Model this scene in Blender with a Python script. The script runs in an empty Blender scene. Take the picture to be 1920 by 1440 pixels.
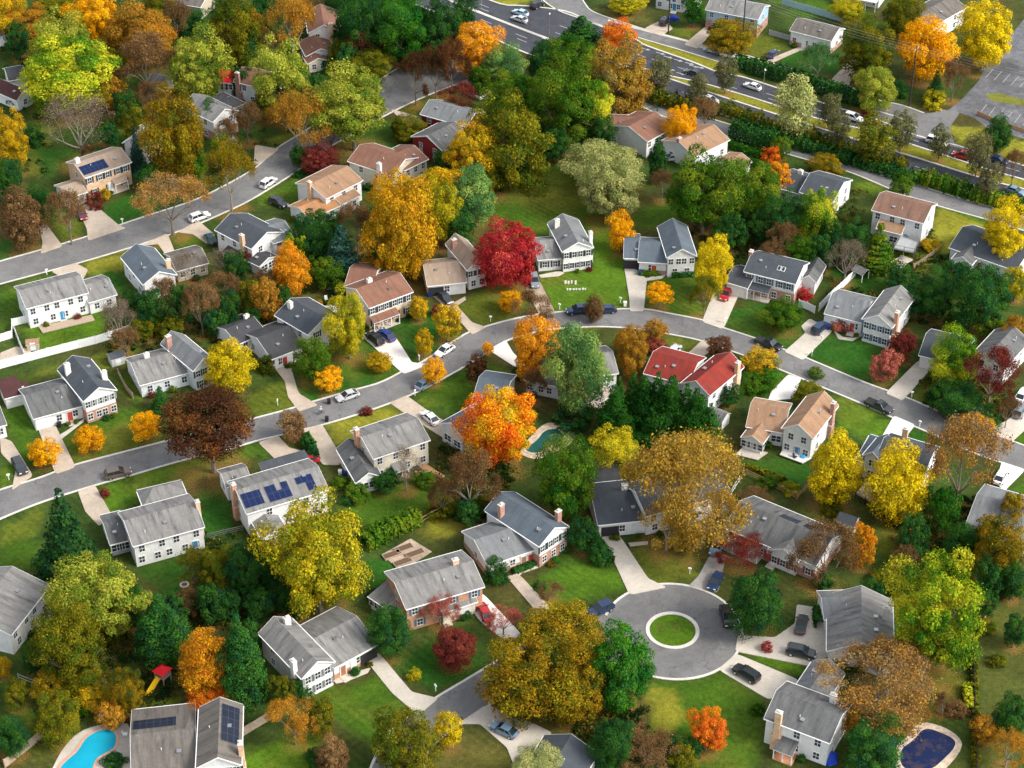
import bpy, bmesh, math, random
import numpy as np
from mathutils import Vector, Matrix, noise as mnoise
random.seed(7)
SC = bpy.context.scene
COL = SC.collection
R = math.radians

# ---------------------------------------------------------------- camera
CAM_H, PITCH, FPX = 214.0, R(35.8), 3600.0      # metres above the ground, downward tilt, focal length in photo pixels
cam = bpy.data.cameras.new('camera'); camo = bpy.data.objects.new('camera', cam); COL.objects.link(camo)
camo.location = (0, 0, CAM_H); camo.rotation_euler = (R(90) - PITCH, 0, 0)
cam.sensor_width = 36; cam.lens = 36 * FPX / 1920; cam.clip_start = 1; cam.clip_end = 20000
SC.camera = camo
# ---------------------------------------------------------------- sky, sun, exposure
SUN_EL, SUN_AZ = R(42), R(112)                     # azimuth: clockwise from +Y (away from the camera) towards +X
w = bpy.data.worlds.new('World'); SC.world = w; w.use_nodes = True
nt = w.node_tree; nt.nodes.clear()
sky = nt.nodes.new('ShaderNodeTexSky'); sky.sky_type = 'NISHITA'; sky.sun_disc = False
sky.sun_elevation = SUN_EL; sky.sun_rotation = SUN_AZ; sky.air_density = 1.0; sky.dust_density = 2.0
bg = nt.nodes.new('ShaderNodeBackground'); bg.inputs[1].default_value = 0.15
wo = nt.nodes.new('ShaderNodeOutputWorld')
hs = nt.nodes.new('ShaderNodeHueSaturation'); hs.inputs['Saturation'].default_value = .3      # thin high cloud takes most of the blue out
nt.links.new(sky.outputs[0], hs.inputs['Color']); nt.links.new(hs.outputs[0], bg.inputs[0]); nt.links.new(bg.outputs[0], wo.inputs[0])
sun = bpy.data.lights.new('sun', 'SUN'); suno = bpy.data.objects.new('sun', sun); COL.objects.link(suno)
sun.energy = 1.5; sun.angle = R(18); sun.color = (1.0, 0.93, 0.82)
sd = Vector((math.sin(SUN_AZ) * math.cos(SUN_EL), math.cos(SUN_AZ) * math.cos(SUN_EL), math.sin(SUN_EL)))
suno.rotation_euler = (-sd).to_track_quat('-Z', 'Y').to_euler(); suno.location = (0, 300, 400)
SC.view_settings.view_transform = 'Standard'; SC.view_settings.look = 'None'
SC.view_settings.exposure = 1.15; SC.view_settings.gamma = 1.0
SC.cycles.max_bounces = 5; SC.cycles.diffuse_bounces = 3; SC.cycles.transparent_max_bounces = 6
SC.cycles.use_denoising = True

# ---------------------------------------------------------------- from a place in the photo to a place on the ground
CP, SP = math.cos(PITCH), math.sin(PITCH)
def G(px, py, z=0.0):
    a, b = (px - 960) / FPX, (720 - py) / FPX
    dx, dy, dz = a, CP + b * SP, -SP + b * CP
    t = (z - CAM_H) / dz
    return Vector((dx * t, dy * t, z))
def scale_at(px, py, z=0.0):                      # photo pixels per metre
    p = G(px, py, z); depth = p.y * CP + (CAM_H - z) * SP
    return FPX / depth
def proj(x, y, z=0.0):                            # numpy friendly
    zz = z - CAM_H
    d = y * CP - zz * SP; u = y * SP + zz * CP
    return 960 + FPX * x / d, 720 - FPX * u / d

# ---------------------------------------------------------------- helpers
class MB:
    def __init__(s): s.v, s.f, s.m, s.uv = [], [], [], []
    def face(s, pts, m=0, uv=None):
        n = len(s.v); s.v += [tuple(p) for p in pts]; s.f.append(tuple(range(n, n + len(pts)))); s.m.append(m)
        s.uv += uv if uv else [(p[0] + p[1], p[2]) for p in pts]
    def box(s, x0, x1, y0, y1, z0, z1, m=0):
        c = [(x0,y0,z0),(x1,y0,z0),(x1,y1,z0),(x0,y1,z0),(x0,y0,z1),(x1,y0,z1),(x1,y1,z1),(x0,y1,z1)]
        for q in ((3,2,1,0),(4,5,6,7),(0,1,5,4),(1,2,6,5),(2,3,7,6),(3,0,4,7)): s.face([c[i] for i in q], m)
    def prism(s, poly, z0, z1, m=0, bottom=True):
        n = len(poly)
        s.face([(p[0],p[1],z1) for p in poly], m)
        if bottom: s.face([(p[0],p[1],z0) for p in reversed(poly)], m)
        for i in range(n):
            a, b = poly[i], poly[(i+1) % n]
            s.face([(a[0],a[1],z0),(b[0],b[1],z0),(b[0],b[1],z1),(a[0],a[1],z1)], m)
    def tube(s, p0, p1, r0, r1, n=6, m=0):
        p0, p1 = Vector(p0), Vector(p1); d = (p1 - p0)
        if d.length < 1e-6: return
        d.normalize(); a = d.orthogonal().normalized(); b = d.cross(a)
        k = [(a*math.cos(t*2*math.pi/n) + b*math.sin(t*2*math.pi/n)) for t in range(n)]
        for i in range(n):
            j = (i+1) % n
            s.face([p0+k[i]*r0, p0+k[j]*r0, p1+k[j]*r1, p1+k[i]*r1], m)
        s.face([p1+q*r1 for q in k], m); s.face([p0+q*r0 for q in reversed(k)], m)
    def mesh(s, name, mats):
        me = bpy.data.meshes.new(name); me.from_pydata(s.v, [], s.f)
        for x in mats: me.materials.append(x)
        if len(mats) > 1: me.polygons.foreach_set('material_index', s.m)
        ul = me.uv_layers.new(name='UVMap'); ul.data.foreach_set('uv', [c for p in s.uv for c in p])
        me.update(); return me
    def build(s, name, mats, parent=None, loc=(0,0,0), rz=0):
        return link(name, s.mesh(name, mats if isinstance(mats, (list, tuple)) else [mats]), parent, loc, rz)
def link(name, data, parent=None, loc=(0,0,0), rz=0):
    o = bpy.data.objects.new(name, data); COL.objects.link(o)
    o.location = loc; o.rotation_euler = (0, 0, rz)
    if parent: o.parent = parent
    return o
def tag(o, label, cat, group=None):
    o['label'] = label; o['category'] = cat
    if group: o['group'] = group
    return o
def thing(name, label, cat, loc, rz=0, group=None):
    return tag(link(name, None, None, loc, rz), label, cat, group)
def struct(o, kind='structure'):
    o['kind'] = kind; return o
def smooth(o):
    o.data.polygons.foreach_set('use_smooth', [True] * len(o.data.polygons)); return o

def catmull(pts, n=8, closed=False):
    pts = [Vector(p) for p in pts]; out = []
    m = len(pts)
    rng = range(m) if closed else range(m - 1)
    for i in rng:
        if closed: p0, p1, p2, p3 = pts[i-1], pts[i], pts[(i+1) % m], pts[(i+2) % m]
        else: p0, p1, p2, p3 = pts[max(i-1,0)], pts[i], pts[i+1], pts[min(i+2, m-1)]
        for k in range(n):
            t = k / n
            out.append(0.5*((2*p1) + (p2-p0)*t + (2*p0-5*p1+4*p2-p3)*t*t + (3*p1-p0-3*p2+p3)*t**3))
    if not closed: out.append(pts[-1])
    return out
def chaikin(pts, it=1):
    for _ in range(it):
        out = []
        for i in range(len(pts)):
            a, b = pts[i], pts[(i+1) % len(pts)]
            out += [a*.75 + b*.25, a*.25 + b*.75]
        pts = out
    return pts
def resample(pts, n):
    d = [0]
    for a, b in zip(pts, pts[1:]): d.append(d[-1] + (b-a).length)
    out = []; j = 0
    for k in range(n):
        t = d[-1] * k / (n-1)
        while j < len(pts)-2 and d[j+1] < t: j += 1
        s = (t - d[j]) / max(d[j+1]-d[j], 1e-9); out.append(pts[j].lerp(pts[j+1], min(max(s,0),1)))
    return out

# ---------------------------------------------------------------- materials
class NT:
    def __init__(s, name):
        s.mat = bpy.data.materials.new(name); s.mat.use_nodes = True
        s.t = s.mat.node_tree; s.t.nodes.clear()
        s.out = s.n('OutputMaterial')
    def n(s, typ, **kw):
        x = s.t.nodes.new('ShaderNode' + typ)
        for k, v in kw.items(): setattr(x, k, v)
        return x
    def l(s, a, b): s.t.links.new(a, b)
    def noise(s, scale, detail=3, rough=.6, vec=None, dim='3D'):
        x = s.n('TexNoise'); x.inputs['Scale'].default_value = scale; x.inputs['Detail'].default_value = detail
        x.inputs['Roughness'].default_value = rough
        if vec: s.l(vec, x.inputs['Vector'])
        return x.outputs[0]
    def coord(s, which='Object', scale=None):
        o = s.n('TexCoord').outputs[which]
        if scale:
            mp = s.n('Mapping'); mp.inputs['Scale'].default_value = scale; s.l(o, mp.inputs[0]); o = mp.outputs[0]
        return o
    def world(s): return s.n('NewGeometry').outputs['Position']
    def ramp(s, fac, stops):
        r = s.n('ValToRGB'); e = r.color_ramp.elements
        while len(e) < len(stops): e.new(.5)
        for x, (p, c) in zip(e, stops):
            x.position = p; x.color = (*c, 1) if len(c) == 3 else c
        s.l(fac, r.inputs[0]); return r.outputs[0]
    def mix(s, f, a, b, blend='MIX'):
        m = s.n('Mix', data_type='RGBA', blend_type=blend)
        for v, i in ((f, 0), (a, 6), (b, 7)):
            if hasattr(v, 'links'): s.l(v, m.inputs[i])
            else: m.inputs[i].default_value = v if i == 0 else (*v, 1)
        return m.outputs[2]
    def maprange(s, v, a, b, c, d):
        m = s.n('MapRange'); s.l(v, m.inputs[0])
        for i, q in enumerate((a, b, c, d)): m.inputs[i+1].default_value = q
        return m.outputs[0]
    def mul(s, a, b, op='MULTIPLY'):
        m = s.n('Math', operation=op)
        for i, v in enumerate((a, b)):
            if hasattr(v, 'links'): s.l(v, m.inputs[i])
            else: m.inputs[i].default_value = v
        return m.outputs[0]
    def hsv(s, col, v=None, sat=None, hue=None):
        h = s.n('HueSaturation')
        if hasattr(col, 'links'): s.l(col, h.inputs['Color'])
        else: h.inputs['Color'].default_value = (*col, 1)
        for q, nm in ((v, 'Value'), (sat, 'Saturation'), (hue, 'Hue')):
            if q is None: continue
            if hasattr(q, 'links'): s.l(q, h.inputs[nm])
            else: h.inputs[nm].default_value = q
        return h.outputs[0]
    def pbr(s, col, rough=.8, metal=0, bump=None, bs=.3, bd=.05, spec=.3, coat=0):
        p = s.n('BsdfPrincipled')
        if hasattr(col, 'links'): s.l(col, p.inputs['Base Color'])
        else: p.inputs['Base Color'].default_value = (*col, 1)
        if hasattr(rough, 'links'): s.l(rough, p.inputs['Roughness'])
        else: p.inputs['Roughness'].default_value = rough
        p.inputs['Metallic'].default_value = metal; p.inputs['Specular IOR Level'].default_value = spec
        p.inputs['Coat Weight'].default_value = coat
        if bump is not None:
            b = s.n('Bump'); b.inputs['Strength'].default_value = bs; b.inputs['Distance'].default_value = bd
            s.l(bump, b.inputs['Height']); s.l(b.outputs[0], p.inputs['Normal'])
        s.l(p.outputs[0], s.out.inputs[0]); return s.mat

def m_plain(name, c, rough=.7, var=.12, sc=1.5, spec=.3, metal=0, coat=0):
    k = NT(name); n = k.noise(sc, 4, .65, k.world())
    return k.pbr(k.hsv(c, v=k.maprange(n, .3, .7, 1-var, 1+var)), rough, metal, spec=spec, coat=coat)
def m_siding(name, c):
    k = NT(name); co = k.coord('UV')
    wv = k.n('TexWave', wave_type='BANDS', bands_direction='Y', wave_profile='SAW'); wv.inputs['Scale'].default_value = 1.6
    k.l(co, wv.inputs['Vector'])
    n = k.noise(.7, 5, .7, k.world()); st = k.noise(1.0, 4, .6, k.coord('UV', (2.2, .25, 1)))
    v = k.mul(k.maprange(n, .3, .7, .88, 1.06), k.maprange(st, .35, .7, .9, 1.04))
    return k.pbr(k.hsv(c, v=v), .6, bump=wv.outputs[0], bs=.5, bd=.03)
def m_brick(name, c1, c2, mortar):
    k = NT(name); b = k.n('TexBrick'); k.l(k.coord('UV'), b.inputs[0])
    for i, c in ((1, c1), (2, c2), (3, mortar)): b.inputs[i].default_value = (*c, 1)
    b.inputs['Scale'].default_value = 1; b.inputs['Mortar Size'].default_value = .012
    b.inputs['Brick Width'].default_value = .34; b.inputs['Row Height'].default_value = .11
    n = k.noise(.9, 4, .7, k.world())
    return k.pbr(k.hsv(b.outputs[0], v=k.maprange(n, .3, .7, .75, 1.2)), .85)
def m_roof(name, c, streak=.45, dark=(.03, .032, .034)):
    k = NT(name)
    s1 = k.noise(1.0, 5, .65, k.coord('UV', (1.1, .16, 1)))            # stains that run down the slope
    s2 = k.noise(.35, 3, .6, k.world()); s3 = k.noise(9, 2, .7, k.world())
    br = k.n('TexBrick'); k.l(k.coord('UV'), br.inputs[0])
    br.inputs[1].default_value = (.93, .93, .93, 1); br.inputs[2].default_value = (1.05, 1.05, 1.05, 1); br.inputs[3].default_value = (.75, .75, .75, 1)
    br.inputs['Scale'].default_value = 1; br.inputs['Mortar Size'].default_value = .012
    br.inputs['Brick Width'].default_value = .5; br.inputs['Row Height'].default_value = .22
    f = k.mul(k.maprange(s1, .44, .66, 0, streak), k.maprange(s2, .3, .62, .25, 1.25))
    base = k.mix(f, c, dark)
    base = k.hsv(base, v=k.mul(k.maprange(s2, .3, .7, .86, 1.14), k.maprange(s3, .3, .7, .92, 1.08)))
    return k.pbr(k.mix(1, base, br.outputs[0], 'MULTIPLY'), .9, bump=br.outputs[1], bs=.3, bd=.02, spec=.2)
def m_foliage(name, cols, trans=.3, hv=.05, vv=.3):
    """cols: 3 or 4 leaf colours picked leaf clump by leaf clump"""
    k = NT(name)
    a = k.n('Attribute', attribute_name='tint').outputs['Fac']
    oi = k.n('ObjectInfo').outputs['Random']
    n = k.noise(.16, 2, .5, k.world())
    f = k.mul(a, k.maprange(n, .32, .68, -.44, .44), 'ADD')
    st = [((i + .5) / len(cols), c) for i, c in enumerate(cols)]
    c = k.ramp(f, st)
    fine = k.n('Attribute', attribute_name='leaf').outputs['Fac']
    c = k.hsv(c, v=k.mul(k.maprange(oi, 0, 1, 1-vv*.45, 1+vv*.45), k.maprange(fine, 0, 1, .72, 1.3)),
              hue=k.maprange(fine, 0, 1, .5-hv*.5, .5+hv*.5))
    d = k.n('BsdfDiffuse'); t = k.n('BsdfTranslucent'); mx = k.n('MixShader'); mx.inputs[0].default_value = trans
    k.l(c, d.inputs[0]); k.l(c, t.inputs[0]); k.l(d.outputs[0], mx.inputs[1]); k.l(t.outputs[0], mx.inputs[2])
    k.l(mx.outputs[0], k.out.inputs[0]); return k.mat
def m_paint(name, c, rough=.25):
    k = NT(name); return k.pbr(c, rough, spec=.5, coat=.6)

M = {}
W_ = lambda n, c: M.__setitem__(n, m_siding(n, c))
W_('white_siding', (.80, .80, .79)); W_('cream_siding', (.74, .68, .55)); W_('tan_siding', (.55, .47, .36))
W_('grey_siding', (.55, .57, .58)); W_('blue_siding', (.38, .55, .68)); W_('red_siding', (.23, .02, .02))
W_('pale_siding', (.70, .74, .76))
M['red_brick'] = m_brick('red_brick', (.33, .12, .08), (.42, .18, .12), (.55, .5, .45))
M['tan_brick'] = m_brick('tan_brick', (.62, .36, .18), (.68, .44, .25), (.66, .58, .48))
M['orange_brick'] = m_brick('orange_brick', (.50, .2, .09), (.56, .27, .14), (.5, .42, .36))
M['white_brick'] = m_brick('white_brick', (.8, .78, .74), (.74, .72, .68), (.66, .63, .6))
for nm, c, s in (('light_grey_roof', (.225,.22,.21), .62), ('grey_roof', (.135,.137,.136), .7), ('slate_roof', (.068,.078,.09), .3),
                 ('blue_roof', (.105,.13,.155), .25), ('dark_roof', (.06,.061,.066), .35), ('brown_roof', (.215,.12,.085), .5),
                 ('tan_roof', (.33, .20, .12), .35), ('beige_roof', (.335,.255,.19), .25), ('red_roof', (.235,.032,.022), .5),
                 ('rust_roof', (.225,.112,.076), .4), ('taupe_roof', (.16,.143,.125), .65), ('maroon_roof', (.075,.03,.028), .3),
                 ('orange_roof', (.40,.20,.09), .25), ('crimson_roof', (.62, .015, .02), .1), ('cool_grey_roof', (.19,.20,.205), .45)):
    M[nm] = m_roof(nm, c, s)
M['trim'] = m_plain('white_trim', (.82, .82, .81), .5, .04)
M['wood'] = m_plain('weathered_wood', (.40, .31, .23), .85, .25, 3)
M['cedar'] = m_plain('cedar_wood', (.42, .24, .12), .85, .25, 3)
M['deck'] = m_plain('deck_boards', (.5, .42, .34), .85, .2, 3)
M['vinyl'] = m_plain('white_vinyl', (.82, .83, .82), .5, .06)
M['greywood'] = m_plain('grey_wood', (.36, .37, .37), .85, .2, 3)
M['bluewood'] = m_plain('painted_blue_grey_wood', (.30, .43, .46), .8, .2, 3)
M['metal'] = m_plain('grey_metal', (.45, .46, .47), .35, .08, metal=.8)
M['black'] = m_plain('black_plastic', (.02, .02, .022), .5, .1)
M['dark'] = m_plain('dark_finish_and_shade', (.03, .03, .032), .9, .1)  # near-black finish; on the carport panels it stands in for shade
M['bark'] = m_plain('tree_bark', (.17, .135, .105), .9, .3, 4)
M['pale_bark'] = m_plain('pale_tree_bark', (.25, .215, .18), .9, .25, 4)
M['rubber'] = m_plain('tyre_rubber', (.025, .025, .025), .8, .1)
M['rim'] = m_plain('wheel_rim', (.55, .56, .57), .3, .05, metal=.7)
M['glass'] = NT('window_glass').pbr((.035, .045, .055), .12, spec=.5)
M['car_glass'] = NT('car_glass').pbr((.02, .03, .035), .06, spec=.6)
M['lamp_white'] = m_plain('headlight_lens', (.75, .77, .8), .15, .02)
M['lamp_red'] = m_plain('tail_light_lens', (.5, .02, .02), .2, .05)
M['shutter_dark'] = m_plain('dark_shutter', (.04, .05, .055), .6, .1)
M['shutter_red'] = m_plain('red_shutter', (.28, .05, .04), .6, .1)
M['shutter_blue'] = m_plain('blue_shutter', (.09, .16, .24), .6, .1)
M['shutter_grey'] = m_plain('grey_shutter', (.25, .27, .28), .6, .1)
M['door_red'] = m_plain('red_door', (.42, .06, .04), .45, .06)
M['door_wood'] = m_plain('wood_door', (.3, .15, .08), .5, .1)
M['door_white'] = m_plain('white_door', (.78, .78, .77), .45, .05)
M['door_blue'] = m_plain('blue_door', (.04, .22, .42), .45, .06)
def m_solar(name, c):
    k = NT(name); b = k.n('TexBrick'); k.l(k.coord('UV'), b.inputs[0]); b.offset = 0
    b.inputs[1].default_value = (*c, 1); b.inputs[2].default_value = (c[0]*1.3, c[1]*1.3, c[2]*1.2, 1); b.inputs[3].default_value = (.05, .065, .11, 1)
    b.inputs['Scale'].default_value = 1; b.inputs['Mortar Size'].default_value = .03
    b.inputs['Brick Width'].default_value = 1.0; b.inputs['Row Height'].default_value = 1.6
    return k.pbr(b.outputs[0], .45, spec=.25)
M['solar_blue'] = m_solar('blue_solar_cells', (.004, .013, .06)); M['solar_black'] = m_solar('black_solar_cells', (.012, .016, .03))
def m_pave(name, c, var=.14, patch=.2, crack=True, rough=.9):
    k = NT(name); p = k.world()
    n1 = k.noise(.12, 4, .6, p); n2 = k.noise(2.2, 4, .75, p); n3 = k.noise(.6, 5, .7, p)
    v = k.mul(k.mul(k.maprange(n1, .3, .7, 1-patch, 1+patch), k.maprange(n2, .3, .7, 1-var, 1+var)), k.maprange(n3, .3, .7, 1-patch*.6, 1+patch*.6))
    col = k.hsv(c, v=v)
    if crack:
        vo = k.n('TexVoronoi', feature='DISTANCE_TO_EDGE'); vo.inputs['Scale'].default_value = .11
        wn = k.n("TexNoise"); wn.inputs["Scale"].default_value = .5
        k.l(p, wn.inputs['Vector']); sm = k.n('VectorMath', operation='ADD'); k.l(p, sm.inputs[0])
        sc = k.n('VectorMath', operation='SCALE'); k.l(wn.outputs[1], sc.inputs[0]); sc.inputs['Scale'].default_value = 4; k.l(sc.outputs[0], sm.inputs[1])
        k.l(sm.outputs[0], vo.inputs['Vector'])
        pn = k.n('TexVoronoi', feature='F1'); pn.inputs['Scale'].default_value = .085; k.l(sm.outputs[0], pn.inputs['Vector'])
        col = k.hsv(col, v=k.maprange(k.hsv(pn.outputs['Color'], sat=0), 0, 1, .88, 1.1))
        st = k.noise(.32, 4, .55, p); col = k.mix(k.maprange(st, .62, .72, 0, .35), col, (c[0]*.5, c[1]*.5, c[2]*.5))
        col = k.mix(k.mul(k.maprange(vo.outputs[0], .004, .012, .5, 0), k.maprange(n1, .38, .52, 0, 1)), col, (c[0]*.35, c[1]*.35, c[2]*.36))
    return k.pbr(col, rough, spec=.25)
M['asphalt'] = m_pave('old_asphalt', (.158, .156, .154)); M['dark_asphalt'] = m_pave('new_asphalt', (.05, .053, .062), patch=.25)
M['lot_asphalt'] = m_pave('parking_asphalt', (.115, .117, .125), patch=.45)
M['concrete'] = m_pave('concrete', (.52, .47, .40), .1, .14, False); M['white_concrete'] = m_pave('new_concrete', (.72, .68, .63), .07, .08, False)
M['tan_concrete'] = m_pave('tan_concrete', (.46, .38, .30), .12, .18, False); M['grey_concrete'] = m_pave('grey_concrete', (.33, .31, .29), .12, .2, False)
M['island_turf'] = m_pave('island_turf', (.14, .15, .02), .3, .3, False)
M['kerb'] = m_pave('kerb_concrete', (.58, .55, .50), .1, .14, False); M['gravel'] = m_pave('gravel', (.42, .33, .25), .3, .25, False)
M['paint_white'] = m_plain('road_paint', (.36, .36, .36), .7, .2, 3); M['paint_yellow'] = m_plain('yellow_paint', (.6, .42, .08), .7, .2, 3)
# ================================================================ the ground, lawns, roads
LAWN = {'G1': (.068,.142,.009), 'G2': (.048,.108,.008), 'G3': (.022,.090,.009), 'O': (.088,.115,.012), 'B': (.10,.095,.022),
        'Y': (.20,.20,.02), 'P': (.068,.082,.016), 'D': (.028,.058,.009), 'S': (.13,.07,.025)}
LAWNS = [('G1', (1205,1140,1320,1140,1320,1225,1205,1225)),('B', (1240,1166,1256,1168,1258,1180,1244,1182)),  # colour, outline in the photo
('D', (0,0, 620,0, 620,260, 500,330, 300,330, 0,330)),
('O', (60,190, 90,185, 100,260, 60,330, 0,330, 40,250)), ('G3', (60,270, 150,290, 225,230, 260,215, 225,280, 120,310, 90,330)), ('O', (225,180, 280,190, 280,230, 230,240)),
('G3', (175,395, 235,365, 300,368, 295,402, 222,422)), ('G3', (0,450, 70,440, 75,468, 0,485)), ('O', (95,400, 150,395, 160,440, 120,455)),
('G2', (0,545, 110,512, 40,545, 30,600, 0,625)), ('G1', (45,600, 190,575, 195,632, 60,662, 50,630)), ('Y', (160,492, 300,458, 262,488, 185,520, 165,510)),
('G3', (180,508, 235,506, 242,560, 215,552)), ('O', (20,715, 180,662, 262,640, 250,690, 120,700)), ('G2', (215,690, 255,700, 262,760, 225,740)),
('G2', (318,440, 372,440, 385,462, 338,472)), ('O', (345,470,380,465,400,480,390,500)), ('G2', (470,360, 520,350, 570,325, 625,300, 560,380, 480,385)),
('G3', (650,268, 705,232, 795,215, 795,255, 740,282, 690,285)), ('O', (500,260,560,240,600,240,560,265,520,280)),
('O', (700,100,860,85,870,130,780,110,700,130)), ('G2', (760,195,870,165,860,190,790,215)),
('G2', (905,420, 925,380, 1000,310, 1075,310, 1100,372, 1180,402, 1262,372, 1275,435, 1130,425, 1040,425, 1010,442)),
('G1', (1112,420, 1172,432, 1172,492, 1112,502)), ('O', (960,340,1060,320,1090,390,1000,400)),
('G1', (1013,520, 1112,497, 1168,492, 1184,583, 1038,587)), ('G2', (1210,525, 1302,512, 1340,585, 1316,602, 1212,584)),
('G3', (1352,592, 1402,563, 1502,580, 1514,632, 1470,658, 1422,640, 1345,612)), ('G3', (1505,668, 1562,632, 1642,640, 1652,660, 1685,700, 1655,730)),
('G3', (1520,500, 1600,540, 1700,565, 1760,600, 1820,620, 1820,560, 1690,540, 1610,500)), ('O', (1640,482, 1702,468, 1765,478, 1702,525, 1655,525)),
('Y', (1760,388, 1842,420, 1772,478, 1745,440)), ('G1', (1562,745, 1605,758, 1685,792, 1655,832, 1578,805)), ('G3', (1395,868, 1470,855, 1520,878, 1505,930, 1385,885)),
('G3', (1688,828, 1712,800, 1748,812, 1745,855)), ('O', (1700,742, 1742,708, 1805,750, 1892,790, 1852,810, 1760,774)), ('G2', (1892,832, 1920,798, 1960,860)),
('G2', (1880,922, 1930,885, 1960,930, 1930,960)), ('G2', (1385,680, 1470,690, 1482,722, 1400,745)), ('O', (1200,628,1270,635,1310,648,1290,660,1200,650)),
('G3', (745,610, 765,590, 800,570, 872,600, 850,642, 775,682)), ('G2', (560,735, 615,690, 682,640, 757,690, 742,708, 640,748, 590,755)),
('G3', (560,740,640,715,690,700,700,718,640,748,590,757)), ('O', (470,745, 545,700, 562,765, 480,790)), ('O', (868,565, 940,530, 992,560, 955,605, 910,612, 872,588)),
('G2', (775,752, 852,700, 922,680, 975,702, 880,747, 850,785)), ('Y', (600,802, 730,760, 762,765, 772,785, 662,827, 622,838)),
('G2', (118,828, 200,770, 300,760, 330,822, 142,872)), ('O', (118,850, 250,790, 330,800, 330,825, 142,875)), ('G2', (0,770, 42,760, 80,832, 105,870, 40,865)), ('G1', (0,872, 27,882, 0,922)),
('G2', (172,922, 340,868, 420,845, 502,830, 518,850, 420,872, 302,927, 202,970)), ('G1', (172,922, 340,868, 400,855, 360,880, 250,920, 200,965)), ('G3', (360,930, 420,892, 446,1000, 386,1015)),
('O', (0,982, 80,945, 76,1000, 0,1030)), ('G2', (0,1020, 75,995, 70,1070, 0,1065)), ('G2', (640,930, 700,920, 830,890, 832,940, 690,992, 650,965)), ('Y', (785,975, 852,950, 872,990, 812,1012)),
('G3', (690,1052, 722,1035, 752,1072, 702,1102)), ('G2', (985,1102, 1062,1050, 1152,1060, 1182,1100, 1130,1122, 1030,1140)), ('G1', (1040,1080,1100,1062,1160,1075,1175,1100,1100,1110)),
('O', (1178,1020, 1302,1040, 1312,1080, 1222,1102)), ('G3', (728,1230, 862,1190, 915,1250, 812,1312, 750,1262)), ('G2', (590,1300, 722,1260, 775,1342, 702,1402, 600,1342)),
('G1', (450,1425, 560,1362, 640,1400, 640,1450, 450,1450)), ('G2', (1208,1292, 1352,1258, 1425,1310, 1434,1402, 1402,1460, 1222,1460, 1210,1352)), ('Y', (1208,1300,1260,1290,1280,1340,1240,1400,1215,1350)),
('P', (1830,1130, 1960,1130, 1960,1290, 1900,1460, 1830,1450)), ('O', (1740,1240, 1822,1270, 1822,1342, 1740,1332)), ('G1', (1392,1222, 1432,1215, 1520,1245, 1500,1278, 1440,1245)),
('B', (1110,18, 1205,15, 1232,50, 1150,35)), ('O', (1255,58,1300,55,1305,75,1265,72)), ('O', (1318,82, 1400,55, 1475,80, 1432,112)), ('G3', (1448,118, 1502,75, 1562,85, 1585,145)), ('G2', (1440,0, 1600,0, 1650,50, 1500,30)),
('Y', (1000,-20,1010,-2,940,18,890,-6)), ('Y', (1240,135,1430,180,1620,237,1720,268,1860,312,1940,335,1940,365,1850,340,1700,295,1520,237,1430,210,1240,152)), ('Y', (1185,60,1375,120,1400,150,1345,140,1185,85)),
('G1', (1640,205, 1690,220, 1680,235, 1640,222)), ('Y', (1782,235, 1852,240, 1940,272, 1940,310, 1850,290, 1795,270)), ('Y', (1848,172,1940,190,1940,202,1860,188)),
('G1', (1600,338, 1655,345, 1662,372, 1610,355)), ('G2', (1755,385,1780,380,1850,410,1840,425)), ('G3', (0,1265, 60,1290, 80,1382, 20,1402)), ('G3', (250,1052, 342,1050, 362,1112, 302,1132)), ('O', (275,1305, 342,1305, 350,1330, 260,1330)),
('B', (868,1362,950,1402,940,1460,812,1460,822,1400)), ('G2', (920,1320,960,1300,1010,1350,970,1345)), ('G3', (300,655,340,650,330,690,260,690)), ('O', (1640,900,1720,960,1700,1060,1640,1040)), ('O', (1540,960,1800,1080,1780,1120,1500,950)),
('S', (200,165,260,170,285,215,250,220)), ('B', (380,560,500,560,500,600,420,620)), ('O', (930,955,870,990,840,960,870,930)), ('B', (1250,175,1300,215,1240,215,1205,185)),
('O', (10,1270,40,1265,80,1400,60,1420)), ('S', (300,345,330,345,330,365,300,365)), ('O', (1030,600,1040,590,1130,615,1060,640)),
]
def vnoise(x, y, cell, seed):
    g = np.random.RandomState(seed).rand(256, 256)
    xs, ys = x / cell + 1000, y / cell + 1000
    xi, yi = np.floor(xs).astype(int), np.floor(ys).astype(int); fx, fy = xs - xi, ys - yi
    fx = fx*fx*(3-2*fx); fy = fy*fy*(3-2*fy)
    a, b = g[xi % 256, yi % 256], g[(xi+1) % 256, yi % 256]; c, d = g[xi % 256, (yi+1) % 256], g[(xi+1) % 256, (yi+1) % 256]
    return (a*(1-fx)+b*fx)*(1-fy) + (c*(1-fx)+d*fx)*fy
def inpoly(X, Y, poly):
    r = np.zeros(X.shape, bool); n = len(poly)
    for i in range(n):
        x1, y1 = poly[i]; x2, y2 = poly[(i+1) % n]
        if y1 == y2: continue
        r ^= ((y1 > Y) != (y2 > Y)) & (X < (x2-x1)*(Y-y1)/(y2-y1) + x1)
    return r
def pairs(t): return [(t[i], t[i+1]) for i in range(0, len(t), 2)]
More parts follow.
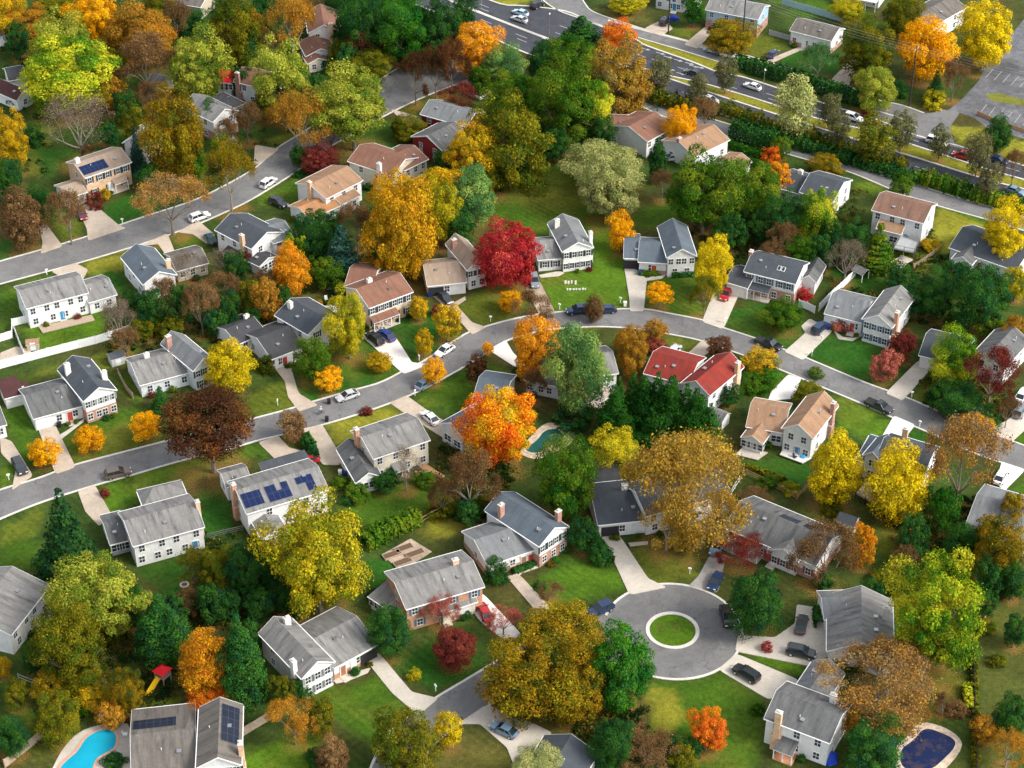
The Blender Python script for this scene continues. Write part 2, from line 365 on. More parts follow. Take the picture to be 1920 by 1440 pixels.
def make_ground(tree_spots):
    xs = np.concatenate([[-6000,-2500,-1000,-500,-300], np.arange(-190, 190.1, 1.0), [300,500,1000,2500,6000]])
    ys = np.concatenate([[-2000,-600,-100,60,120], np.arange(150, 520.1, 1.0), [560,650,800,1200,2500,6000,12000]])
    X, Y = np.meshgrid(xs, ys); x, y = X.ravel(), Y.ravel()
    col = np.zeros((x.size, 3)); base = np.array((.034,.062,.011))
    big = vnoise(x, y, 14, 1); mid = vnoise(x, y, 4, 2)
    col[:] = base * (.7 + .7*mid)[:, None]
    f = np.clip((big-.45)*2.2, 0, 1)[:, None]; col = col*(1-f*.6) + np.array((.085,.058,.02))*f*.6
    yy = np.maximum(y, 100)
    acc = {}
    for k in range(3):
        jx = (vnoise(x, y, 2.2, 10+k)-.5)*2.6 + (vnoise(x, y, 7, 20+k)-.5)*2.5; jy = (vnoise(x, y, 2.2, 30+k)-.5)*2.6 + (vnoise(x, y, 7, 40+k)-.5)*2.5
        px, py = proj(x + jx, yy + jy)
        c = col.copy()
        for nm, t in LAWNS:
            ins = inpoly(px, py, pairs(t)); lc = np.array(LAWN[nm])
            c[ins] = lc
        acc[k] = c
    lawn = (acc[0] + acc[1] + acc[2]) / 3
    dry = np.clip((vnoise(x, y, 9, 51)*.6 + vnoise(x, y, 3, 52)*.4 - .5)*3.2, 0, 1)[:, None]      # dry, worn patches of turf
    isl = np.clip((lawn[:, 1] - .06) / .06, 0, 1)[:, None]
    lawn = lawn*(1 - dry*.5*isl) + np.array((.14,.14,.02))*dry*.5*isl
    lawn *= (.82 + .36*vnoise(x, y, 2.0, 53))[:, None]
    lit = np.zeros(x.size)
    for tx, ty, tr in tree_spots:
        ix = (np.abs(x-tx) < tr*2.2) & (np.abs(y-ty) < tr*2.2)
        d = np.hypot(x[ix]-tx, y[ix]-ty) / tr
        lit[ix] = np.maximum(lit[ix], np.clip(1.4 - d, 0, 1))
    lit = np.clip(lit * (.55 + .9*vnoise(x, y, 2.5, 60)), 0, 1)
    nx, ny = len(xs), len(ys)
    idx = np.arange(nx*ny).reshape(ny, nx)
    quads = np.stack([idx[:-1,:-1], idx[:-1,1:], idx[1:,1:], idx[1:,:-1]], -1).reshape(-1, 4)
    me = bpy.data.meshes.new('ground')
    me.vertices.add(x.size); me.vertices.foreach_set('co', np.stack([x, y, np.zeros_like(x)], -1).ravel())
    me.loops.add(quads.size); me.loops.foreach_set('vertex_index', quads.ravel())
    me.polygons.add(len(quads)); me.polygons.foreach_set('loop_start', np.arange(0, quads.size, 4))
    me.update(calc_edges=True)
    at = me.attributes.new('turf', 'FLOAT_COLOR', 'POINT'); at.data.foreach_set('color', np.concatenate([lawn, np.ones((x.size,1))], 1).ravel())
    a2 = me.attributes.new('litter', 'FLOAT', 'POINT'); a2.data.foreach_set('value', lit)
    k = NT('turf_and_leaf_litter'); p = k.world()
    c = k.n('Attribute', attribute_name='turf').outputs['Color']; l = k.n('Attribute', attribute_name='litter').outputs['Fac']
    n1 = k.noise(1.1, 5, .75, p); n2 = k.noise(6, 2, .8, p); n3 = k.noise(2.6, 3, .8, p)
    c = k.hsv(c, v=k.mul(k.maprange(n1, .3, .7, .62, 1.38), k.maprange(n2, .3, .7, .62, 1.38)), hue=k.maprange(n3, .3, .7, .472, .52))
    wv = k.n('TexWave', wave_type='BANDS', bands_direction='DIAGONAL'); wv.inputs['Scale'].default_value = .33; wv.inputs['Distortion'].default_value = 1.2; wv.inputs['Detail Scale'].default_value = .15   # mown stripes
    k.l(p, wv.inputs['Vector']); c = k.hsv(c, v=k.mul(k.mul(k.maprange(wv.outputs[0], 0, 1, -.10, .10), k.maprange(k.noise(.06, 2, .5, p), .45, .6, 0, 1)), 1.0, 'ADD'))
    leaf = k.ramp(k.noise(3.7, 2, .6, p), [(.3,(.10,.06,.03)), (.45,(.22,.12,.04)), (.58,(.33,.17,.035)), (.7,(.2,.09,.035))])
    thr = k.mul(k.mul(l, .34), k.mul(n2, .0), 'ADD')
    spot = k.n('MapRange'); k.l(k.noise(4.2, 3, .75, p), spot.inputs[0])
    lo = k.mul(.70, k.mul(l, .275), 'SUBTRACT'); k.l(lo, spot.inputs[1]); k.l(k.mul(lo, .05, 'ADD'), spot.inputs[2])
    spot.inputs[3].default_value = 0; spot.inputs[4].default_value = .8
    c = k.mix(spot.outputs[0], c, leaf)
    me.materials.append(k.pbr(c, .95, bump=k.noise(3, 5, .8, p), bs=.55, bd=.18, spec=.1))
    return struct(link('ground', me))

def ribbon(name, a, b, z, mat, n=60):
    A = resample([G(*p) for p in a], n); B = resample([G(*p) for p in b], n)
    m = MB()
    for i in range(n-1):
        m.face([(A[i].x,A[i].y,z),(B[i].x,B[i].y,z),(B[i+1].x,B[i+1].y,z),(A[i+1].x,A[i+1].y,z)])
    o = m.build(name, mat)
    if sum((f.normal.z for f in o.data.polygons)) < 0: o.data.flip_normals()
    return struct(o), A, B
def smooth_line(pts, n=5): return [tuple(p)[:2] for p in catmull([(x, y, 0) for x, y in pts], n)]
def kerb(line, side, wd=.38, h=.12, mat='kerb', closed=False):
    """line: world points of the road edge; side: +1 = to the left of the direction of travel"""
    m = MB(); n = len(line); L = []
    for i in range(n):
        a = line[i-1] if (closed or i) else line[i]; b = line[(i+1) % n] if (closed or i < n-1) else line[i]
        d = (b-a); d.z = 0; d.normalize(); L.append(Vector((-d.y, d.x, 0))*side)
    for i in range(n if closed else n-1):
        j = (i+1) % n; p, q = line[i], line[j]; p2, q2 = p + L[i]*wd, q + L[j]*wd
        f = lambda v, z: (v.x, v.y, z)
        m.face([f(p,h), f(q,h), f(q2,h), f(p2,h)]); m.face([f(p,0), f(q,0), f(q,h), f(p,h)]); m.face([f(p2,0), f(q2,0), f(q2,h), f(p2,h)])
    return struct(m.build('kerb', M[mat]))
def road(up, lo, mat, z=.012, kerbs='ul', name='road', n=90, kw=.38):
    o, A, B = ribbon(name, smooth_line(up), smooth_line(lo), z, M[mat], n)
    if 'u' in kerbs: kerb(A, 1, kw)
    if 'l' in kerbs: kerb(B, -1, kw)
    return A, B
LOOP_U = pairs((-300,1022, -60,944, 0,920, 75,897, 137,874, 220,852, 305,830, 400,806, 480,785, 540,769, 582,756, 650,736, 712,719, 760,695, 797,677, 850,642, 885,622, 952,602, 1000,592, 1040,587, 1090,583, 1145,581, 1210,581, 1260,590, 1315,601, 1350,614, 1420,637, 1465,655, 1505,670, 1620,718, 1700,747, 1777,780, 1850,810, 1920,837, 2000,868, 2250,968))
LOOP_L = pairs((-300,1078, -60,998, 0,972, 77,941, 175,910, 250,889, 340,863, 420,844, 480,826, 522,816, 600,797, 680,773, 752,747, 800,725, 830,709, 868,688, 905,665, 928,649, 960,634, 1000,623, 1040,616, 1090,613, 1130,612, 1197,616, 1250,625, 1310,637, 1370,657, 1420,675, 1462,692, 1517,715, 1625,760, 1680,785, 1737,808, 1830,850, 1920,880, 2000,911, 2250,1012))
road(LOOP_U, LOOP_L, 'asphalt', n=190)
road(pairs((-300,577, -60,510, 0,491, 75,470, 165,444, 230,421, 287,402, 360,378, 420,350, 480,315, 520,279, 562,253, 640,203, 722,144, 780,112, 850,88, 900,70)),
     pairs((-300,619, -60,551, 0,532, 135,496, 250,462, 310,442, 370,420, 405,405, 457,381, 502,355, 555,321, 615,277, 652,256, 700,228, 760,197, 817,172, 875,150, 930,120)), 'asphalt')
road(pairs((668,1600, 690,1470, 706,1420, 735,1372, 785,1335, 815,1312, 910,1255, 990,1205, 1060,1170, 1135,1130)), pairs((776,1600, 790,1470, 796,1425, 815,1392, 867,1352, 955,1300, 1060,1250, 1140,1240, 1215,1262)), 'asphalt', z=.008)
# cul-de-sac with its round island
CC = G(1261, 1182); CRAD = 11.0; IRAD = 4.35
circ = lambda r, n=72: [CC + Vector((math.cos(2*math.pi*i/n)*r, math.sin(2*math.pi*i/n)*r, 0)) for i in range(n)]
mb = MB(); c0, c1 = circ(CRAD), circ(IRAD+.05)
for i in range(72): j = (i+1) % 72; mb.face([(c1[i].x,c1[i].y,.016), (c0[i].x,c0[i].y,.016), (c0[j].x,c0[j].y,.016), (c1[j].x,c1[j].y,.016)])
struct(mb.build('turning_circle', M['asphalt']))
kerb([CC + Vector((math.cos(R(t))*CRAD, math.sin(R(t))*CRAD, 0)) for t in range(250, 526, 4)], -1, .42)
kerb(circ(IRAD), 1, .62, closed=True)
# main road: two carriageways, a frontage road on the far side and one on the near side
NU = pairs((780,-60, 862,-24, 905,-4, 945,10, 985,12, 1060,22, 1110,44, 1187,73, 1207,85, 1297,117, 1347,137, 1382,143, 1420,154, 1550,197, 1640,224, 1710,253, 1790,273, 1855,293, 1920,312, 2000,338, 2250,420))
NL = pairs((780,-32, 850,2, 905,24, 1030,72, 1150,110, 1250,140, 1320,156, 1422,186, 1520,218, 1610,240, 1715,272, 1850,316, 1920,336, 2000,361, 2250,443))
SU = pairs((780,-28, 850,6, 905,28, 1030,76, 1150,118, 1252,148, 1322,172, 1432,208, 1520,236, 1605,263, 1705,293, 1850,338, 1920,356, 2000,382, 2250,464))
SL = pairs((780,8, 862,40, 905,60, 985,98, 1100,135, 1250,178, 1322,203, 1432,240, 1520,267, 1605,294, 1705,324, 1850,370, 1920,389, 2000,414, 2250,498))
hA, hB = road(NU, NL, 'dark_asphalt', name='main_road', kw=.5, z=.02)
sA, sB = road(SU, SL, 'dark_asphalt', name='main_road', kw=.5, z=.02)
mb = MB(); c1 = [G(*p) for p in pairs((855,4, 905,24, 908,28, 853,8))]; mb.prism(c1[::-1], 0, .16); c1 = [G(*p) for p in pairs((1018,68, 1040,76, 1040,82, 1016,72))]; mb.prism(c1[::-1], 0, .17); struct(mb.build('traffic_island', M['kerb']))
fA, fB = road(pairs((1066,-60, 1082,-20, 1096,8, 1116,25, 1190,50, 1242,66, 1305,83, 1385,101, 1440,117, 1557,152, 1590,162, 1640,187, 1690,198, 1732,213)),
     pairs((980,-60, 1010,-10, 1045,18, 1100,38, 1190,68, 1285,96, 1372,123, 1440,142, 1557,178, 1600,190, 1640,206, 1690,222, 1720,240)), 'asphalt', name='frontage_road', z=.03)
road(pairs((1150,150, 1210,180, 1260,200, 1337,225, 1400,244, 1487,272, 1675,332, 1752,358, 1870,392, 1920,408, 2000,435, 2250,518)), pairs((1140,168, 1205,200, 1250,220, 1330,245, 1400,265, 1485,291, 1595,323, 1715,372, 1850,411, 1920,432, 2000,458, 2250,542)), 'asphalt', name='frontage_road')
def soften(p, k=.10):
    out = []
    for i in range(len(p)):
        a, m, c = p[i-1], p[i], p[(i+1) % len(p)]
        u, v = m.lerp(a, k), m.lerp(c, k); out += [u, (u + v + m*2)/4, v]
    return out
def patch(name, t, mat, top=.125, it=1):
    pts = soften([G(x, y) for x, y in pairs(t)]) if it else [G(x, y) for x, y in pairs(t)]
    ar = sum(a.x*b.y - b.x*a.y for a, b in zip(pts, pts[1:]+pts[:1]))
    if ar < 0: pts.reverse()
    m = MB()
    from mathutils.geometry import tessellate_polygon
    for tri in tessellate_polygon([[Vector((p.x, p.y, 0)) for p in pts]]):
        q = [pts[i] for i in tri]
        if (q[1]-q[0]).cross(q[2]-q[0]).z < 0: q.reverse()
        m.face([(p.x, p.y, top) for p in q])
    if top > .05:
        for a, b in zip(pts, pts[1:]+pts[:1]): m.face([(a.x,a.y,0), (b.x,b.y,0), (b.x,b.y,top), (a.x,a.y,top)])
    return struct(m.build(name, M[mat]))
patch('junction', (1630,184, 1690,199, 1732,213, 1752,211, 1766,205, 1800,211, 1783,235, 1782,248, 1790,268, 1830,286, 1790,276, 1710,256, 1640,226, 1640,204), 'asphalt', .036)
patch('parking_lot', (1770,212, 1800,190, 1835,152, 1850,120, 1880,85, 1925,30, 2060,40, 2060,330, 1925,262, 1850,240, 1828,222, 1800,212), 'lot_asphalt', .024, 1)
patch('grass_island', (1846,178, 1870,174, 1945,194, 1945,203, 1860,190), 'island_turf', .05)
DRIVES = [
('tan_concrete', (158,383, 182,388, 222,422, 236,428, 165,452, 163,430, 150,402)), ('tan_concrete', (72,425, 86,420, 118,462, 76,476, 80,455)),
('tan_concrete', (262,462, 314,438, 330,478, 312,480, 296,458)), ('tan_concrete', (332,436, 372,414, 404,442, 388,458, 362,440)), ('tan_concrete', (96,510, 142,494, 165,506, 152,532, 132,528)),
('tan_concrete', (514,690, 542,678, 560,738, 596,760, 560,772, 540,745, 534,715)), ('white_concrete', (680,632, 708,622, 736,624, 760,660, 772,680, 802,684, 756,702)),
('tan_concrete', (798,543, 832,546, 858,575, 885,605, 912,614, 884,628, 860,600)), ('gravel', (985,540, 1012,528, 1042,588, 1012,592)), ('concrete', (1169,494, 1196,508, 1213,524, 1207,584, 1181,584, 1180,560)),
('concrete', (1342,538, 1392,538, 1356,618, 1316,604)), ('concrete', (1518,598, 1546,612, 1562,620, 1505,676, 1470,660, 1510,625, 1502,612)), ('concrete', (1722,676, 1748,690, 1692,752, 1660,738)),
('white_concrete', (1478,703, 1502,711, 1487,748, 1440,752, 1446,735)), ('white_concrete', (1676,780, 1716,797, 1692,828, 1652,822)), ('white_concrete', (1878,866, 1922,882, 1882,922, 1868,905)),
('concrete', (1886,790, 1935,750, 1940,790, 1898,828, 1846,812)), ('tan_concrete', (1262,688, 1278,674, 1318,637, 1345,648, 1304,682)), ('white_concrete', (918,658, 948,638, 962,662, 992,690, 965,688)),
('tan_concrete', (730,756, 762,742, 812,778, 852,800, 832,822, 800,802, 768,782)), ('tan_concrete', (562,808, 604,796, 642,860, 636,872, 605,872)), ('tan_concrete', (484,830, 522,818, 542,840, 582,850, 572,872, 520,866)),
('tan_concrete', (68,795, 100,790, 142,876, 104,890)), ('tan_concrete', (0,820, 22,828, 62,892, 22,920, 30,880, 2,850)), ('tan_concrete', (146,922, 178,910, 212,970, 186,987, 160,960)),
('concrete', (683,1235, 711,1225, 740,1260, 772,1298, 822,1310, 784,1342, 735,1300)), ('white_concrete', (868,1120, 906,1114, 978,1190, 952,1206, 900,1165)), ('tan_concrete', (948,1080, 976,1080, 1032,1140, 1010,1152)),
('concrete', (1120,1003, 1162,1005, 1215,1085, 1250,1102, 1180,1116, 1150,1050)), ('grey_concrete', (1330,1043, 1362,1040, 1346,1112, 1290,1100, 1310,1080)), ('concrete', (1494,1134, 1532,1140, 1552,1180, 1552,1240, 1530,1252, 1378,1222, 1384,1190, 1452,1196, 1490,1170)),
('concrete', (1346,1256, 1380,1226, 1497,1275, 1482,1302, 1440,1312)), ('concrete', (858,1358, 912,1322, 1002,1358, 1036,1375, 962,1432, 950,1402, 900,1358)), ('tan_concrete', (1282,84, 1330,44, 1346,50, 1308,92)),
('tan_concrete', (1208,54, 1244,36, 1262,54, 1238,68)), ('tan_concrete', (732,205, 792,220, 786,242, 762,236)), ('tan_concrete', (852,160, 882,148, 922,182, 890,187)), ('tan_concrete', (478,272, 524,280, 492,304, 476,310)),
('tan_concrete', (1440,112, 1520,80, 1515,88, 1440,122)), ('tan_concrete', (1558,150, 1598,110, 1608,118, 1590,165)), ('grey_concrete', (1390,235,1440,232,1440,250,1395,250)), ('tan_concrete', (700,115, 735,125, 730,138, 705,132)),
]
for mt, t in DRIVES: patch('driveway', t, mt)
PATHS = [('concrete', (108,818, 128,806, 158,784, 158,790, 112,826)), ('concrete', (1010,516, 1050,508, 1058,512, 1048,518, 1014,521)), ('concrete', (1210,522, 1240,517, 1248,510, 1252,514, 1240,523, 1212,527)),
('concrete', (1562,618, 1580,632, 1600,634, 1620,622, 1616,630, 1598,640, 1572,636)), ('concrete', (625,1275, 660,1262, 695,1252, 690,1262, 650,1278, 630,1282)), ('tan_concrete', (850,568, 872,556, 874,562, 856,574)),
('concrete', (1010,1030, 1062,1022, 1066,1028, 990,1062, 970,1085, 960,1080)), ('tan_concrete', (1178,1018, 1215,1015, 1215,1021, 1182,1025)), ('concrete', (1140,36, 1190,50, 1300,78, 1300,82, 1190,54, 1140,40)),
('concrete', (1310,85, 1440,116, 1440,120, 1310,89)), ('tan_concrete', (60,655, 45,680, 0,684, 0,662, 30,650)), ('concrete', (965,690, 992,690, 1010,715, 985,715))]
for mt, t in PATHS: patch('path', t, mt, .06, 0 if len(t) < 10 else 1)
# painted road markings
mb = MB()
def quad(p, q, wd, z, m=0):
    d = (q-p); d.z = 0; d.normalize(); n = Vector((-d.y, d.x, 0))*wd/2
    mb.face([((p-n).x,(p-n).y,z), ((q-n).x,(q-n).y,z), ((q+n).x,(q+n).y,z), ((p+n).x,(p+n).y,z)], m)
def lane(A, B, f, z, d0=0, dash=3.4, gap=9, wd=.22, lim=None):
    L = resample([a.lerp(b, f) for a, b in zip(A, B)], 400); t = d0; acc = 0
    for p, q in zip(L, L[1:]):
        s = (q-p).length
        if (acc % (dash+gap)) < dash and (lim is None or lim[0] < p.x < lim[1]): quad(p, q + (q-p)*.02, wd, z)
        acc += s
lane(hA, hB, .5, .026); lane(sA, sB, .5, .026); lane(hA, hB, .76, .026, lim=(-60, 72)); lane(sA, sB, .3, .026, lim=(-60, 20))
for px, py in pairs((1210,92, 1238,100, 1252,107, 1271,113, 1286,112, 1300,124, 1256,130, 1276,138, 1230,113, 1246,121, 1292,119, 1311,126, 1296,143, 1318,148)):
    p = G(px, py); d = Vector((.83,-.56,0)); n = Vector((.56,.83,0)); tip = p + d*1.5
    quad(p - d*1.2, p + d*.4, .28, .026); mb.face([((p+d*.4-n*.55).x,(p+d*.4-n*.55).y,.026), (tip.x,tip.y,.026), ((p+d*.4+n*.55).x,(p+d*.4+n*.55).y,.026)])
for k in range(9):
    a, b = G(1850 + k*16, 196 + k*4.6), G(1838 + k*16, 212 + k*4.6); quad(a, b, .14, .03)
for k in range(8):
    a, b = G(1862 + k*16, 130 + k*4.4), G(1848 + k*16, 146 + k*4.4); quad(a, b, .14, .03)
struct(mb.build('road_markings', [M['paint_white'], M['paint_yellow']]))
# ================================================================ houses
def window_meshes():
    w, h = .5, .5
    m = MB(); m.box(-w, w, -.02, .03, -h, h); pane = m.mesh('window_pane', [M['glass']])
    m = MB(); t = .075
    m.box(-w-t, -w, -.06, .02, -h-t, h+t); m.box(w, w+t, -.06, .02, -h-t, h+t); m.box(-w, w, -.06, .02, h, h+t); m.box(-w-.02, w+.02, -.09, .02, -h-t, -h)
    m.box(-w, w, -.04, .01, -.03, .03); m.box(-.03, .03, -.038, .011, -h, h); fr = m.mesh('window_frame', [M['trim']])
    m = MB(); m.box(-.2, .2, -.05, .02, -h-.05, h+.05)
    sh = {c: m.mesh('shutter', [M['shutter_' + c]]) for c in ('dark', 'red', 'blue', 'grey')}
    m = MB(); m.box(-.48, .48, -.05, .02, 0, 2.05)
    dr = {c: m.mesh('door_leaf', [M['door_' + c]]) for c in ('red', 'wood', 'white', 'blue')}
    m = MB(); m.box(-.58, -.48, -.08, .02, 0, 2.15); m.box(.48, .58, -.08, .02, 0, 2.15); m.box(-.48, .48, -.08, .02, 2.05, 2.15); df = m.mesh('door_frame', [M['trim']])
    m = MB(); m.box(-1.25, 1.25, -.05, .02, 0, 2.15)
    for i in range(4):
        for j in range(4): m.box(-1.2+j*.6+.05, -1.2+j*.6+.55, -.075, -.05, .07+i*.53, .07+i*.53+.42)
    gd = m.mesh('garage_panels', [M['door_white']])
    m = MB(); m.box(-1.37, -1.25, -.08, .02, 0, 2.28); m.box(1.25, 1.37, -.08, .02, 0, 2.28); m.box(-1.25, 1.25, -.08, .02, 2.15, 2.28); gf = m.mesh('garage_frame', [M['trim']])
    m = MB(); m.tube((0,0,-.1), (0,0,.45), .06, .06, 6); vp = m.mesh('vent_pipe', [M['trim']])
    m = MB(); m.box(-.28,.28,-.28,.28,-.05,.2); m.box(-.34,.34,-.34,.34,.2,.26); vb = m.mesh('box_vent', [M['metal']])
    m = MB(); m.box(-.36,.36,-.55,.55,0,.12); sk = m.mesh('skylight_frame', [M['trim']])
    m = MB(); m.box(-.28,.28,-.47,.47,.121,.14); skg = m.mesh('skylight_glass', [M['car_glass']])
    m = MB(); m.box(-.07,.07,-.07,.07,0,1); post = m.mesh('porch_post', [M['trim']])
    return dict(pane=pane, frame=fr, sh=sh, door=dr, dframe=df, garage=gd, gframe=gf, pipe=vp, vent=vb, sky=sk, skyg=skg, post=post)
WM = window_meshes()
class Block:
    pass
def block(h, a, b, ze, D, rise, ridge='x', wall='white_siding', roof='grey_roof', oh=.4, base=None, win='', sh=None, doors='', chim='', vents=2, gable=None, open_front=False, skip_wall=False, glass=False):
    """a, b: the two ends of the roof's near eave (or of the near gable's eaves) as seen in the photo, ze metres up; the block runs D metres back from there.
    ridge 'x': parallel to that eave; 'y': running back from it; 'h': hipped; 's': one slope rising to the back"""
    A, B_ = G(*a, ze), G(*b, ze); u = (B_-A); L = u.length; yaw = math.atan2(u.y, u.x)
    loc = Vector((A.x, A.y, 0)) - h.location; ro = .28
    def child(name, data, x, y, z, rz=0, parent=h, sx=1, sz=1):
        c, s = math.cos(yaw), math.sin(yaw)
        if parent is h: o = link(name, data, h, (loc.x + x*c - y*s, loc.y + x*s + y*c, z), yaw + rz)
        else: o = link(name, data, parent, (x, y, z), rz)
        o.scale = (sx, 1, sz); return o
    k = Block(); k.child = child; k.L = L; k.D = D; k.ze = ze; k.h = h
    t = .14
    if ridge == 'y': W0, W1, H0, H1 = oh, L-oh, ro, D      # wall rectangle in local x, y
    else: W0, W1, H0, H1 = ro, L-ro, oh, D
    k.rect = (W0, W1, H0, H1)
    half = (L/2) if ridge == 'y' else ((D+oh)/2)
    slope = rise / half
    if ridge == 's': slope = rise / (D+oh)
    def top(x, y):
        if ridge == 'y': return ze + slope*min(x, L-x)
        if ridge == 's': return ze + slope*y
        z = ze + slope*min(y, D+oh-y)
        if ridge == 'h': z = min(z, ze + slope*min(x, L-x))
        return z
    k.top = top
    # walls
    zb = base or 0
    def walls(z0, z1f, mat, name, grow=0.0):
        m = MB(); x0, x1, y0, y1 = W0-grow, W1+grow, H0-grow, H1+grow
        xm, ym = L/2, (D+oh)/2
        def wallface(pts): # list of (x,y) along the wall bottom; top follows z1f
            up = [(x, y, z1f(x, y)) for x, y in pts]
            s = 0; uv = []; 
            ds = [0]
            for p, q in zip(pts, pts[1:]): ds.append(ds[-1] + math.hypot(q[0]-p[0], q[1]-p[1]))
            uvb = [(d, z0) for d in ds]; uvt = [(d, p[2]) for d, p in zip(ds, up)]
            m.face([(x, y, z0) for x, y in pts] + up[::-1], 0, uvb + uvt[::-1])
        gx = ridge == 'y'
        front = [(x0,y0),(xm,y0),(x1,y0)] if gx else [(x0,y0),(x1,y0)]
        back = [(x1,y1),(xm,y1),(x0,y1)] if gx else [(x1,y1),(x0,y1)]
        right = [(x1,y0),(x1,ym),(x1,y1)] if ridge in 'x' else [(x1,y0),(x1,y1)]
        left = [(x0,y1),(x0,ym),(x0,y0)] if ridge in 'x' else [(x0,y1),(x0,y0)]
        for q in ([] if open_front else [front]) + [right, back, left]: wallface(q)
        if grow: m.face([(x0,y0,z1f(x0,y0)),(x1,y0,z1f(x0,y0)),(x1,y1,z1f(x0,y0)),(x0,y1,z1f(x0,y0))])
        return child(name, m.mesh(name, [M[mat]]), 0, 0, 0)
    if not skip_wall:
        k.wall = walls(0, lambda x, y: (ze + slope*.3 - t) if ridge == 'h' else top(x, y) - t - .012, wall, 'wall')
        if base: walls(0, lambda x, y: base, base_mat(h), 'brick_base', .05)
    # roof slab
    m = MB()
    def slab(p, uvs=None):
        """p: outline of one slope, counted anticlockwise from above"""
        v = [Vector(q) for q in p]; n = (v[1]-v[0]).cross(v[2]-v[0]).normalized()
        e = (v[1]-v[0]).normalized(); f = n.cross(e)
        uv = [((q-v[0]).dot(e) + p[0][0], (q-v[0]).dot(f)) for q in v]
        m.face(v, 0, uv); dn = [q - Vector((0,0,t)) for q in v]
        m.face(dn[::-1], 1)
        for i in range(len(v)):
            j = (i+1) % len(v); m.face([v[i], dn[i], dn[j], v[j]], 1)
    zr = ze + rise
    if ridge == 'x':
        ym = (D+oh)/2
        slab([(0,0,ze),(L,0,ze),(L,ym,zr),(0,ym,zr)]); slab([(L,D+oh,ze),(0,D+oh,ze),(0,ym,zr),(L,ym,zr)])
    elif ridge == 'y':
        Y1 = D + .28
        slab([(0,Y1,ze),(0,0,ze),(L/2,0,zr),(L/2,Y1,zr)]); slab([(L,0,ze),(L,Y1,ze),(L/2,Y1,zr),(L/2,0,zr)])
    elif ridge == 's':
        slab([(0,0,ze),(L,0,ze),(L,D+oh,zr),(0,D+oh,zr)])
    elif ridge == 'h':
        Y1 = D+oh; q = min(Y1/2, L/2 - .1); zr = ze + slope*q
        if L >= Y1:
            a1, a2 = (q, Y1/2, zr), (L-q, Y1/2, zr)
        else: a1 = a2 = None
        if a1 is None:
            q = L/2; a1, a2 = (L/2, q, ze+slope*q), (L/2, Y1-q, ze+slope*q)
            slab([(0,0,ze),(L,0,ze),a1]); slab([(L,0,ze),(L,Y1,ze),a2,a1]); slab([(L,Y1,ze),(0,Y1,ze),a2]); slab([(0,Y1,ze),(0,0,ze),a1,a2])
        else:
            slab([(0,0,ze),(L,0,ze),a2,a1]); slab([(L,0,ze),(L,Y1,ze),a2]); slab([(L,Y1,ze),(0,Y1,ze),a1,a2]); slab([(0,Y1,ze),(0,0,ze),a1])
    k.roof = child('roof', m.mesh('roof', [M[roof], M['trim']]), 0, 0, 0)
    # gutters along the eaves
    gs = []
    if ridge in 'xhs':
        gs.append((0, L, -.13, -.004, ze-.15, ze-.01))
        if ridge != 's': gs.append((0, L, D+oh+.004, D+oh+.13, ze-.15, ze-.01))
    if ridge in 'yh': gs += [(-.13, -.004, 0, D, ze-.15, ze-.01), (L+.004, L+.13, 0, D, ze-.15, ze-.01)]
    for q in gs: child('gutter', MBbox(q, M['trim'], 'gutter'), 0, 0, 0)
    # rake boards: bright edges of the gables
    if ridge in 'xy':
        for e in (0, 1):
            g = MB()
            if ridge == 'x':
                X0, X1 = (-.05, -.006) if e == 0 else (L+.006, L+.05); ym = (D+oh)/2
                for pa, pb in (((0, ze), (ym, zr)), ((ym, zr), (D+oh, ze))):
                    for X in (X0, X1): g.face([(X,pa[0],pa[1]-.24),(X,pb[0],pb[1]-.24),(X,pb[0],pb[1]+.02),(X,pa[0],pa[1]+.02)])
                    g.face([(X0,pa[0],pa[1]+.02),(X1,pa[0],pa[1]+.02),(X1,pb[0],pb[1]+.02),(X0,pb[0],pb[1]+.02)])
            else:
                Y0, Y1 = (-.05, -.006) if e == 0 else (D+.286, D+.33)
                for pa, pb in (((0, ze), (L/2, zr)), ((L/2, zr), (L, ze))):
                    for Y in (Y0, Y1): g.face([(pa[0],Y,pa[1]-.24),(pb[0],Y,pb[1]-.24),(pb[0],Y,pb[1]+.02),(pa[0],Y,pa[1]+.02)])
                    g.face([(pa[0],Y0,pa[1]+.02),(pb[0],Y0,pb[1]+.02),(pb[0],Y1,pb[1]+.02),(pa[0],Y1,pa[1]+.02)])
            child('rake_board', g.mesh('rake_board', [M['trim']]), 0, 0, 0)
    # windows: 'F3s.2' = front, three with shutters upstairs, two below; L, R = the ends
    def on(side, f, z, off=0.0):
        gw = .06 if (base and z < base) else .004
        if side == 'F': return (W0 + (W1-W0)*f, H0 - gw - off, 0)
        if side == 'R': return (W1 + gw + off, H0 + (H1-H0)*f, math.pi/2)
        if side == 'L': return (W0 - gw - off, H1 + (H0-H1)*f, -math.pi/2)
        return (W1 + (W0-W1)*f, H1 + gw + off, math.pi)
    k.on = on
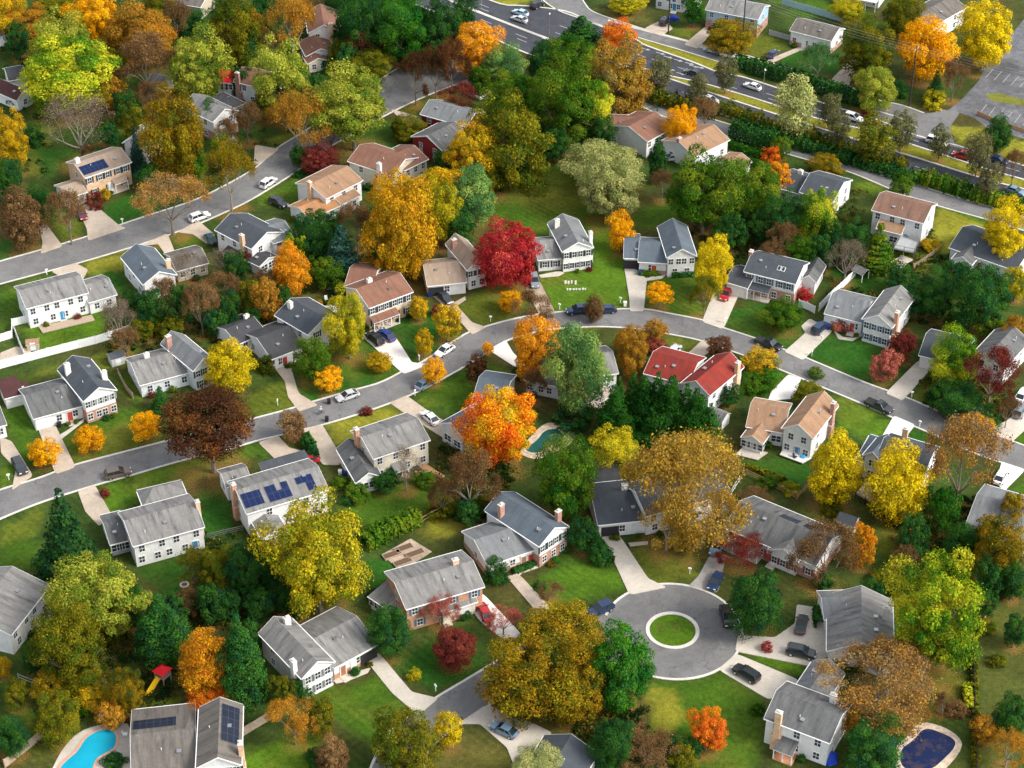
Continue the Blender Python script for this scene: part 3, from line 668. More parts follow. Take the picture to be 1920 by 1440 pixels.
    for spec in win.split():
        side = spec[0]; rows = spec[1:].split('.')
        zs = [z for z in ((ze-1.25, 1.35) if len(rows) == 2 else (min(ze-1.2, 1.55),))]
        if ze > 4.2 and len(rows) == 1: zs = [ze-1.25]
        for r, z in zip(rows, zs):
            has = 's' in r; wide = 'w' in r; r = r.strip('sw')
            n = int(r or 0); span = (W1-W0) if side in 'FB' else (H1-H0)
            for i in range(n):
                f = (i + .5 + (.16*(i%2) - .08 if n > 3 else 0)) / n
                if n == 2: f = (.27, .73)[i]
                x, y, rz = on(side, f, z)
                ww, hh = (1.7 if wide else .95), 1.3
                o = child('window', WM['pane'], x, y, z, rz, sx=ww, sz=hh)
                fr = link('frame', WM['frame'], o)
                if has and sh:
                    for q in (-1, 1):
                        so = link('shutter', WM['sh'][sh], o, ((.5*ww + .3)*q/ww, 0, 0)); so.scale = (1/ww, 1, 1)
    if L > 6.5 and random.random() < .8 and ridge in 'xy' and not skip_wall: FOUND.append((k, yaw, Vector((A.x, A.y, 0))))
    for d in doors.split():
        side, kind, f = d[0], d[1], float(d[2:])
        x, y, rz = on(side, f, .2, .01)
        if kind == 'g':
            o = child('garage_door', WM['garage'], x, y, .05, rz); link('frame', WM['gframe'], o)
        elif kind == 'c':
            o = child('carport_shade_panel', MBbox((-1.6,1.6,-.03,.02,0,2.1), M['dark']), x, y, .06, rz)  # near-black panel on the closed wall: the carport's inner shade as colour
        else:
            o = child('door', WM['door'][{'r':'red','w':'wood','p':'white','b':'blue'}[kind]], x, y, .12, rz); link('frame', WM['dframe'], o)
            s = MB(); s.box(-.75, .75, -1.1, 0, 0, .16); s.box(-.75, .75, -1.5, -1.1, 0, .08); child('doorstep', s.mesh('doorstep', [M['concrete']]), x, y, 0, rz)
    for c in chim.split(';'):
        if not c: continue
        mt, fx, fy, hh = c.split(','); fx, fy, hh = float(fx), float(fy), float(hh)
        x, y = W0 + (W1-W0)*fx, H0 + (H1-H0)*fy
        inside = -.02 < fx < 1.02 and -.02 < fy < 1.02
        zt = ze + rise + hh; z0 = (top(x, y) - .4) if inside else 0
        s = MB(); s.box(-.5, .5, -.36, .36, z0, zt, 0)
        if not inside: s.box(-.75, .75, -.42, .42, 0, ze*.55, 0)
        rz = 0 if (fy < -.02 or inside) else math.pi/2
        if not inside:
            if fx > 1.02: x = W1 + .38
            elif fx < -.02: x = W0 - .38
            elif fy < -.02: y = H0 - .38
        mat = {'b': 'red_brick', 'o': 'orange_brick', 't': 'tan_brick', 'w': 'white_brick'}[mt]
        o = child('chimney', s.mesh('chimney', [M[mat]]), x, y, 0, rz)
        s = MB(); s.box(-.56, .56, -.42, .42, zt, zt+.1); s.box(-.2, .2, -.2, .2, zt+.1, zt+.34); link('chimney_cap', s.mesh('chimney_cap', [M['kerb']]), o)
    for i in range(vents):
        x = L*random.uniform(.2, .8); y = (D*random.uniform(.1, .8)) if ridge == 'y' else D*random.uniform(.2, .42)
        if ridge == 'y': x = L*random.choice((.28, .72))
        child(('roof_vent', 'vent_pipe')[i % 2], (WM['vent'], WM['pipe'])[i % 2], x, y, top(x, y))
    return k
def MBbox(b, mat, name='panel'):
    m = MB(); m.box(*b); return m.mesh(name, [mat])
def base_mat(h): return h.get('_b', 'red_brick')
def solar(k, x0, x1, y0, y1, mat='solar_blue', back=False):
    """a panel array on a block's near slope (or far/right slope), fractions of the roof's length and of the slope"""
    m = MB(); L, D = k.L, k.D
    def P(fx, fy):
        x, y = L*fx, D*fy
        return Vector((x, y, k.top(x, y) + .12))
    a, b, c, d = P(x0,y0), P(x1,y0), P(x1,y1), P(x0,y1)
    W, H = (b-a).length, (d-a).length
    m.face([a,b,c,d], 0, [(0,0),(W,0),(W,H),(0,H)])
    dz = Vector((0,0,.08))
    for p, q in ((a,b),(b,c),(c,d),(d,a)): m.face([p-dz, q-dz, q, p], 1)
    return k.child('solar_panel', m.mesh('solar_panel', [M[mat], M['metal']]), 0, 0, 0)
def skylight(k, fx, fy):
    x, y = k.L*fx, k.D*fy; e = .2
    sl = math.atan2(k.top(x, y+e) - k.top(x, y), e)
    o = k.child('skylight', WM['sky'], x, y, k.top(x, y)-.02); o.rotation_euler = (sl, 0, o.rotation_euler[2]); link('glass', WM['skyg'], o)
def porch(k, fx0, fx1, depth, z, roof, mat_floor='concrete', posts=3, side='F'):
    """a lean-to porch roof on posts along the near wall"""
    W0, W1, H0, H1 = k.rect; x0, x1 = W0 + (W1-W0)*fx0, W0 + (W1-W0)*fx1
    m = MB(); y0 = H0 - depth
    a = [Vector(p) for p in ((x0,y0,z-.5),(x1,y0,z-.5),(x1,H0-.01,z+.25),(x0,H0-.01,z+.25))]
    m.face(a, 0, [(p.x, p.y) for p in a]); dn = [p - Vector((0,0,.14)) for p in a]; m.face(dn[::-1], 1)
    for i in range(4): m.face([dn[i], dn[(i+1)%4], a[(i+1)%4], a[i]], 1)
    k.child('porch_roof', m.mesh('porch_roof', [M[roof], M['trim']]), 0, 0, 0)
    for i in range(posts):
        x = x0 + .12 + (x1-x0-.24)*i/max(posts-1, 1); k.child('porch_post', WM['post'], x, y0+.15, .1, sz=z-.72)
    k.child('porch_floor', MBbox((x0, x1, y0, H0-.02, 0, .14), M[mat_floor]), 0, 0, 0)
FOUND = []
HOUSES = []   # (short reference, centre in the photo)
def house(ref, label, at, base='red_brick', grp='houses of the neighbourhood', nm='house'):
    p = G(*at); h = thing(nm, label, 'house', (p.x, p.y, 0), 0, grp); h['_b'] = base
    HOUSES.append((ref, at, h)); return h

# ---- upper left
h = house('the maroon roofed house', 'low white house with dark maroon roof at the left edge under lime trees', (40,185))
block(h, (31,189), (63,174), 2.9, 11, 1.9, 'y', roof='maroon_roof', win='F1 R2'); block(h, (16,152), (50,146), 3.4, 7, 1.6, 'x', roof='dark_roof', vents=0)
h = house('the tan brick solar house', 'tan brick two-storey house with one blue solar panel and garage wing', (190,350), 'tan_brick')
k = block(h, (159,334), (247,304), 5.6, 8.5, 1.7, 'x', wall='tan_brick', roof='beige_roof', win='F5s.3s L1.1 R1.1', sh='dark', doors='Fp.52', chim='w,.05,.5,.9')
solar(k, .02, .55, .07, .36); W = k
block(h, (126,372), (164,360), 2.7, 6.5, 1.3, 'x', wall='white_siding', roof='beige_roof', doors='Fg.3', win='L1'); m = MB()
porch(W, .55, .85, 1.6, 2.7, 'beige_roof', posts=2)
h = house('the blue spruce house', 'narrow white gabled house mostly hidden behind a blue spruce', (255,285))
block(h, (229,268), (268,279), 5, 8, 2.2, 'y', wall='white_siding', roof='grey_roof', win='F1.1 R2.2', chim='w,.5,.5,.9')
h = house('the red sunroom house', 'white house with a bright red roofed sunroom and brick chimney', (445,165))
block(h, (404,154), (434,156), 4.6, 3.6, 1.4, 's', roof='crimson_roof', win='F3w', vents=0)
block(h, (437,153), (503,168), 5.2, 8, 2, 'x', roof='rust_roof', win='F2.3', chim='b,.12,-.05,.6')
h = house('the grey hip roofed house', 'white two-storey gabled house with grey hipped wing and brick below', (425,220))
block(h, (399,229), (447,207), 5.4, 11, 1.9, 'y', roof='light_grey_roof', base=2.4, win='F2.2 L2.2', doors='Fg.25'); block(h, (424,209), (461,193), 3.2, 8, 2.2, 'h', roof='grey_roof', win='F2')
h = house('the tall brown roofed house', 'tall white house with brown stepped roofs beside tall evergreens', (605,90))
block(h, (577,62), (639,58), 5.6, 12, 2.0, 'y', roof='rust_roof', win='F2.2', chim='t,.72,-.05,.2'); block(h, (573,106), (631,98), 3.2, 8, 1.6, 'y', roof='rust_roof', win='F1'); block(h, (577,120), (617,113), 2.6, 4.5, 1.1, 'y', roof='rust_roof', wall='cream_siding', win='F2')
h = house('the barn red house', 'barn red house with two grey roofs beside a white pickup', (830,240))
block(h, (787,214), (874,238), 5, 8, 1.8, 'x', wall='red_siding', roof='cool_grey_roof', win='F3.2 L1.1'); block(h, (770,256), (831,284), 4.4, 9, 2.1, 'y', wall='red_siding', roof='grey_roof', win='F2.2 R2')
h = house('the L-shaped house', 'white L-shaped house with rust red roofs and a white chimney', (725,310))
block(h, (651,302), (736,330), 5.2, 9.5, 1.9, 'x', wall='cream_siding', roof='rust_roof', win='F2.2 R2.2', chim='w,.72,-.05,.1'); block(h, (758,320), (804,298), 4.6, 9, 1.7, 'x', wall='cream_siding', roof='rust_roof', win='F3.2 R1')
h = house('the tan roofed white house', 'white house with long tan roof and orange garage roof, brick chimney at its end', (610,370))
block(h, (611,373), (681,338), 5.0, 9.5, 1.7, 'x', roof='tan_roof', win='F3.3 L1.1', chim='t,-.05,.5,.6'); block(h, (540,386), (581,411), 2.8, 8.5, 1.3, 'y', roof='orange_roof', doors='Fg.5', win='R2'); block(h, (640,384), (677,366), 3, 6, 1.2, 'x', roof='tan_roof', win='F2')
h = house('the dark roofed corner house', 'white two-storey house with dark shingle roof and tall brick chimney', (470,460))
k = block(h, (402,431), (471,467), 5.2, 8.8, 2.0, 'x', roof='slate_roof', win='F3.2 R2.2', chim='t,.78,-.05,.3'); block(h, (512,457), (554,443), 4.2, 8.5, 1.6, 'x', roof='cool_grey_roof', win='F2.1')
block(h, (486,500), (521,480), 2.6, 5, .9, 'y', roof='dark_roof', wall='pale_siding', win='F2w'); porch(k, .3, .72, 1.8, 2.5, 'dark_roof', posts=3)
h = house('the blue grey gabled house', 'pale house with blue-grey gable roof behind a bare branching tree', (290,510))
block(h, (268,534), (332,515), 4.5, 12, 2.0, 'y', wall='white_siding', roof='blue_roof', win='F1.2 L3.2', doors='', chim='t,.95,.2,.3'); block(h, (331,509), (392,493), 2.9, 7.5, 1.5, 'x', wall='tan_siding', roof='taupe_roof', win='F3')
h = house('the long white house', 'long plain white house with pale grey roof and rear wooden patio', (105,570))
block(h, (49,579), (166,549), 5.0, 8.6, 1.7, 'x', roof='light_grey_roof', win='F5.4 L1.1', doors='Fb.55'); block(h, (166,568), (220,552), 3.0, 8.2, 1.6, 'x', roof='light_grey_roof', win='F2')
h = house('the pale split level house', 'pale split level house with grey roofs beside a rounded yellow tree', (320,690))
block(h, (262,723), (364,696), 3.1, 9.5, 2.1, 'x', wall='pale_siding', roof='light_grey_roof', win='F3 L1', chim='w,.3,.55,.8'); k = block(h, (362,696), (406,677), 5.0, 11.5, 1.9, 'y', wall='pale_siding', roof='cool_grey_roof', win='F3s.2s L2.1', sh='dark', chim='b,.03,.8,1')
h = house('the charcoal roofed house', 'white split-level house with charcoal roofs above a curving driveway', (530,620))
block(h, (514,591), (577,628), 5.2, 8.5, 1.9, 'x', roof='slate_roof', win='F2.1 R2s.2', sh='dark', chim='w,.15,.3,.6'); block(h, (509,674), (572,650), 3.0, 10.5, 2.0, 'x', roof='dark_roof', win='F2 L2', doors='Fr.4'); block(h, (446,646), (500,622), 2.8, 8, 1.4, 'x', roof='dark_roof', win='F2', chim='w,.85,.6,.5')
# ---- left middle and bottom
h = house('the brick based split level', 'white brick based split level house above three round orange trees', (130,740), 'red_brick')
block(h, (62,786), (158,760), 3.0, 10, 2.0, 'x', wall='white_siding', roof='grey_roof', win='F3', doors='Fg.17 Fr.72'); k = block(h, (156,753), (219,731), 5.3, 12, 1.9, 'y', roof='slate_roof', base=2.5, win='F5s.4', sh='grey', chim='w,.95,.3,.3;w,.1,.75,.8')
block(h, (8,748), (46,738), 2.7, 5, .8, 's', wall='white_siding', roof='maroon_roof', vents=0)
h = house('the lower left edge house', 'grey roofed white house running off the left edge of the lower yards', (45,1140))
block(h, (21,1191), (95,1097), 4.6, 13, 2.2, 'x', wall='white_siding', roof='light_grey_roof', win='F4.3', doors='Fp.7', chim='b,.35,.45,.7')
h = house('the left edge corner house', 'corner of a small grey roofed house at the left edge by its driveway', (0,820))
block(h, (-55,815), (13,796), 3, 9, 1.8, 'x', roof='grey_roof', win='F3 R1')
h = house('the house beside the spruce', 'long white house with streaked grey roof beside a great dark spruce', (290,990))
block(h, (249,1025), (384,988), 4.9, 9.4, 1.9, 'x', roof='light_grey_roof', win='F4.5 L1.1', doors='Fb.86', chim='t,1.05,.4,.6'); block(h, (206,1022), (246,1012), 2.8, 8, 1.4, 'x', roof='grey_roof', wall='greywood' if 0 else 'grey_siding', win='F2w L1')
block(h, (268,951), (352,931), 3.1, 4.6, 1.7, 'h', roof='light_grey_roof', vents=0)
h = house('the solar array house', 'white house with three blue solar panel arrays on its grey roof', (530,960))
k = block(h, (462,964), (617,918), 5.2, 9.4, 1.7, 'x', roof='light_grey_roof', win='F2.3 L1.1', chim='o,-.05,.6,.7', vents=1)
solar(k, .02, .25, .10, .40); solar(k, .31, .58, .08, .27); solar(k, .31, .43, .27, .41); solar(k, .50, .58, .27, .41); solar(k, .68, .88, .27, .41); solar(k, .78, .88, .09, .27)
block(h, (424,914), (472,901), 3.4, 5, 1.2, 'x', roof='light_grey_roof', win='L1'); block(h, (491,1012), (541,997), 2.7, 6.5, 1.1, 'y', roof='light_grey_roof', win='F2w')
block(h, (497,892), (584,867), 4.2, 3, .5, 's', roof='slate_roof', vents=0)
h = house('the cream house', 'cream two-storey house with grey roof, orange chimney and screened porch', (735,860))
k = block(h, (700,861), (807,825), 5.4, 9, 1.8, 'x', wall='cream_siding', roof='light_grey_roof', win='F4.4 L1', doors='', chim='o,-.05,.7,.7')
block(h, (667,906), (717,893), 2.9, 10.5, 1.6, 'y', wall='white_siding', roof='grey_roof', win='F2w L2', doors='')
porch(k, .3, .55, 2, 2.5, 'light_grey_roof', 'cedar', 3)
h = house('the box hedge gable house', 'white and brick house with blue-grey roof and clipped hedges in front', (975,1000))
block(h, (1011,1025), (1068,988), 5.0, 13, 2.0, 'y', roof='blue_roof', base=2.4, win='F4s.3 L1', sh='dark', chim='b,.98,.15,.5;b,.05,.75,.9'); k = block(h, (914,1061), (1012,1028), 3.1, 9.5, 1.9, 'x', roof='cool_grey_roof', base=1.2, win='F3 L1', doors='Fr.86 Fw.72')
h = house('the house under the oak', 'slate roofed white house half hidden under a huge golden brown oak', (1190,960))
block(h, (1121,985), (1215,975), 3.1, 11, 2.0, 'x', roof='slate_roof', win='F1', doors='Fc.25', chim='w,.7,.6,.7'); block(h, (1212,968), (1372,925), 4.6, 9, 1.9, 'x', roof='slate_roof', win='F5.4 R1.1'); block(h, (1116,922), (1168,918), 2.6, 6.5, 1.6, 's', roof='dark_roof', vents=0)
h = house('the red shutter house', 'grey roofed brick house with red shutters, portico and rooftop solar strips', (1440,1010))
k = block(h, (1357,989), (1530,1062), 3.6, 10, 2.3, 'x', roof='grey_roof', base=1.6, win='F6s', sh='red', doors='Fw.55'); solar(k, .42, .62, .56, .74, 'solar_black'); solar(k, .68, .78, .56, .74, 'solar_black')
block(h, (1440,1030), (1496,1054), 3.4, 4, 1.5, 'y', roof='light_grey_roof', wall='white_siding', win='F3s', sh='red', vents=0); porch(k, .04, .42, 1.8, 2.8, 'grey_roof', 'concrete', 5)
h = house('the ranch house', 'ranch house with plain grey gable roof beside two dark cars', (1610,1170))
block(h, (1550,1221), (1677,1233), 3.1, 13.2, 2.5, 'y', wall='white_brick', roof='light_grey_roof', win='L3 F2', chim='w,.9,.6,.5', vents=4); block(h, (1545,1162), (1610,1160), 3.0, 6.5, 1.7, 'x', wall='white_siding', roof='cool_grey_roof', doors='Lg.5', vents=0)
block(h, (1592,1226), (1664,1252), 2.8, 6, 1.3, 'x', wall='white_siding', roof='light_grey_roof', win='F2', vents=0)
h = house('the covered pool house', 'white two-storey house with brick chimney, blue tarp and small red portico', (1515,1330), 'orange_brick')
k = block(h, (1432,1347), (1556,1394), 5.3, 8.6, 1.9, 'x', wall='white_siding', roof='grey_roof', win='F3.3 R2.2', chim='t,.2,-.05,.5;w,.78,.85,.5'); block(h, (1482,1300), (1545,1325), 3.1, 8, 1.8, 'y', roof='cool_grey_roof', win='L2', doors='')
porch(k, .24, .55, 2.6, 2.6, 'grey_roof', 'orange_brick', 3)
h = house('the grey carport house', 'grey roofed split-level house with carport above a wide pale driveway', (600,1220), 'orange_brick')
block(h, (565,1273), (628,1241), 5.0, 12.5, 1.9, 'y', wall='white_siding', roof='light_grey_roof', win='F3s.3s L2.2', sh='grey', chim='w,-.05,.15,.3;w,.72,.85,.6'); block(h, (626,1253), (709,1208), 3.0, 11, 2.0, 'x', roof='light_grey_roof', base=1.1, win='F1w', doors='Fw.2 Fp.45 Fc.82')
h = house('the orange brick house', 'orange brick two-storey house with grey roof beside a dark red tree', (800,1110), 'orange_brick')
k = block(h, (761,1143), (909,1100), 5.2, 9.5, 1.7, 'x', wall='orange_brick', roof='light_grey_roof', win='F4s.3s L1.1', sh='blue', chim='t,.8,.55,.8', doors='Fw.5')
block(h, (830,1150), (896,1128), 2.8, 5, 1.0, 'x', wall='cream_siding', roof='light_grey_roof', doors='Fg.6', vents=0); block(h, (689,1118), (722,1140), 2.8, 5, .8, 's', wall='white_siding', roof='light_grey_roof', win='F3w', vents=0)
h = house('the bottom edge dark roof', 'dark slate gable roof of a house cut by the bottom edge', (1050,1420))
block(h, (950,1492), (1054,1529), 3.1, 13, 2.1, 'y', roof='slate_roof', win='F2 R2', vents=2)
h = house('the pool house', 'taupe roofed house with black solar panels beside a turquoise pool', (350,1390))
k = block(h, (246,1458), (370,1444), 3.0, 13.5, 1.7, 'x', wall='white_siding', roof='taupe_roof', win='F4', vents=2); solar(k, .04, .7, .60, .78, 'solar_black')
k = block(h, (367,1440), (453,1434), 5.0, 12, 1.9, 'y', wall='white_siding', roof='taupe_roof', win='F6s.4', sh='dark', chim='t,1.05,.15,.5'); solar(k, .56, .93, .3, .92, 'solar_black')
# ---- centre and right
h = house('the beige hip house', 'beige roofed house with open carport beside the crimson maple', (850,500))
block(h, (801,537), (876,529), 2.9, 9.5, 2.2, 'x', wall='white_siding', roof='beige_roof', win='F1', doors='Fc.2'); block(h, (876,507), (916,497), 5.0, 11, 2.0, 'y', wall='white_siding', roof='beige_roof', win='F4s.2', sh='dark', chim='b,.1,.75,.5')
h = house('the pinkish brick house', 'pinkish brick two-storey house with red-brown roofs and long porch roof', (720,560), 'tan_brick')
k = block(h, (692,578), (775,547), 5.4, 9.2, 2.0, 'x', wall='cream_siding', roof='rust_roof', base=2.5, win='F6s.4s L1.1', sh='dark', doors='Fw.45', chim='w,.35,.6,.5'); porch(k, .0, .62, 1.6, 2.8, 'rust_roof', 'concrete', 4)
block(h, (645,537), (697,543), 4.6, 9, 1.6, 'x', wall='white_siding', roof='rust_roof', win='F2.1 L1', vents=0)
h = house('the crimson maple house', 'white columned gable house with grey roof just right of the crimson maple', (1065,470))
block(h, (1054,472), (1113,464), 5.2, 11.5, 1.8, 'y', roof='cool_grey_roof', win='F4s.5s R2.2', sh='dark', chim='w,1.05,.18,.5;w,.15,.75,.6'); block(h, (1008,488), (1056,484), 3.0, 8.5, 2.0, 'x', roof='light_grey_roof', win='F2s', sh='dark')
h = house('the twin slate roofed house', 'white house with two slate blue roofs, carport and long driveway', (1240,480))
block(h, (1250,483), (1307,480), 5.0, 12, 1.9, 'y', roof='blue_roof', win='F4.2', chim='', vents=1); block(h, (1196,491), (1252,494), 3.0, 9.5, 2.0, 'x', roof='blue_roof', base=.9, win='F1w', doors='Fr.55', vents=0); block(h, (1169,484), (1199,485), 2.9, 9.5, 1.9, 'x', roof='blue_roof', doors='Fc.5', vents=1)
h = house('the skylight house', 'brick and white house with dark roof, skylights and red car outside', (1440,520), 'red_brick')
k = block(h, (1394,509), (1492,533), 5.3, 8.6, 1.9, 'x', roof='slate_roof', base=2.6, win='F5s.4 R1.1', sh='blue', chim='b,-.05,.5,.4'); skylight(k, .6, .3); skylight(k, .68, .3)
block(h, (1359,528), (1402,541), 3.0, 7, 1.6, 'x', roof='slate_roof', doors='Fg.5', vents=0); porch(k, .1, .55, 1.8, 2.9, 'slate_roof', 'concrete', 4); block(h, (1499,524), (1531,531), 3.2, 7, 1.5, 'y', roof='grey_roof', vents=0)
h = house('the streaked split level', 'white split-level house with streaked grey roofs, shutters and orange chimney', (1635,595))
block(h, (1616,598), (1673,615), 5.2, 12, 2.0, 'y', wall='white_siding', roof='light_grey_roof', win='F4s.3s R2.2', sh='blue', chim='o,1.05,.15,.5'); block(h, (1545,588), (1618,606), 3.0, 9.5, 2.1, 'x', wall='pale_siding', roof='cool_grey_roof', win='F3', doors='Fg.15 Fr.75')
h = house('the two winged house', 'grey roofed house with two wings behind a lime tree by its driveway', (1815,670))
block(h, (1722,666), (1806,686), 3.0, 9.5, 2.0, 'x', wall='white_siding', roof='slate_roof', doors='Fg.2', win='F2'); block(h, (1822,664), (1887,688), 4.8, 10.5, 1.9, 'y', wall='white_siding', roof='grey_roof', win='R2.2 F2')
h = house('the tall white house', 'tall plain white house with brown streaked roof and small sunroom', (1695,415))
k = block(h, (1634,394), (1732,419), 6.0, 8.8, 1.8, 'x', roof='brown_roof', win='F4.2 R1.1', doors='Fb.7'); block(h, (1642,428), (1690,440), 3.4, 4, 1.1, 'x', roof='tan_roof', win='F2w', vents=0)
h = house('the pink awning house', 'grey roofed house with pink awning behind pale yellow leaves', (1840,470))
block(h, (1779,464), (1905,508), 3.4, 11, 2.3, 'x', wall='pale_siding', roof='slate_roof', win='F4', doors='Fw.45'); block(h, (1784,485), (1822,497), 3.0, 5, 1.3, 'y', wall='white_siding', roof='grey_roof', win='F2', vents=0)
h = house('the dark gabled house', 'white house with dark slate gables beside the frontage road', (1530,345))
block(h, (1498,360), (1562,378), 4.6, 10.5, 2.1, 'x', roof='slate_roof', win='F3.2 R2.2'); block(h, (1452,350), (1506,366), 3.4, 9, 1.8, 'x', roof='slate_roof', win='F2', chim='w,.5,.6,.6')
h = house('the red-brown roofed house', 'white house with twin red-brown roofs beside a golden orange tree', (1200,245))
block(h, (1214,266), (1265,238), 4.4, 11, 1.9, 'x', roof='rust_roof', win='F4.3 R1'); block(h, (1134,246), (1196,248), 3.8, 8, 1.6, 'x', roof='rust_roof', win='F2', wall='tan_siding')
h = house('the great hedge house', 'white house with tan roof and brick chimney left of a dark clipped hedge', (1330,285))
block(h, (1303,294), (1369,262), 4.0, 10, 1.9, 'x', roof='tan_roof', win='F3 L2', chim='b,.0,.5,.7'); block(h, (1376,322), (1411,303), 2.8, 6, 1.0, 'x', roof='tan_roof', win='F1', vents=0)
h = house('the light blue house', 'light blue two-storey house with red brick base and blue front door', (1385,30), 'red_brick')
block(h, (1322,18), (1422,37), 5.2, 9, 1.7, 'x', wall='blue_siding', roof='light_grey_roof', base=2.4, win='F4.3 R1', doors='Fb.5')
h = house('the front walk house', 'small cream house with brown-grey roof and curving front walk', (1530,60))
block(h, (1480,57), (1559,77), 4.0, 8, 1.7, 'x', wall='white_siding', roof='taupe_roof', base=1.2, win='F4 R1', doors='Fp.35')
h = house('the balcony house', 'white balcony with railings of a house at the top edge', (1610,5))
k = block(h, (1575,-34), (1652,-20), 5.6, 9, 1.8, 'x', roof='grey_roof', win='F4.4', doors='Fp.6')
mb = MB()
W0, W1, H0, H1 = k.rect
mb.box(W0, W1, H0-3, H0-.02, 2.6, 2.75)
k.child('balcony_floor', mb.mesh('balcony_floor', [M['trim']]), 0, 0, 0)
mb = MB(); mb.box(W0, W1, H0-3.06, H0-3.0, 3.55, 3.65); mb.box(W0, W1, H0-3.06, H0-3.0, 2.8, 2.88)
for i in range(24): x = W0 + (W1-W0)*i/23; mb.box(x-.03, x+.03, H0-3.05, H0-3.01, 2.88, 3.55)
k.child('balcony_railing', mb.mesh('balcony_railing', [M['trim']]), 0, 0, 0)
for i in range(5): k.child('balcony_post', WM['post'], W0 + .1 + (W1-W0-.2)*i/4, H0-2.9, 0, sz=2.6)
h = house('the white gable end house', 'white gable wall of a house rising behind the orange tree', (1790,35))
block(h, (1745,52), (1813,14), 4.8, 9, 1.8, 'x', roof='taupe_roof', win='F2.2 R1')
h = house('the pale green house', 'pale green house partly cut by the top edge behind shrubs', (1265,0), nm='house')
block(h, (1228,-14), (1302,-2), 4.5, 8, 1.7, 'x', wall='pale_siding', roof='grey_roof', win='F5.4', doors='Fb.5')
h = house('the grey-pink roof', 'grey-pink roof of a house hidden among trees at the top edge', (350,10))
block(h, (330,6), (376,14), 3.5, 8, 1.8, 'x', wall='tan_siding', roof='taupe_roof', win='F2')
h = house('the bright red roofed house', 'white house with vivid brick red roofs on the inside of the curve', (1295,710))
block(h, (1276,718), (1331,742), 5.0, 11.5, 2.0, 'y', roof='red_roof', win='F2.1 R3.2', chim='t,1.05,.8,.4'); block(h, (1206,700), (1290,722), 4.0, 9.5, 1.9, 'x', roof='red_roof', win='F3', vents=3); block(h, (1207,703), (1232,711), 3.2, 5.5, 1.0, 's', roof='taupe_roof', vents=0)
h = house('the glazed sunroom house', 'white house with tan roofs, brick chimney and glazed sunroom', (1490,795))
block(h, (1465,803), (1525,823), 5.2, 11.5, 2.1, 'y', roof='tan_roof', win='F2.3 R2.2', doors='Fb.55', chim='b,1.05,.75,.4'); block(h, (1398,800), (1470,812), 3.4, 9, 2.0, 'x', roof='tan_roof', win='F3w'); block(h, (1389,820), (1430,833), 2.8, 6, 1.2, 'y', roof='tan_roof', win='F3w R2w', vents=0)
h = house('the twin yellow trees house', 'white house with slate blue roof behind two tall yellow trees', (1685,855), 'orange_brick')
block(h, (1640,862), (1733,890), 5.2, 8.5, 1.9, 'x', roof='slate_roof', win='F3.2 R2.2', chim='t,.3,.9,.8', base=1.5); block(h, (1617,853), (1652,866), 5.0, 6, 1.5, 'y', wall='white_siding', roof='blue_roof', win='F1.1', vents=0); block(h, (1604,862), (1632,870), 2.9, 8, 2.0, 'h', wall='white_siding', roof='blue_roof', vents=0)
h = house('the lower right edge house', 'large grey roof of a house at the right edge above autumn trees', (1865,970))
block(h, (1810,984), (1925,1018), 3.4, 12, 2.3, 'x', roof='cool_grey_roof', win='F4'); block(h, (1850,1010), (1890,1022), 3.2, 5, 1.2, 'y', roof='light_grey_roof', vents=0)
h = house('the white deck house', 'white house hidden by trees with a raised white railed deck', (1085,710))
block(h, (1066,712), (1160,700), 4.8, 9, 1.9, 'x', roof='light_grey_roof', win='F5.4 R1.1', doors='Fp.6'); block(h, (982,712), (1060,728), 3.2, 8, 1.8, 'x', wall='pale_siding', roof='grey_roof', win='F4')
h = house('the slate blue roofed house', 'slate blue roofed house wrapped by a big orange red tree', (870,770))
block(h, (824,793), (868,822), 4.0, 12, 1.8, 'y', wall='pale_siding', roof='blue_roof', win='F2w'); block(h, (886,748), (945,757), 4.6, 9, 1.8, 'x', wall='grey_siding', roof='blue_roof', win='F3.2')
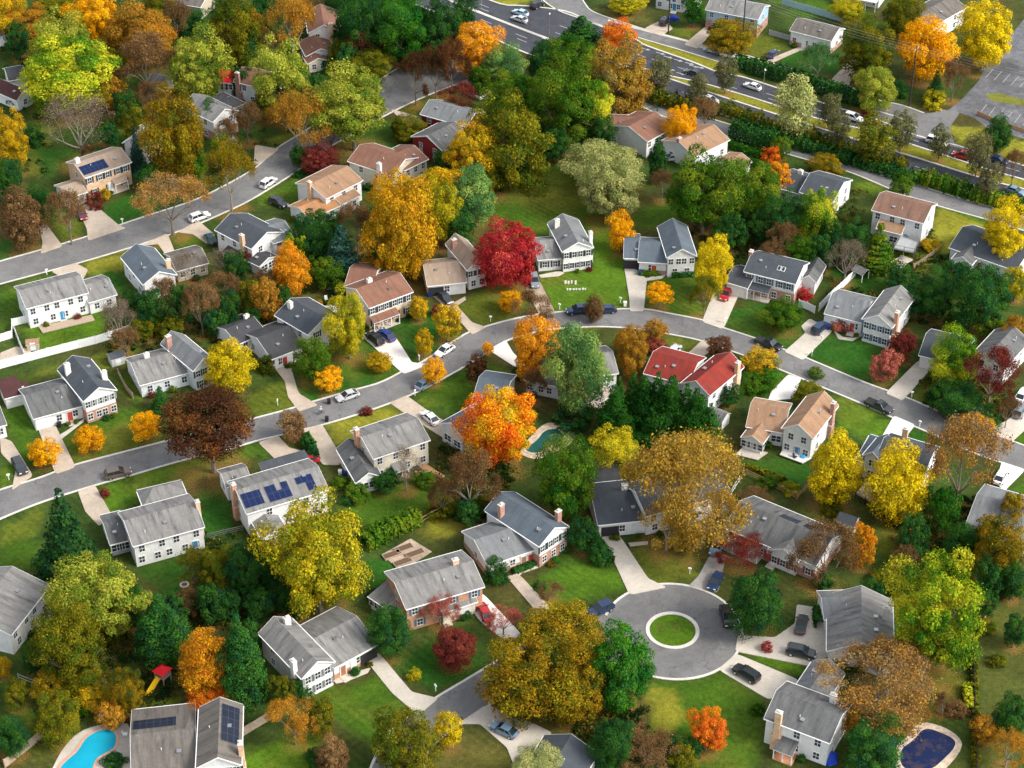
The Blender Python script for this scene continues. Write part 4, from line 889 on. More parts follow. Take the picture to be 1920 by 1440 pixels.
# ================================================================ trees, shrubs, hedges
LEAFC = {
 'gm': [(.020,.072,.008), (.045,.125,.008), (.105,.185,.010), (.028,.085,.014), (.15,.20,.012)],
 'gd': [(.012,.055,.013), (.024,.090,.016), (.050,.130,.014), (.015,.068,.022)],
 'gb': [(.012,.085,.010), (.028,.135,.010), (.07,.185,.012), (.02,.10,.016)],
 'bg': [(.018,.06,.045), (.03,.088,.06), (.05,.115,.08), (.022,.07,.05)],
 'sp': [(.009,.036,.012), (.016,.058,.015), (.03,.08,.015), (.012,.046,.017)],
 'yg': [(.045,.135,.010), (.15,.25,.012), (.36,.41,.018), (.48,.45,.025)],
 'pg': [(.10,.16,.018), (.24,.27,.025), (.40,.39,.045), (.32,.34,.04), (.16,.22,.02)],
 'pl': [(.19,.22,.06), (.32,.33,.10), (.45,.43,.15), (.26,.29,.09)],
 'gl': [(.04,.12,.035), (.08,.19,.05), (.17,.29,.07), (.25,.34,.07)],
 'ol': [(.05,.075,.008), (.12,.125,.008), (.22,.175,.010), (.075,.11,.010)],
 'og': [(.60,.21,.010), (.68,.28,.012), (.42,.22,.018), (.54,.15,.010), (.72,.34,.014)],
 'oy': [(.70,.30,.006), (.80,.38,.008), (.62,.25,.006), (.76,.42,.012)],
 'yo': [(.30,.22,.012), (.55,.33,.010), (.64,.40,.012), (.42,.21,.012), (.22,.20,.014)],
 'ye': [(.50,.37,.010), (.66,.48,.010), (.74,.55,.014), (.42,.33,.014)],
 'gy': [(.16,.18,.012), (.32,.29,.014), (.48,.40,.018), (.55,.40,.012), (.24,.25,.014)],
 'gr': [(.60,.22,.012), (.74,.12,.02), (.66,.16,.02), (.70,.26,.012)],
 'ro': [(.60,.10,.015), (.68,.17,.012), (.52,.07,.018), (.70,.24,.012)],
 'mx': [(.60,.11,.008), (.70,.20,.008), (.66,.30,.010), (.50,.33,.014)],
 'rd': [(.30,.010,.018), (.42,.018,.025), (.22,.008,.016), (.48,.04,.035)],
 'dr': [(.13,.018,.018), (.20,.03,.022), (.09,.015,.016), (.24,.055,.03)],
 'pr': [(.36,.085,.065), (.44,.13,.09), (.28,.05,.05), (.40,.12,.07)],
 'br': [(.14,.075,.03), (.21,.115,.045), (.10,.055,.028), (.26,.15,.06)],
 'tw': [(.17,.125,.085), (.23,.175,.12), (.13,.095,.065)],
 'go': [(.52,.25,.010), (.62,.31,.012), (.30,.23,.014), (.50,.20,.010), (.40,.26,.012)], 'ev': [(.010,.052,.008), (.02,.085,.010), (.035,.115,.012), (.014,.065,.014)],
 'ob': [(.36,.17,.030), (.25,.17,.075), (.43,.20,.018), (.20,.15,.085)], 'so': [(.085,.10,.035), (.14,.14,.05), (.19,.19,.07), (.10,.09,.045)],
 'bo': [(.30,.15,.02), (.42,.20,.02), (.22,.13,.02), (.50,.22,.02)],
 'bk': [(.060,.026,.014), (.10,.04,.016), (.036,.022,.014), (.16,.06,.018)],
 'ga': [(.30,.18,.028), (.40,.225,.018), (.20,.15,.045), (.46,.24,.012), (.26,.20,.055)],
 'om': [(.06,.08,.010), (.19,.145,.010), (.38,.185,.008), (.10,.11,.010), (.28,.205,.010)],
}
FM = {k: m_foliage('leaves_' + k, v, (.1 if k in ('sp', 'gd') else .2)) for k, v in LEAFC.items()}
COLW = {'gm':'green', 'gd':'dark green', 'gb':'vivid green', 'bg':'blue-green', 'sp':'deep green', 'yg':'lime yellow', 'pg':'pale lime', 'pl':'pale cream-green', 'gl':'light green',
        'ol':'olive', 'og':'orange', 'oy':'bright orange', 'yo':'golden', 'ye':'yellow', 'gy':'yellow-olive', 'gr':'coral orange', 'ro':'red-orange', 'mx':'orange and red', 'rd':'crimson', 'dr':'dark red',
        'pr':'dusty pink-red', 'br':'brown', 'bo':'orange-brown', 'bk':'blackish red-brown', 'ga':'golden brown', 'go':'orange-gold', 'tw':'grey-brown', 'ev':'rich green', 'ob':'dull orange-brown', 'so':'grey-olive', 'om':'olive and orange'}
def leaf_mesh(name, pos, nrm, size, tint, rng):
    """one small folded leaf spray (two triangles) per position"""
    n = len(pos); nrm = nrm / np.maximum(np.linalg.norm(nrm, axis=1, keepdims=True), 1e-6)
    t = np.cross(nrm, rng.normal(size=(n, 3))); t /= np.maximum(np.linalg.norm(t, axis=1, keepdims=True), 1e-6); b = np.cross(nrm, t)
    s = (size * rng.uniform(.5, 1.0, n)**1.0 * rng.choice((.8, 1.1, 1.7), n))[:, None]; k = rng.uniform(.55, .95, n)[:, None]
    lift = nrm * s * rng.uniform(-.25, .25, n)[:, None]
    P = np.stack([pos - t*s*.5, pos - b*s*.5*k + lift, pos + t*s*.5, pos + b*s*.5*k + lift], 1).reshape(-1, 3)
    me = bpy.data.meshes.new(name); me.vertices.add(4*n); me.vertices.foreach_set('co', P.ravel())
    me.loops.add(4*n); me.loops.foreach_set('vertex_index', np.arange(4*n)); me.polygons.add(n); me.polygons.foreach_set('loop_start', np.arange(0, 4*n, 4))
    me.update(calc_edges=True)
    a = me.attributes.new('tint', 'FLOAT', 'FACE'); a.data.foreach_set('value', np.clip(tint, 0, 1))
    a = me.attributes.new('leaf', 'FLOAT', 'FACE'); a.data.foreach_set('value', rng.rand(n))
    me.materials.append(FM['gm']); return me
def clump_crown(seed, c, zt=2.0, n=9000, leaf=.075, clumps=48, shape='round', fill=.9, irr=.38):
    """crown of radius 1 between c*zt and zt, made of leaf clumps of unequal size with gaps between"""
    rng = np.random.RandomState(seed); a = (1-c)*zt/2; zc = c*zt + a
    C = []; tries = 0
    while len(C) < clumps and tries < 5000:
        tries += 1
        d = rng.normal(size=3); d /= np.linalg.norm(d); rr = rng.uniform(.5, .92) if rng.rand() < fill else rng.uniform(.1, .5)
        z = d[2]*rr
        if shape == 'round' and z < -.75: continue
        wz = 1.0
        if shape == 'oval': wz = 1 - .25*abs(z) + (.1 if z < 0 else -.12*z)
        if shape == 'cone': wz = max(.12, (.98 - (z+1)/2*.95)); 
        if shape == 'vase': wz = .62 + .42*(z+1)/2
        p = np.array([d[0]*rr*wz, d[1]*rr*wz, z])
        r = rng.choice((rng.uniform(.13, .22), rng.uniform(.22, .34)))*(.6+.4*wz)
        if any(np.linalg.norm(p-q) < (r+s)*.62 for q, s, _ in C): continue
        C.append((p, r, rng.rand()))
    D3 = rng.normal(size=(5, 3)); PH = rng.uniform(0, 6.28, 5)
    def bulge(q): return 1 + sum(irr*.42*np.sin(2.6*(q @ D3[i])/np.linalg.norm(D3[i]) + PH[i]) for i in range(5))/1.6
    per = np.array([r*r for _, r, _ in C]); per = (per/per.sum()*n).astype(int) + 4
    pos, nrm, tint = [], [], []
    for (p, r, tn), m in zip(C, per):
        d = rng.normal(size=(m, 3)); d /= np.linalg.norm(d, axis=1, keepdims=True)
        d[:, 2] = np.where((d[:, 2] < -.2) & (rng.rand(m) < .6), -d[:, 2], d[:, 2])
        rad = r*np.clip(rng.normal(.9, .14, m), .2, 1.22)
        q = p + d*rad[:, None]*np.array([1, 1, .8])
        q = q*bulge(p[None]*np.ones((m, 1)))[:, None]
        pos.append(q); out = q/np.maximum(np.linalg.norm(q, axis=1, keepdims=True), .2)
        nrm.append(d*.6 + out*.35 + rng.normal(size=(m, 3))*.45 + np.array([0, 0, .35])); tint.append(np.clip(tn*.75 + .12 + rng.normal(0, .13, m), 0, 1))
    pos, nrm, tint = np.concatenate(pos), np.concatenate(nrm), np.concatenate(tint)
    pos[:, :2] /= np.percentile(np.hypot(pos[:, 0], pos[:, 1]), 96)
    z0, z1 = np.percentile(pos[:, 2], (1, 99)); pos[:, 2] = (pos[:, 2]-z0)/(z1-z0)*2 - 1
    pos = pos*np.array([1, 1, a]) + np.array([0, 0, zc])
    return leaf_mesh('crown', pos, nrm, leaf, tint, rng)
def conifer_crown(seed, zt=4.0, n=7000, leaf=.09, tiers=17, droop=.25, layered=False, c=.05):
    rng = np.random.RandomState(seed); pos, nrm, tint = [], [], []
    tot = 0; plan = []
    for i in range(tiers):
        t = (i + rng.uniform(-.2, .2))/tiers; rad = (1-t)**.82*(rng.uniform(.82, 1.08)); z = (c + (1-c)*t)*zt*.97
        nb = max(5, int(11*rad + 4)) if not layered else max(4, int(6*rad+2))
        for k in range(nb):
            plan.append((z, rad*rng.uniform(.75, 1.1), 2*math.pi*(k + rng.uniform(-.35, .35) + i*.4)/nb, rng.rand()))
    w = np.array([p[1]**1.4 + .05 for p in plan]); per = (w/w.sum()*n).astype(int) + 5
    for (z, rad, ang, tn), m in zip(plan, per):
        u = rng.uniform(.12, 1, m)**.7; wd = rad*(.16 + .16*(1-u))*(1.5 if layered else 1)
        r = u*rad; side = rng.normal(0, 1, m)*wd
        x = r*math.cos(ang) - side*math.sin(ang); y = r*math.sin(ang) + side*math.cos(ang)
        zz = z - droop*r*.9 + rng.normal(0, .035 if layered else .05, m)*zt*.25 + (.25*r*r if layered else 0)
        pos.append(np.stack([x, y, zz], -1)); out = np.stack([np.cos(ang)*np.ones(m), np.sin(ang)*np.ones(m), np.ones(m)*1.1], -1)
        nrm.append(out + rng.normal(size=(m, 3))*.5); tint.append(np.clip(tn*.7 + .15 + rng.normal(0, .12, m), 0, 1))
    return leaf_mesh('crown', np.concatenate(pos), np.concatenate(nrm), leaf, np.concatenate(tint), rng)
def branch_mesh(seed, c=.2, zt=2.0, depth=4, first=5, r0=.05, top=1.0, pale=False, tips=None, spread=.75):
    rng = random.Random(seed); m = MB()
    a = (1-c)*zt/2; zc = c*zt + a
    def inside(p): return (p.x**2 + p.y**2) + ((p.z-zc)/a)**2
    def grow(p, d, ln, r, lv):
        n = 2 if lv > 0 else 3
        for s in range(n):
            d2 = (d + Vector((rng.uniform(-1,1), rng.uniform(-1,1), rng.uniform(-.6,.8)))*.22).normalized()
            q = p + d2*ln/n; m.tube(p, q, r, r*.78, 5 if lv < 2 else 3); p, d, r = q, d2, r*.78
        if tips is not None and lv >= depth-2: tips.append((p.copy(), lv))
        if lv >= depth: return
        for k in range(3 if lv < 2 else rng.choice((2, 3))):
            ax = Vector((rng.uniform(-1,1), rng.uniform(-1,1), rng.uniform(-.25,.75))).normalized()
            nd = (d*.75 + ax*spread).normalized(); l2 = ln*rng.uniform(.58, .82)
            if inside(p + nd*l2) > 1.12: l2 *= .6
            grow(p, nd, l2, r*.66, lv+1)
    h0 = c*zt + .1
    m.tube((0,0,-.05), (0,0,h0*.5), r0*1.35, r0*1.08, 7); m.tube((0,0,h0*.5), (.01,.01,h0), r0*1.08, r0, 7)
    for k in range(first):
        t = 2*math.pi*(k + rng.uniform(-.2, .2))/first
        up = rng.uniform(.5, 1.3)
        grow(Vector((.01,.01,h0)), Vector((math.cos(t), math.sin(t), up)).normalized(), .62*(zt/2)**.5, r0*.62, 1)
    grow(Vector((.01,.01,h0)), Vector((0,0,1)), .6*zt/2, r0*.75, 1)
    return m.mesh('branches', [M['pale_bark' if pale else 'bark']])
def sparse_crown(seed, tips, n=2600, leaf=.07, zt=2.0):
    rng = np.random.RandomState(seed); T = np.array([tuple(p) for p, _ in tips]); tn = rng.rand(len(T))
    keep = rng.rand(len(T)) < .85; T = T[keep]; tn = tn[keep]
    i = rng.randint(0, len(T), n)
    pos = T[i] + rng.normal(0, .075, (n, 3)); return leaf_mesh('crown', pos, rng.normal(size=(n, 3)) + np.array([0, 0, .5]), leaf, np.clip(tn[i]*.7+.15+rng.normal(0, .12, n), 0, 1), rng)
PRO = {}
def trunk_simple(seed, zt, c, r0=.045): return branch_mesh(seed, c, zt, depth=2, first=4, r0=r0)
for i in range(4):
    PRO['R', i] = [clump_crown(100+i, .14, n=40000, leaf=.040, clumps=78), trunk_simple(100+i, 2.0, .2), 2.0, .14]
    PRO['D', i] = [clump_crown(240+i, .15, n=30000, leaf=.044, clumps=92, fill=.98, irr=.10), trunk_simple(240+i, 2.0, .2), 2.0, .15]
    PRO['d', i] = [clump_crown(250+i, .2, n=10000, leaf=.068, clumps=58, fill=.98, irr=.10), trunk_simple(250+i, 2.0, .24, .055), 2.0, .2]
    PRO['r', i] = [clump_crown(120+i, .16, n=11000, leaf=.066, clumps=54, irr=.25), trunk_simple(120+i, 2.0, .2, .055), 2.0, .16]
for i in range(2):
    PRO['O', i] = [clump_crown(140+i, .08, 2.6, n=26000, leaf=.052, clumps=92, shape='oval', irr=.25), trunk_simple(140+i, 2.6, .14), 2.6, .08]
    PRO['C', i] = [conifer_crown(150+i), branch_mesh(150+i, .05, 4.0, depth=1, first=3, r0=.05), 4.0, .04]
    PRO['P', i] = [conifer_crown(160+i, 3.0, n=9000, leaf=.085, tiers=11, droop=-.05, layered=True, c=.12), branch_mesh(160+i, .3, 3.0, depth=1, first=3, r0=.05), 3.0, .1]
    PRO['W', i] = [clump_crown(170+i, .02, 4.5, n=9000, leaf=.12, clumps=80, shape='oval', irr=.12), branch_mesh(170+i, .03, 4.5, depth=1, first=3, r0=.08), 4.5, .02]
    PRO['H', i] = [clump_crown(180+i, -.22, 1.7, n=8000, leaf=.08, clumps=54, fill=.97, irr=.15), branch_mesh(180+i, .05, 1.5, depth=1, first=4, r0=.06), 1.7, -.2]
    PRO['K', i] = [clump_crown(190+i, .01, 3.2, n=20000, leaf=.068, clumps=95, shape='cone', irr=.16), branch_mesh(190+i, .04, 3.2, depth=1, first=3, r0=.06), 3.2, .01]
for i in range(2): PRO['V', i] = [clump_crown(230+i, .16, 2.6, n=7500, leaf=.08, clumps=66, shape='vase', irr=.2), branch_mesh(230+i, .16, 2.6, depth=4, first=6, r0=.035), 2.6, .16]
for i in range(3):
    tp = []; bm_ = branch_mesh(200+i, .2, 2.0, depth=5, first=5, r0=.042, tips=tp, pale=(i == 1)); PRO['S', i] = [sparse_crown(200+i, tp, 17000, .036), bm_, 2.0, .2]
    tp = []; bm_ = branch_mesh(210+i, .2, 2.0, depth=5, first=6, r0=.045, tips=tp, pale=True, spread=.85); PRO['B', i] = [sparse_crown(210+i, tp, 7500, .030), bm_, 2.0, .2]
KINDW = {'R': ('broadleaf tree', 'tree'), 'O': ('upright oval tree', 'tree'), 'C': ('pointed conifer', 'conifer'), 'P': ('layered pine', 'pine'), 'W': ('slim columnar evergreen', 'conifer'),
         'H': ('rounded shrub', 'shrub'), 'S': ('thinly leaved tree', 'tree'), 'B': ('nearly bare tree', 'tree'), 'V': ('slender roadside tree', 'tree'), 'D': ('dense round tree', 'tree'), 'K': ('dense cone shaped evergreen', 'conifer')}
NAMEW = {'R': 'broadleaf_tree', 'O': 'oval_tree', 'C': 'spruce_tree', 'P': 'pine_tree', 'W': 'columnar_evergreen', 'H': 'shrub', 'S': 'sparse_tree', 'B': 'bare_tree', 'V': 'slender_tree', 'D': 'round_tree', 'K': 'evergreen_tree'}
GRP = {'R': 'broadleaf trees in autumn colour', 'O': 'upright autumn trees', 'C': 'spruces between the houses', 'P': 'pines between the houses', 'W': 'columnar evergreens', 'H': 'shrubs in the yards',
       'S': 'trees that have lost part of their leaves', 'B': 'nearly bare trees', 'V': 'slender trees along the main road', 'D': 'dense round-headed trees', 'K': 'dense evergreens'}
# kind, colour, crown centre in the photo, crown width and height in photo pixels
TREES = '''
R yo 8 22 76 84|R bo 55 45 88 66|R oy 178 28 92 90|R bo 275 55 118 110|S br 272 118 100 100|R pg 122 82 116 112|R yg 138 134 178 132|R pg 365 122 116 126|B tw 145 236 124 112|R yo 12 262 76 122
R om 332 252 130 150|C bg 254 272 32 84|O gd 393 214 42 62|R gd 352 44 66 60|R ol 440 58 96 120|R gd 492 32 66 74|R ol 300 8 66 46|R ol 98 14 84 50|S br 462 226 54 64|H gd 62 256 44 52|H gd 28 190 34 24
S ob 326 370 116 86 325 440|S om 428 322 82 106|O br 40 410 80 108|R gd 14 352 52 66|R gd 70 382 66 72|S br 126 402 72 84|R gd 22 318 46 50|H dr 178 378 34 40|H yo 196 364 26 24|R gd 205 250 40 46
S bo 546 48 90 108|R gd 512 14 64 62|R pg 532 146 116 132|S bo 562 228 108 104|R pg 672 192 152 124 665 282|R gd 692 50 104 120|R gb 764 54 110 124|R gd 826 58 84 124|R gd 652 16 82 66|R gb 730 16 90 66
H rd 720 78 34 26|H rd 745 92 40 26|R bk 666 92 58 70|R gd 652 108 50 58|H gd 625 120 48 40|R ol 692 118 82 58|S bk 778 142 56 94|S bk 816 128 58 106|S bk 846 118 60 96|R og 890 86 96 90|R gl 938 118 84 78
R gm 902 148 52 50|R ol 762 236 68 48|S dr 862 186 72 54|R dr 594 298 70 56|R yo 880 284 94 98 880 364|R ol 948 272 152 180 955 346|R gm 964 184 104 92|R yo 838 345 112 84|R go 742 424 130 178|R go 742 372 90 90|R gy 830 394 78 130
O gl 882 366 84 112|R gd 600 432 96 84|C bg 640 468 90 118|S br 668 420 60 100|O og 558 506 70 104 548 562|W yg 545 468 32 62|W yg 566 476 30 62|R gm 606 508 62 58|R gm 648 520 54 46|R bo 500 560 60 76|H dr 466 490 40 40
H dr 512 466 30 32|P gd 1090 58 104 80|R ro 1156 70 72 66|R ga 1168 140 104 126|R gm 1066 106 112 78|O gd 1014 112 52 94|R gm 984 190 80 84|R gm 1074 188 124 136 1064 276|R yg 1116 200 72 100|R pl 1142 302 148 98|R pl 1146 352 120 112
V so 1237 140 46 104|V so 1308 166 40 84|V so 1362 136 44 64|R oy 1280 234 64 72|S br 1322 212 52 52|H rd 1178 210 34 26|W gd 1192 188 16 34|W gd 1234 302 34 82|R gm 1322 352 136 144|R gm 1412 356 108 112|H ro 1446 296 42 44
R og 1462 334 56 56|S br 1242 346 44 48|R gm 1462 274 42 40|R oy 1738 80 106 112|R ye 1850 66 112 108|R ol 1626 92 96 100|R pg 1636 164 82 76|S gl 1536 114 64 58|R ol 1690 26 76 72|V pl 1492 196 80 104|V so 1556 204 44 60|V so 1574 242 42 80
V ol 1642 262 80 84|V so 1692 242 54 68|V so 1764 266 42 66|V so 1836 286 54 72|O gd 1874 248 50 78|S br 1902 312 42 64|V so 1854 336 46 66|H gd 1684 168 40 38|C gd 1756 154 34 62|S br 1790 146 46 66|H gy 1752 188 44 38|H dr 1628 212 26 30
R om 1552 312 66 46|R gm 1690 350 48 50|R om 1366 64 96 38|R gy 1172 4 70 34|R gb 1302 14 40 56|R gy 1592 16 66 46|R rd 956 474 124 118|R oy 1164 432 54 64|R ye 1336 494 74 112|S ol 1322 552 54 62|d oy 1233 549 50 38 1234 579
d oy 956 563 46 38|S br 996 582 72 66|O br 1114 578 36 70|R og 1000 650 96 112|R gl 1092 676 118 160 1084 774|R bo 1184 660 66 88|D bo 1229 617 46 38|H dr 1230 650 44 36|D bk 1348 650 52 40|d yo 1427 674 70 48|H dr 1386 684 16 30|R gm 1470 592 84 62
H rd 1508 554 30 38|R yg 1535 402 82 96|R gd 1474 408 80 88|R gd 1602 456 66 76|P gm 1648 456 74 112|B tw 1588 486 66 72|R dr 1692 646 56 52|R pr 1658 684 56 54|R gd 1762 548 70 84|R gd 1848 554 112 116|R ye 1884 432 84 104|R gy 1908 528 44 84
R yg 1798 668 98 100|S dr 1862 706 98 100|R gd 1800 748 100 74|H yo 1744 460 40 28|H pr 1576 606 44 34|d oy 82 846 62 50|d oy 166 820 56 46|d oy 271 796 56 50|D bk 392 790 172 130 402 886|C sp 122 1000 126 204|H dr 196 924 20 24|D ye 430 684 86 88
r br 550 794 54 58|R mx 944 792 146 140|S br 880 902 98 110|R gy 602 1044 182 206 602 1158|B tw 760 874 56 72|H gd 577 830 28 32|H gd 583 856 24 34|H dr 686 772 26 16|H gm 668 924 54 44|R gm 1062 900 128 142|R gy 1158 844 98 86
S ga 1272 920 212 206 1282 1016|R ga 1290 870 150 110|S ga 1318 968 116 110|S ga 1252 985 100 90|R ga 1290 1010 60 50|K ev 1152 778 76 104|C ev 1186 752 74 128|K ev 1206 770 84 120|C ev 1232 756 80 140|K ev 1256 776 86 128|C ev 1286 774 78 132|K ev 1304 794 80 120|C ev 1330 802 64 110|K ev 1168 808 74 80|K ev 1222 806 80 84|K ev 1274 816 80 80|C ev 1160 748 56 100|C ev 1262 752 60 120
H gd 1078 782 84 44|R gd 1092 1000 58 60|H gd 1126 1040 46 50|H gd 930 1072 54 60|S dr 1392 1036 90 64|S br 1548 1040 116 108|R og 1620 1020 56 70|S br 1414 936 60 42|O ye 1566 880 102 140|O ye 1688 902 114 160|S ob 1806 866 132 162|R oy 1822 796 80 46
R ol 1516 736 62 46|R gd 1712 1002 58 74|R gb 1764 952 62 86|R gd 1804 1012 64 84|R om 1874 1022 102 112|R yo 1824 1066 64 62|R yg 1752 1146 176 206|R gd 1856 1082 54 72|R pg 190 1118 176 160|R ol 132 1206 132 152|K gd 302 1180 106 128
O og 388 1240 100 140|R ro 400 1312 84 60|K gd 452 1240 92 156|R ol 110 1342 86 96|R yo 176 1302 62 54|R om 240 1292 70 84|R yo 226 1306 40 40|H gm 160 1330 34 32|R gd 18 1372 64 134|R yo 6 1250 28 54|R ol 404 1068 70 84|R gd 458 1072 80 100|R gd 502 1048 66 90
S ol 362 1064 58 70|H gd 214 1426 46 36|D gd 730 1180 80 88|S pr 824 1142 64 58|D dr 852 1212 82 74|S pr 944 1164 60 54|R ol 756 1394 126 124|D ye 840 1366 54 62|S bo 550 1352 84 84|R ol 602 1342 56 66|O br 624 1418 62 84|H gd 568 1298 38 50
H gy 777 1266 26 34|R om 1066 1186 160 118|R om 1000 1260 186 160|R om 1080 1290 130 130|O gb 1164 1250 128 206|D gd 1418 1126 102 114|R ro 1326 1368 72 78|S br 1214 1408 112 88|R gd 1152 1392 84 96|R pl 1004 1444 104 52 1002 1500|H rd 1438 1214 22 28|S ob 1648 1288 204 160
S ob 1668 1262 150 90|R gd 1634 1396 116 108|R gd 1898 1342 64 116|S bo 1892 1404 66 66|H gm 1562 1242 32 26|H gd 668 920 30 28|O gm 360 300 60 70|R gm 420 285 60 60|R gd 30 72 50 60|R gd 240 200 60 60|R bo 215 170 50 60|S br 285 185 60 60
R gd 640 60 40 60|S br 505 90 50 60|R gd 470 95 50 60|R gd 590 20 50 40|H gd 620 300 34 34|H gd 562 326 26 18|H gd 690 350 24 16|R gd 830 300 36 40|H ol 780 255 34 24|R gd 1130 245 50 60|R gd 1040 265 70 60|R gd 1440 330 50 50
R gd 1560 440 50 60|S br 1470 450 60 60|R gm 1500 470 70 60|R gd 1720 560 60 60|H gm 1790 600 40 30|R gd 720 480 60 60|R gd 690 520 70 50|R gd 860 420 60 70|S br 410 545 70 60|R gd 440 500 50 60|H gd 245 560 34 48|R gd 280 575 60 70|R gd 340 570 60 70
S br 310 560 60 70|S br 375 575 60 80|R gd 425 580 50 70|B tw 220 600 60 76|H ol 300 610 60 40|R ol 320 612 50 40|R gd 470 600 40 40|B tw 345 500 70 50|B tw 420 490 60 50|S br 235 640 50 50|H ol 500 685 40 40|D gm 585 670 70 76|d oy 615 710 52 44|R gy 652 605 86 116
d yo 712 678 46 36|d yo 784 576 38 40|d yo 838 600 54 62|d yo 794 640 34 54|H dr 818 584 22 24|d oy 813 692 46 46|d oy 914 652 22 22|r bk 892 690 46 44|R bo 1175 640 50 50|H gm 1415 720 60 30|H gm 1436 722 34 30|H gb 1440 705 40 36|R gd 1370 740 40 40
H gm 1530 700 30 24|C gd 300 745 44 56|H dr 1402 1170 20 20|H gd 1545 1090 40 50|R om 1900 960 60 70|R gd 1890 1060 50 60|R gd 1845 1010 40 50|H gy 1480 915 40 30|H gm 1440 905 40 26|R br 1705 1010 50 40|H ol 1560 955 40 24|H gd 700 1115 30 24
R gd 1300 1400 40 40|H gd 1240 1430 50 30|R gd 250 1130 60 80|S br 350 1130 50 50|R gd 395 1130 60 70|R gd 520 1100 50 60|R gd 480 1130 60 60|H gd 590 1420 40 40|R gd 560 1290 30 40|H gd 480 1290 40 60|R gd 470 1190 50 70|H ol 205 1190 40 40
H ol 830 955 60 40|H gd 735 890 50 30|H gd 690 890 36 26|H gm 640 905 40 30|H gd 905 840 40 30|H gm 800 900 50 24|H gd 975 700 34 30|O bo 1030 705 26 60|S br 1000 720 40 60
R bo 225 70 60 70|R ol 205 130 60 70|S br 330 40 60 70|R ol 410 100 60 60|R gd 455 150 50 50|R gd 590 160 40 40|R ol 500 190 60 60|S bo 620 245 60 60|R om 650 215 50 60|R gd 560 290 40 36|S br 425 250 40 50|R gd 280 330 50 50|R ol 250 230 50 60|S br 180 290 50 40
R gd 420 30 50 60|R bo 475 60 60 80|S br 600 10 60 50|R ol 630 100 36 50|R gd 870 20 50 60|R gd 760 100 60 50|R gd 820 100 50 60|R gm 1000 210 50 60|R gd 1010 240 50 60|R gm 1110 150 60 60|R bo 1190 170 50 80|R gd 980 300 50 60|R ol 900 330 70 80
R gd 760 480 70 60|R bo 700 500 60 50|R ol 470 560 60 60|R gd 590 470 60 60|R gd 530 560 40 50|R bo 590 580 40 40|R gd 400 600 50 50|R ol 270 615 50 40|S br 500 530 50 50|R gd 1370 430 60 60|R gd 1420 420 60 60|S br 1450 480 60 50|R gd 1540 470 60 60|R gd 1690 520 60 50|R gd 1800 520 60 60|R gm 1860 610 60 50
R bo 1900 620 50 60|R gd 1840 780 70 50|S br 1890 770 40 50|R gd 1760 740 50 50|R br 1670 960 50 40|S br 1700 1050 50 50|R gd 1720 1040 50 50|R gd 1900 1090 50 60|R om 1850 1000 60 70|R gd 90 1060 60 70|R gd 330 1140 60 60|R gd 430 1130 60 60|R gd 540 1120 50 50|R om 90 1290 60 60|R ol 160 1260 70 70|R bo 210 1340 50 50|R gd 1170 1380 60 60|R ol 1280 1420 50 50|R bo 1590 1340 60 60|S ob 1700 1330 70 70|R gd 880 960 50 50|S br 830 930 50 60|H ol 1652 1082 44 28|S br 1724 1096 50 50|R gd 1690 1108 46 46|H br 1700 1075 36 24|H ol 1850 1175 40 24|H br 1795 1330 46 24|S br 1770 1320 46 40|H gm 1742 1300 30 22|R gd 1850 1130 44 50|H dr 1660 960 30 22|H gd 1560 935 34 22|R gd 1905 1180 50 60|H ol 1870 1240 36 20|R bo 1850 1370 50 50|H gd 1480 1395 30 24|H gm 1420 1330 30 20|R gd 1265 1400 50 50|R ol 905 935 50 50|H gd 860 960 40 24|H gd 1012 1098 26 18|S br 1030 1110 44 36|H gd 690 1000 40 22|R gd 720 905 46 40|H gd 655 935 36 22|R ol 530 1290 50 50|H gm 420 1300 40 30|R gd 60 1230 46 56|R ol 30 1300 50 50|R gd 1640 1110 50 44
'''
def parse_trees():
    out = []
    for row in TREES.replace('\n', '|').split('|'):
        q = row.split()
        if len(q) in (6, 8): out.append((q[0], q[1], *map(float, q[2:6]), tuple(map(float, q[6:]))))
    return out
TREE_LIST = []
def place_tree(kind, colr, cx, cy, wpx, hpx, foot, i):
    pk = kind if kind not in 'RD' else (kind if wpx > 62 else kind.lower())
    nv = len([1 for k in PRO if k[0] == pk]); cm, tm, zt, c = PRO[pk, i % nv]
    # crown centre height found by a few rounds: semi axes from the outline, seen from the camera's downward angle
    z = 4.0
    for _ in range(4):
        s = scale_at(cx, cy, z); p = G(cx, cy, z)
        dep = math.atan2(CAM_H - z, p.y)
        r = wpx/2/s; a2 = (hpx/2/s)**2 - (r*math.sin(dep))**2
        a = math.sqrt(max(a2, 0))/math.cos(dep)
        lo, hi = {'H': (.55, 1.1), 'C': (1.3, 3), 'W': (1.3, 3.5), 'K': (1.1, 2.6)}.get(kind, (.5, 1.45))
        a = min(max(a, r*lo), r*hi)
        H = 2*a/(1-c); z = H - a
        if foot:                                        # the foot of the trunk shows in the photo
            q = G(*foot); z = max((foot[1] - cy)/scale_at(*foot)/math.cos(dep), a*.9); H = z + a
    f = 1.22 if kind == 'C' else 1.03
    p = G(*foot) if foot else G(cx, cy, z)
    return dict(lo=z-a, a=a, c=c, kind=kind, col=colr, p=Vector((p.x, p.y, 0)), r=r*f, H=H*1.0, cm=cm, tm=tm, zt=zt, px=(cx, cy), base=proj(p.x, p.y, 0), w=wpx, z=z)
for i, t in enumerate(parse_trees()): TREE_LIST.append(place_tree(*t, i))
def near_structure(): pass
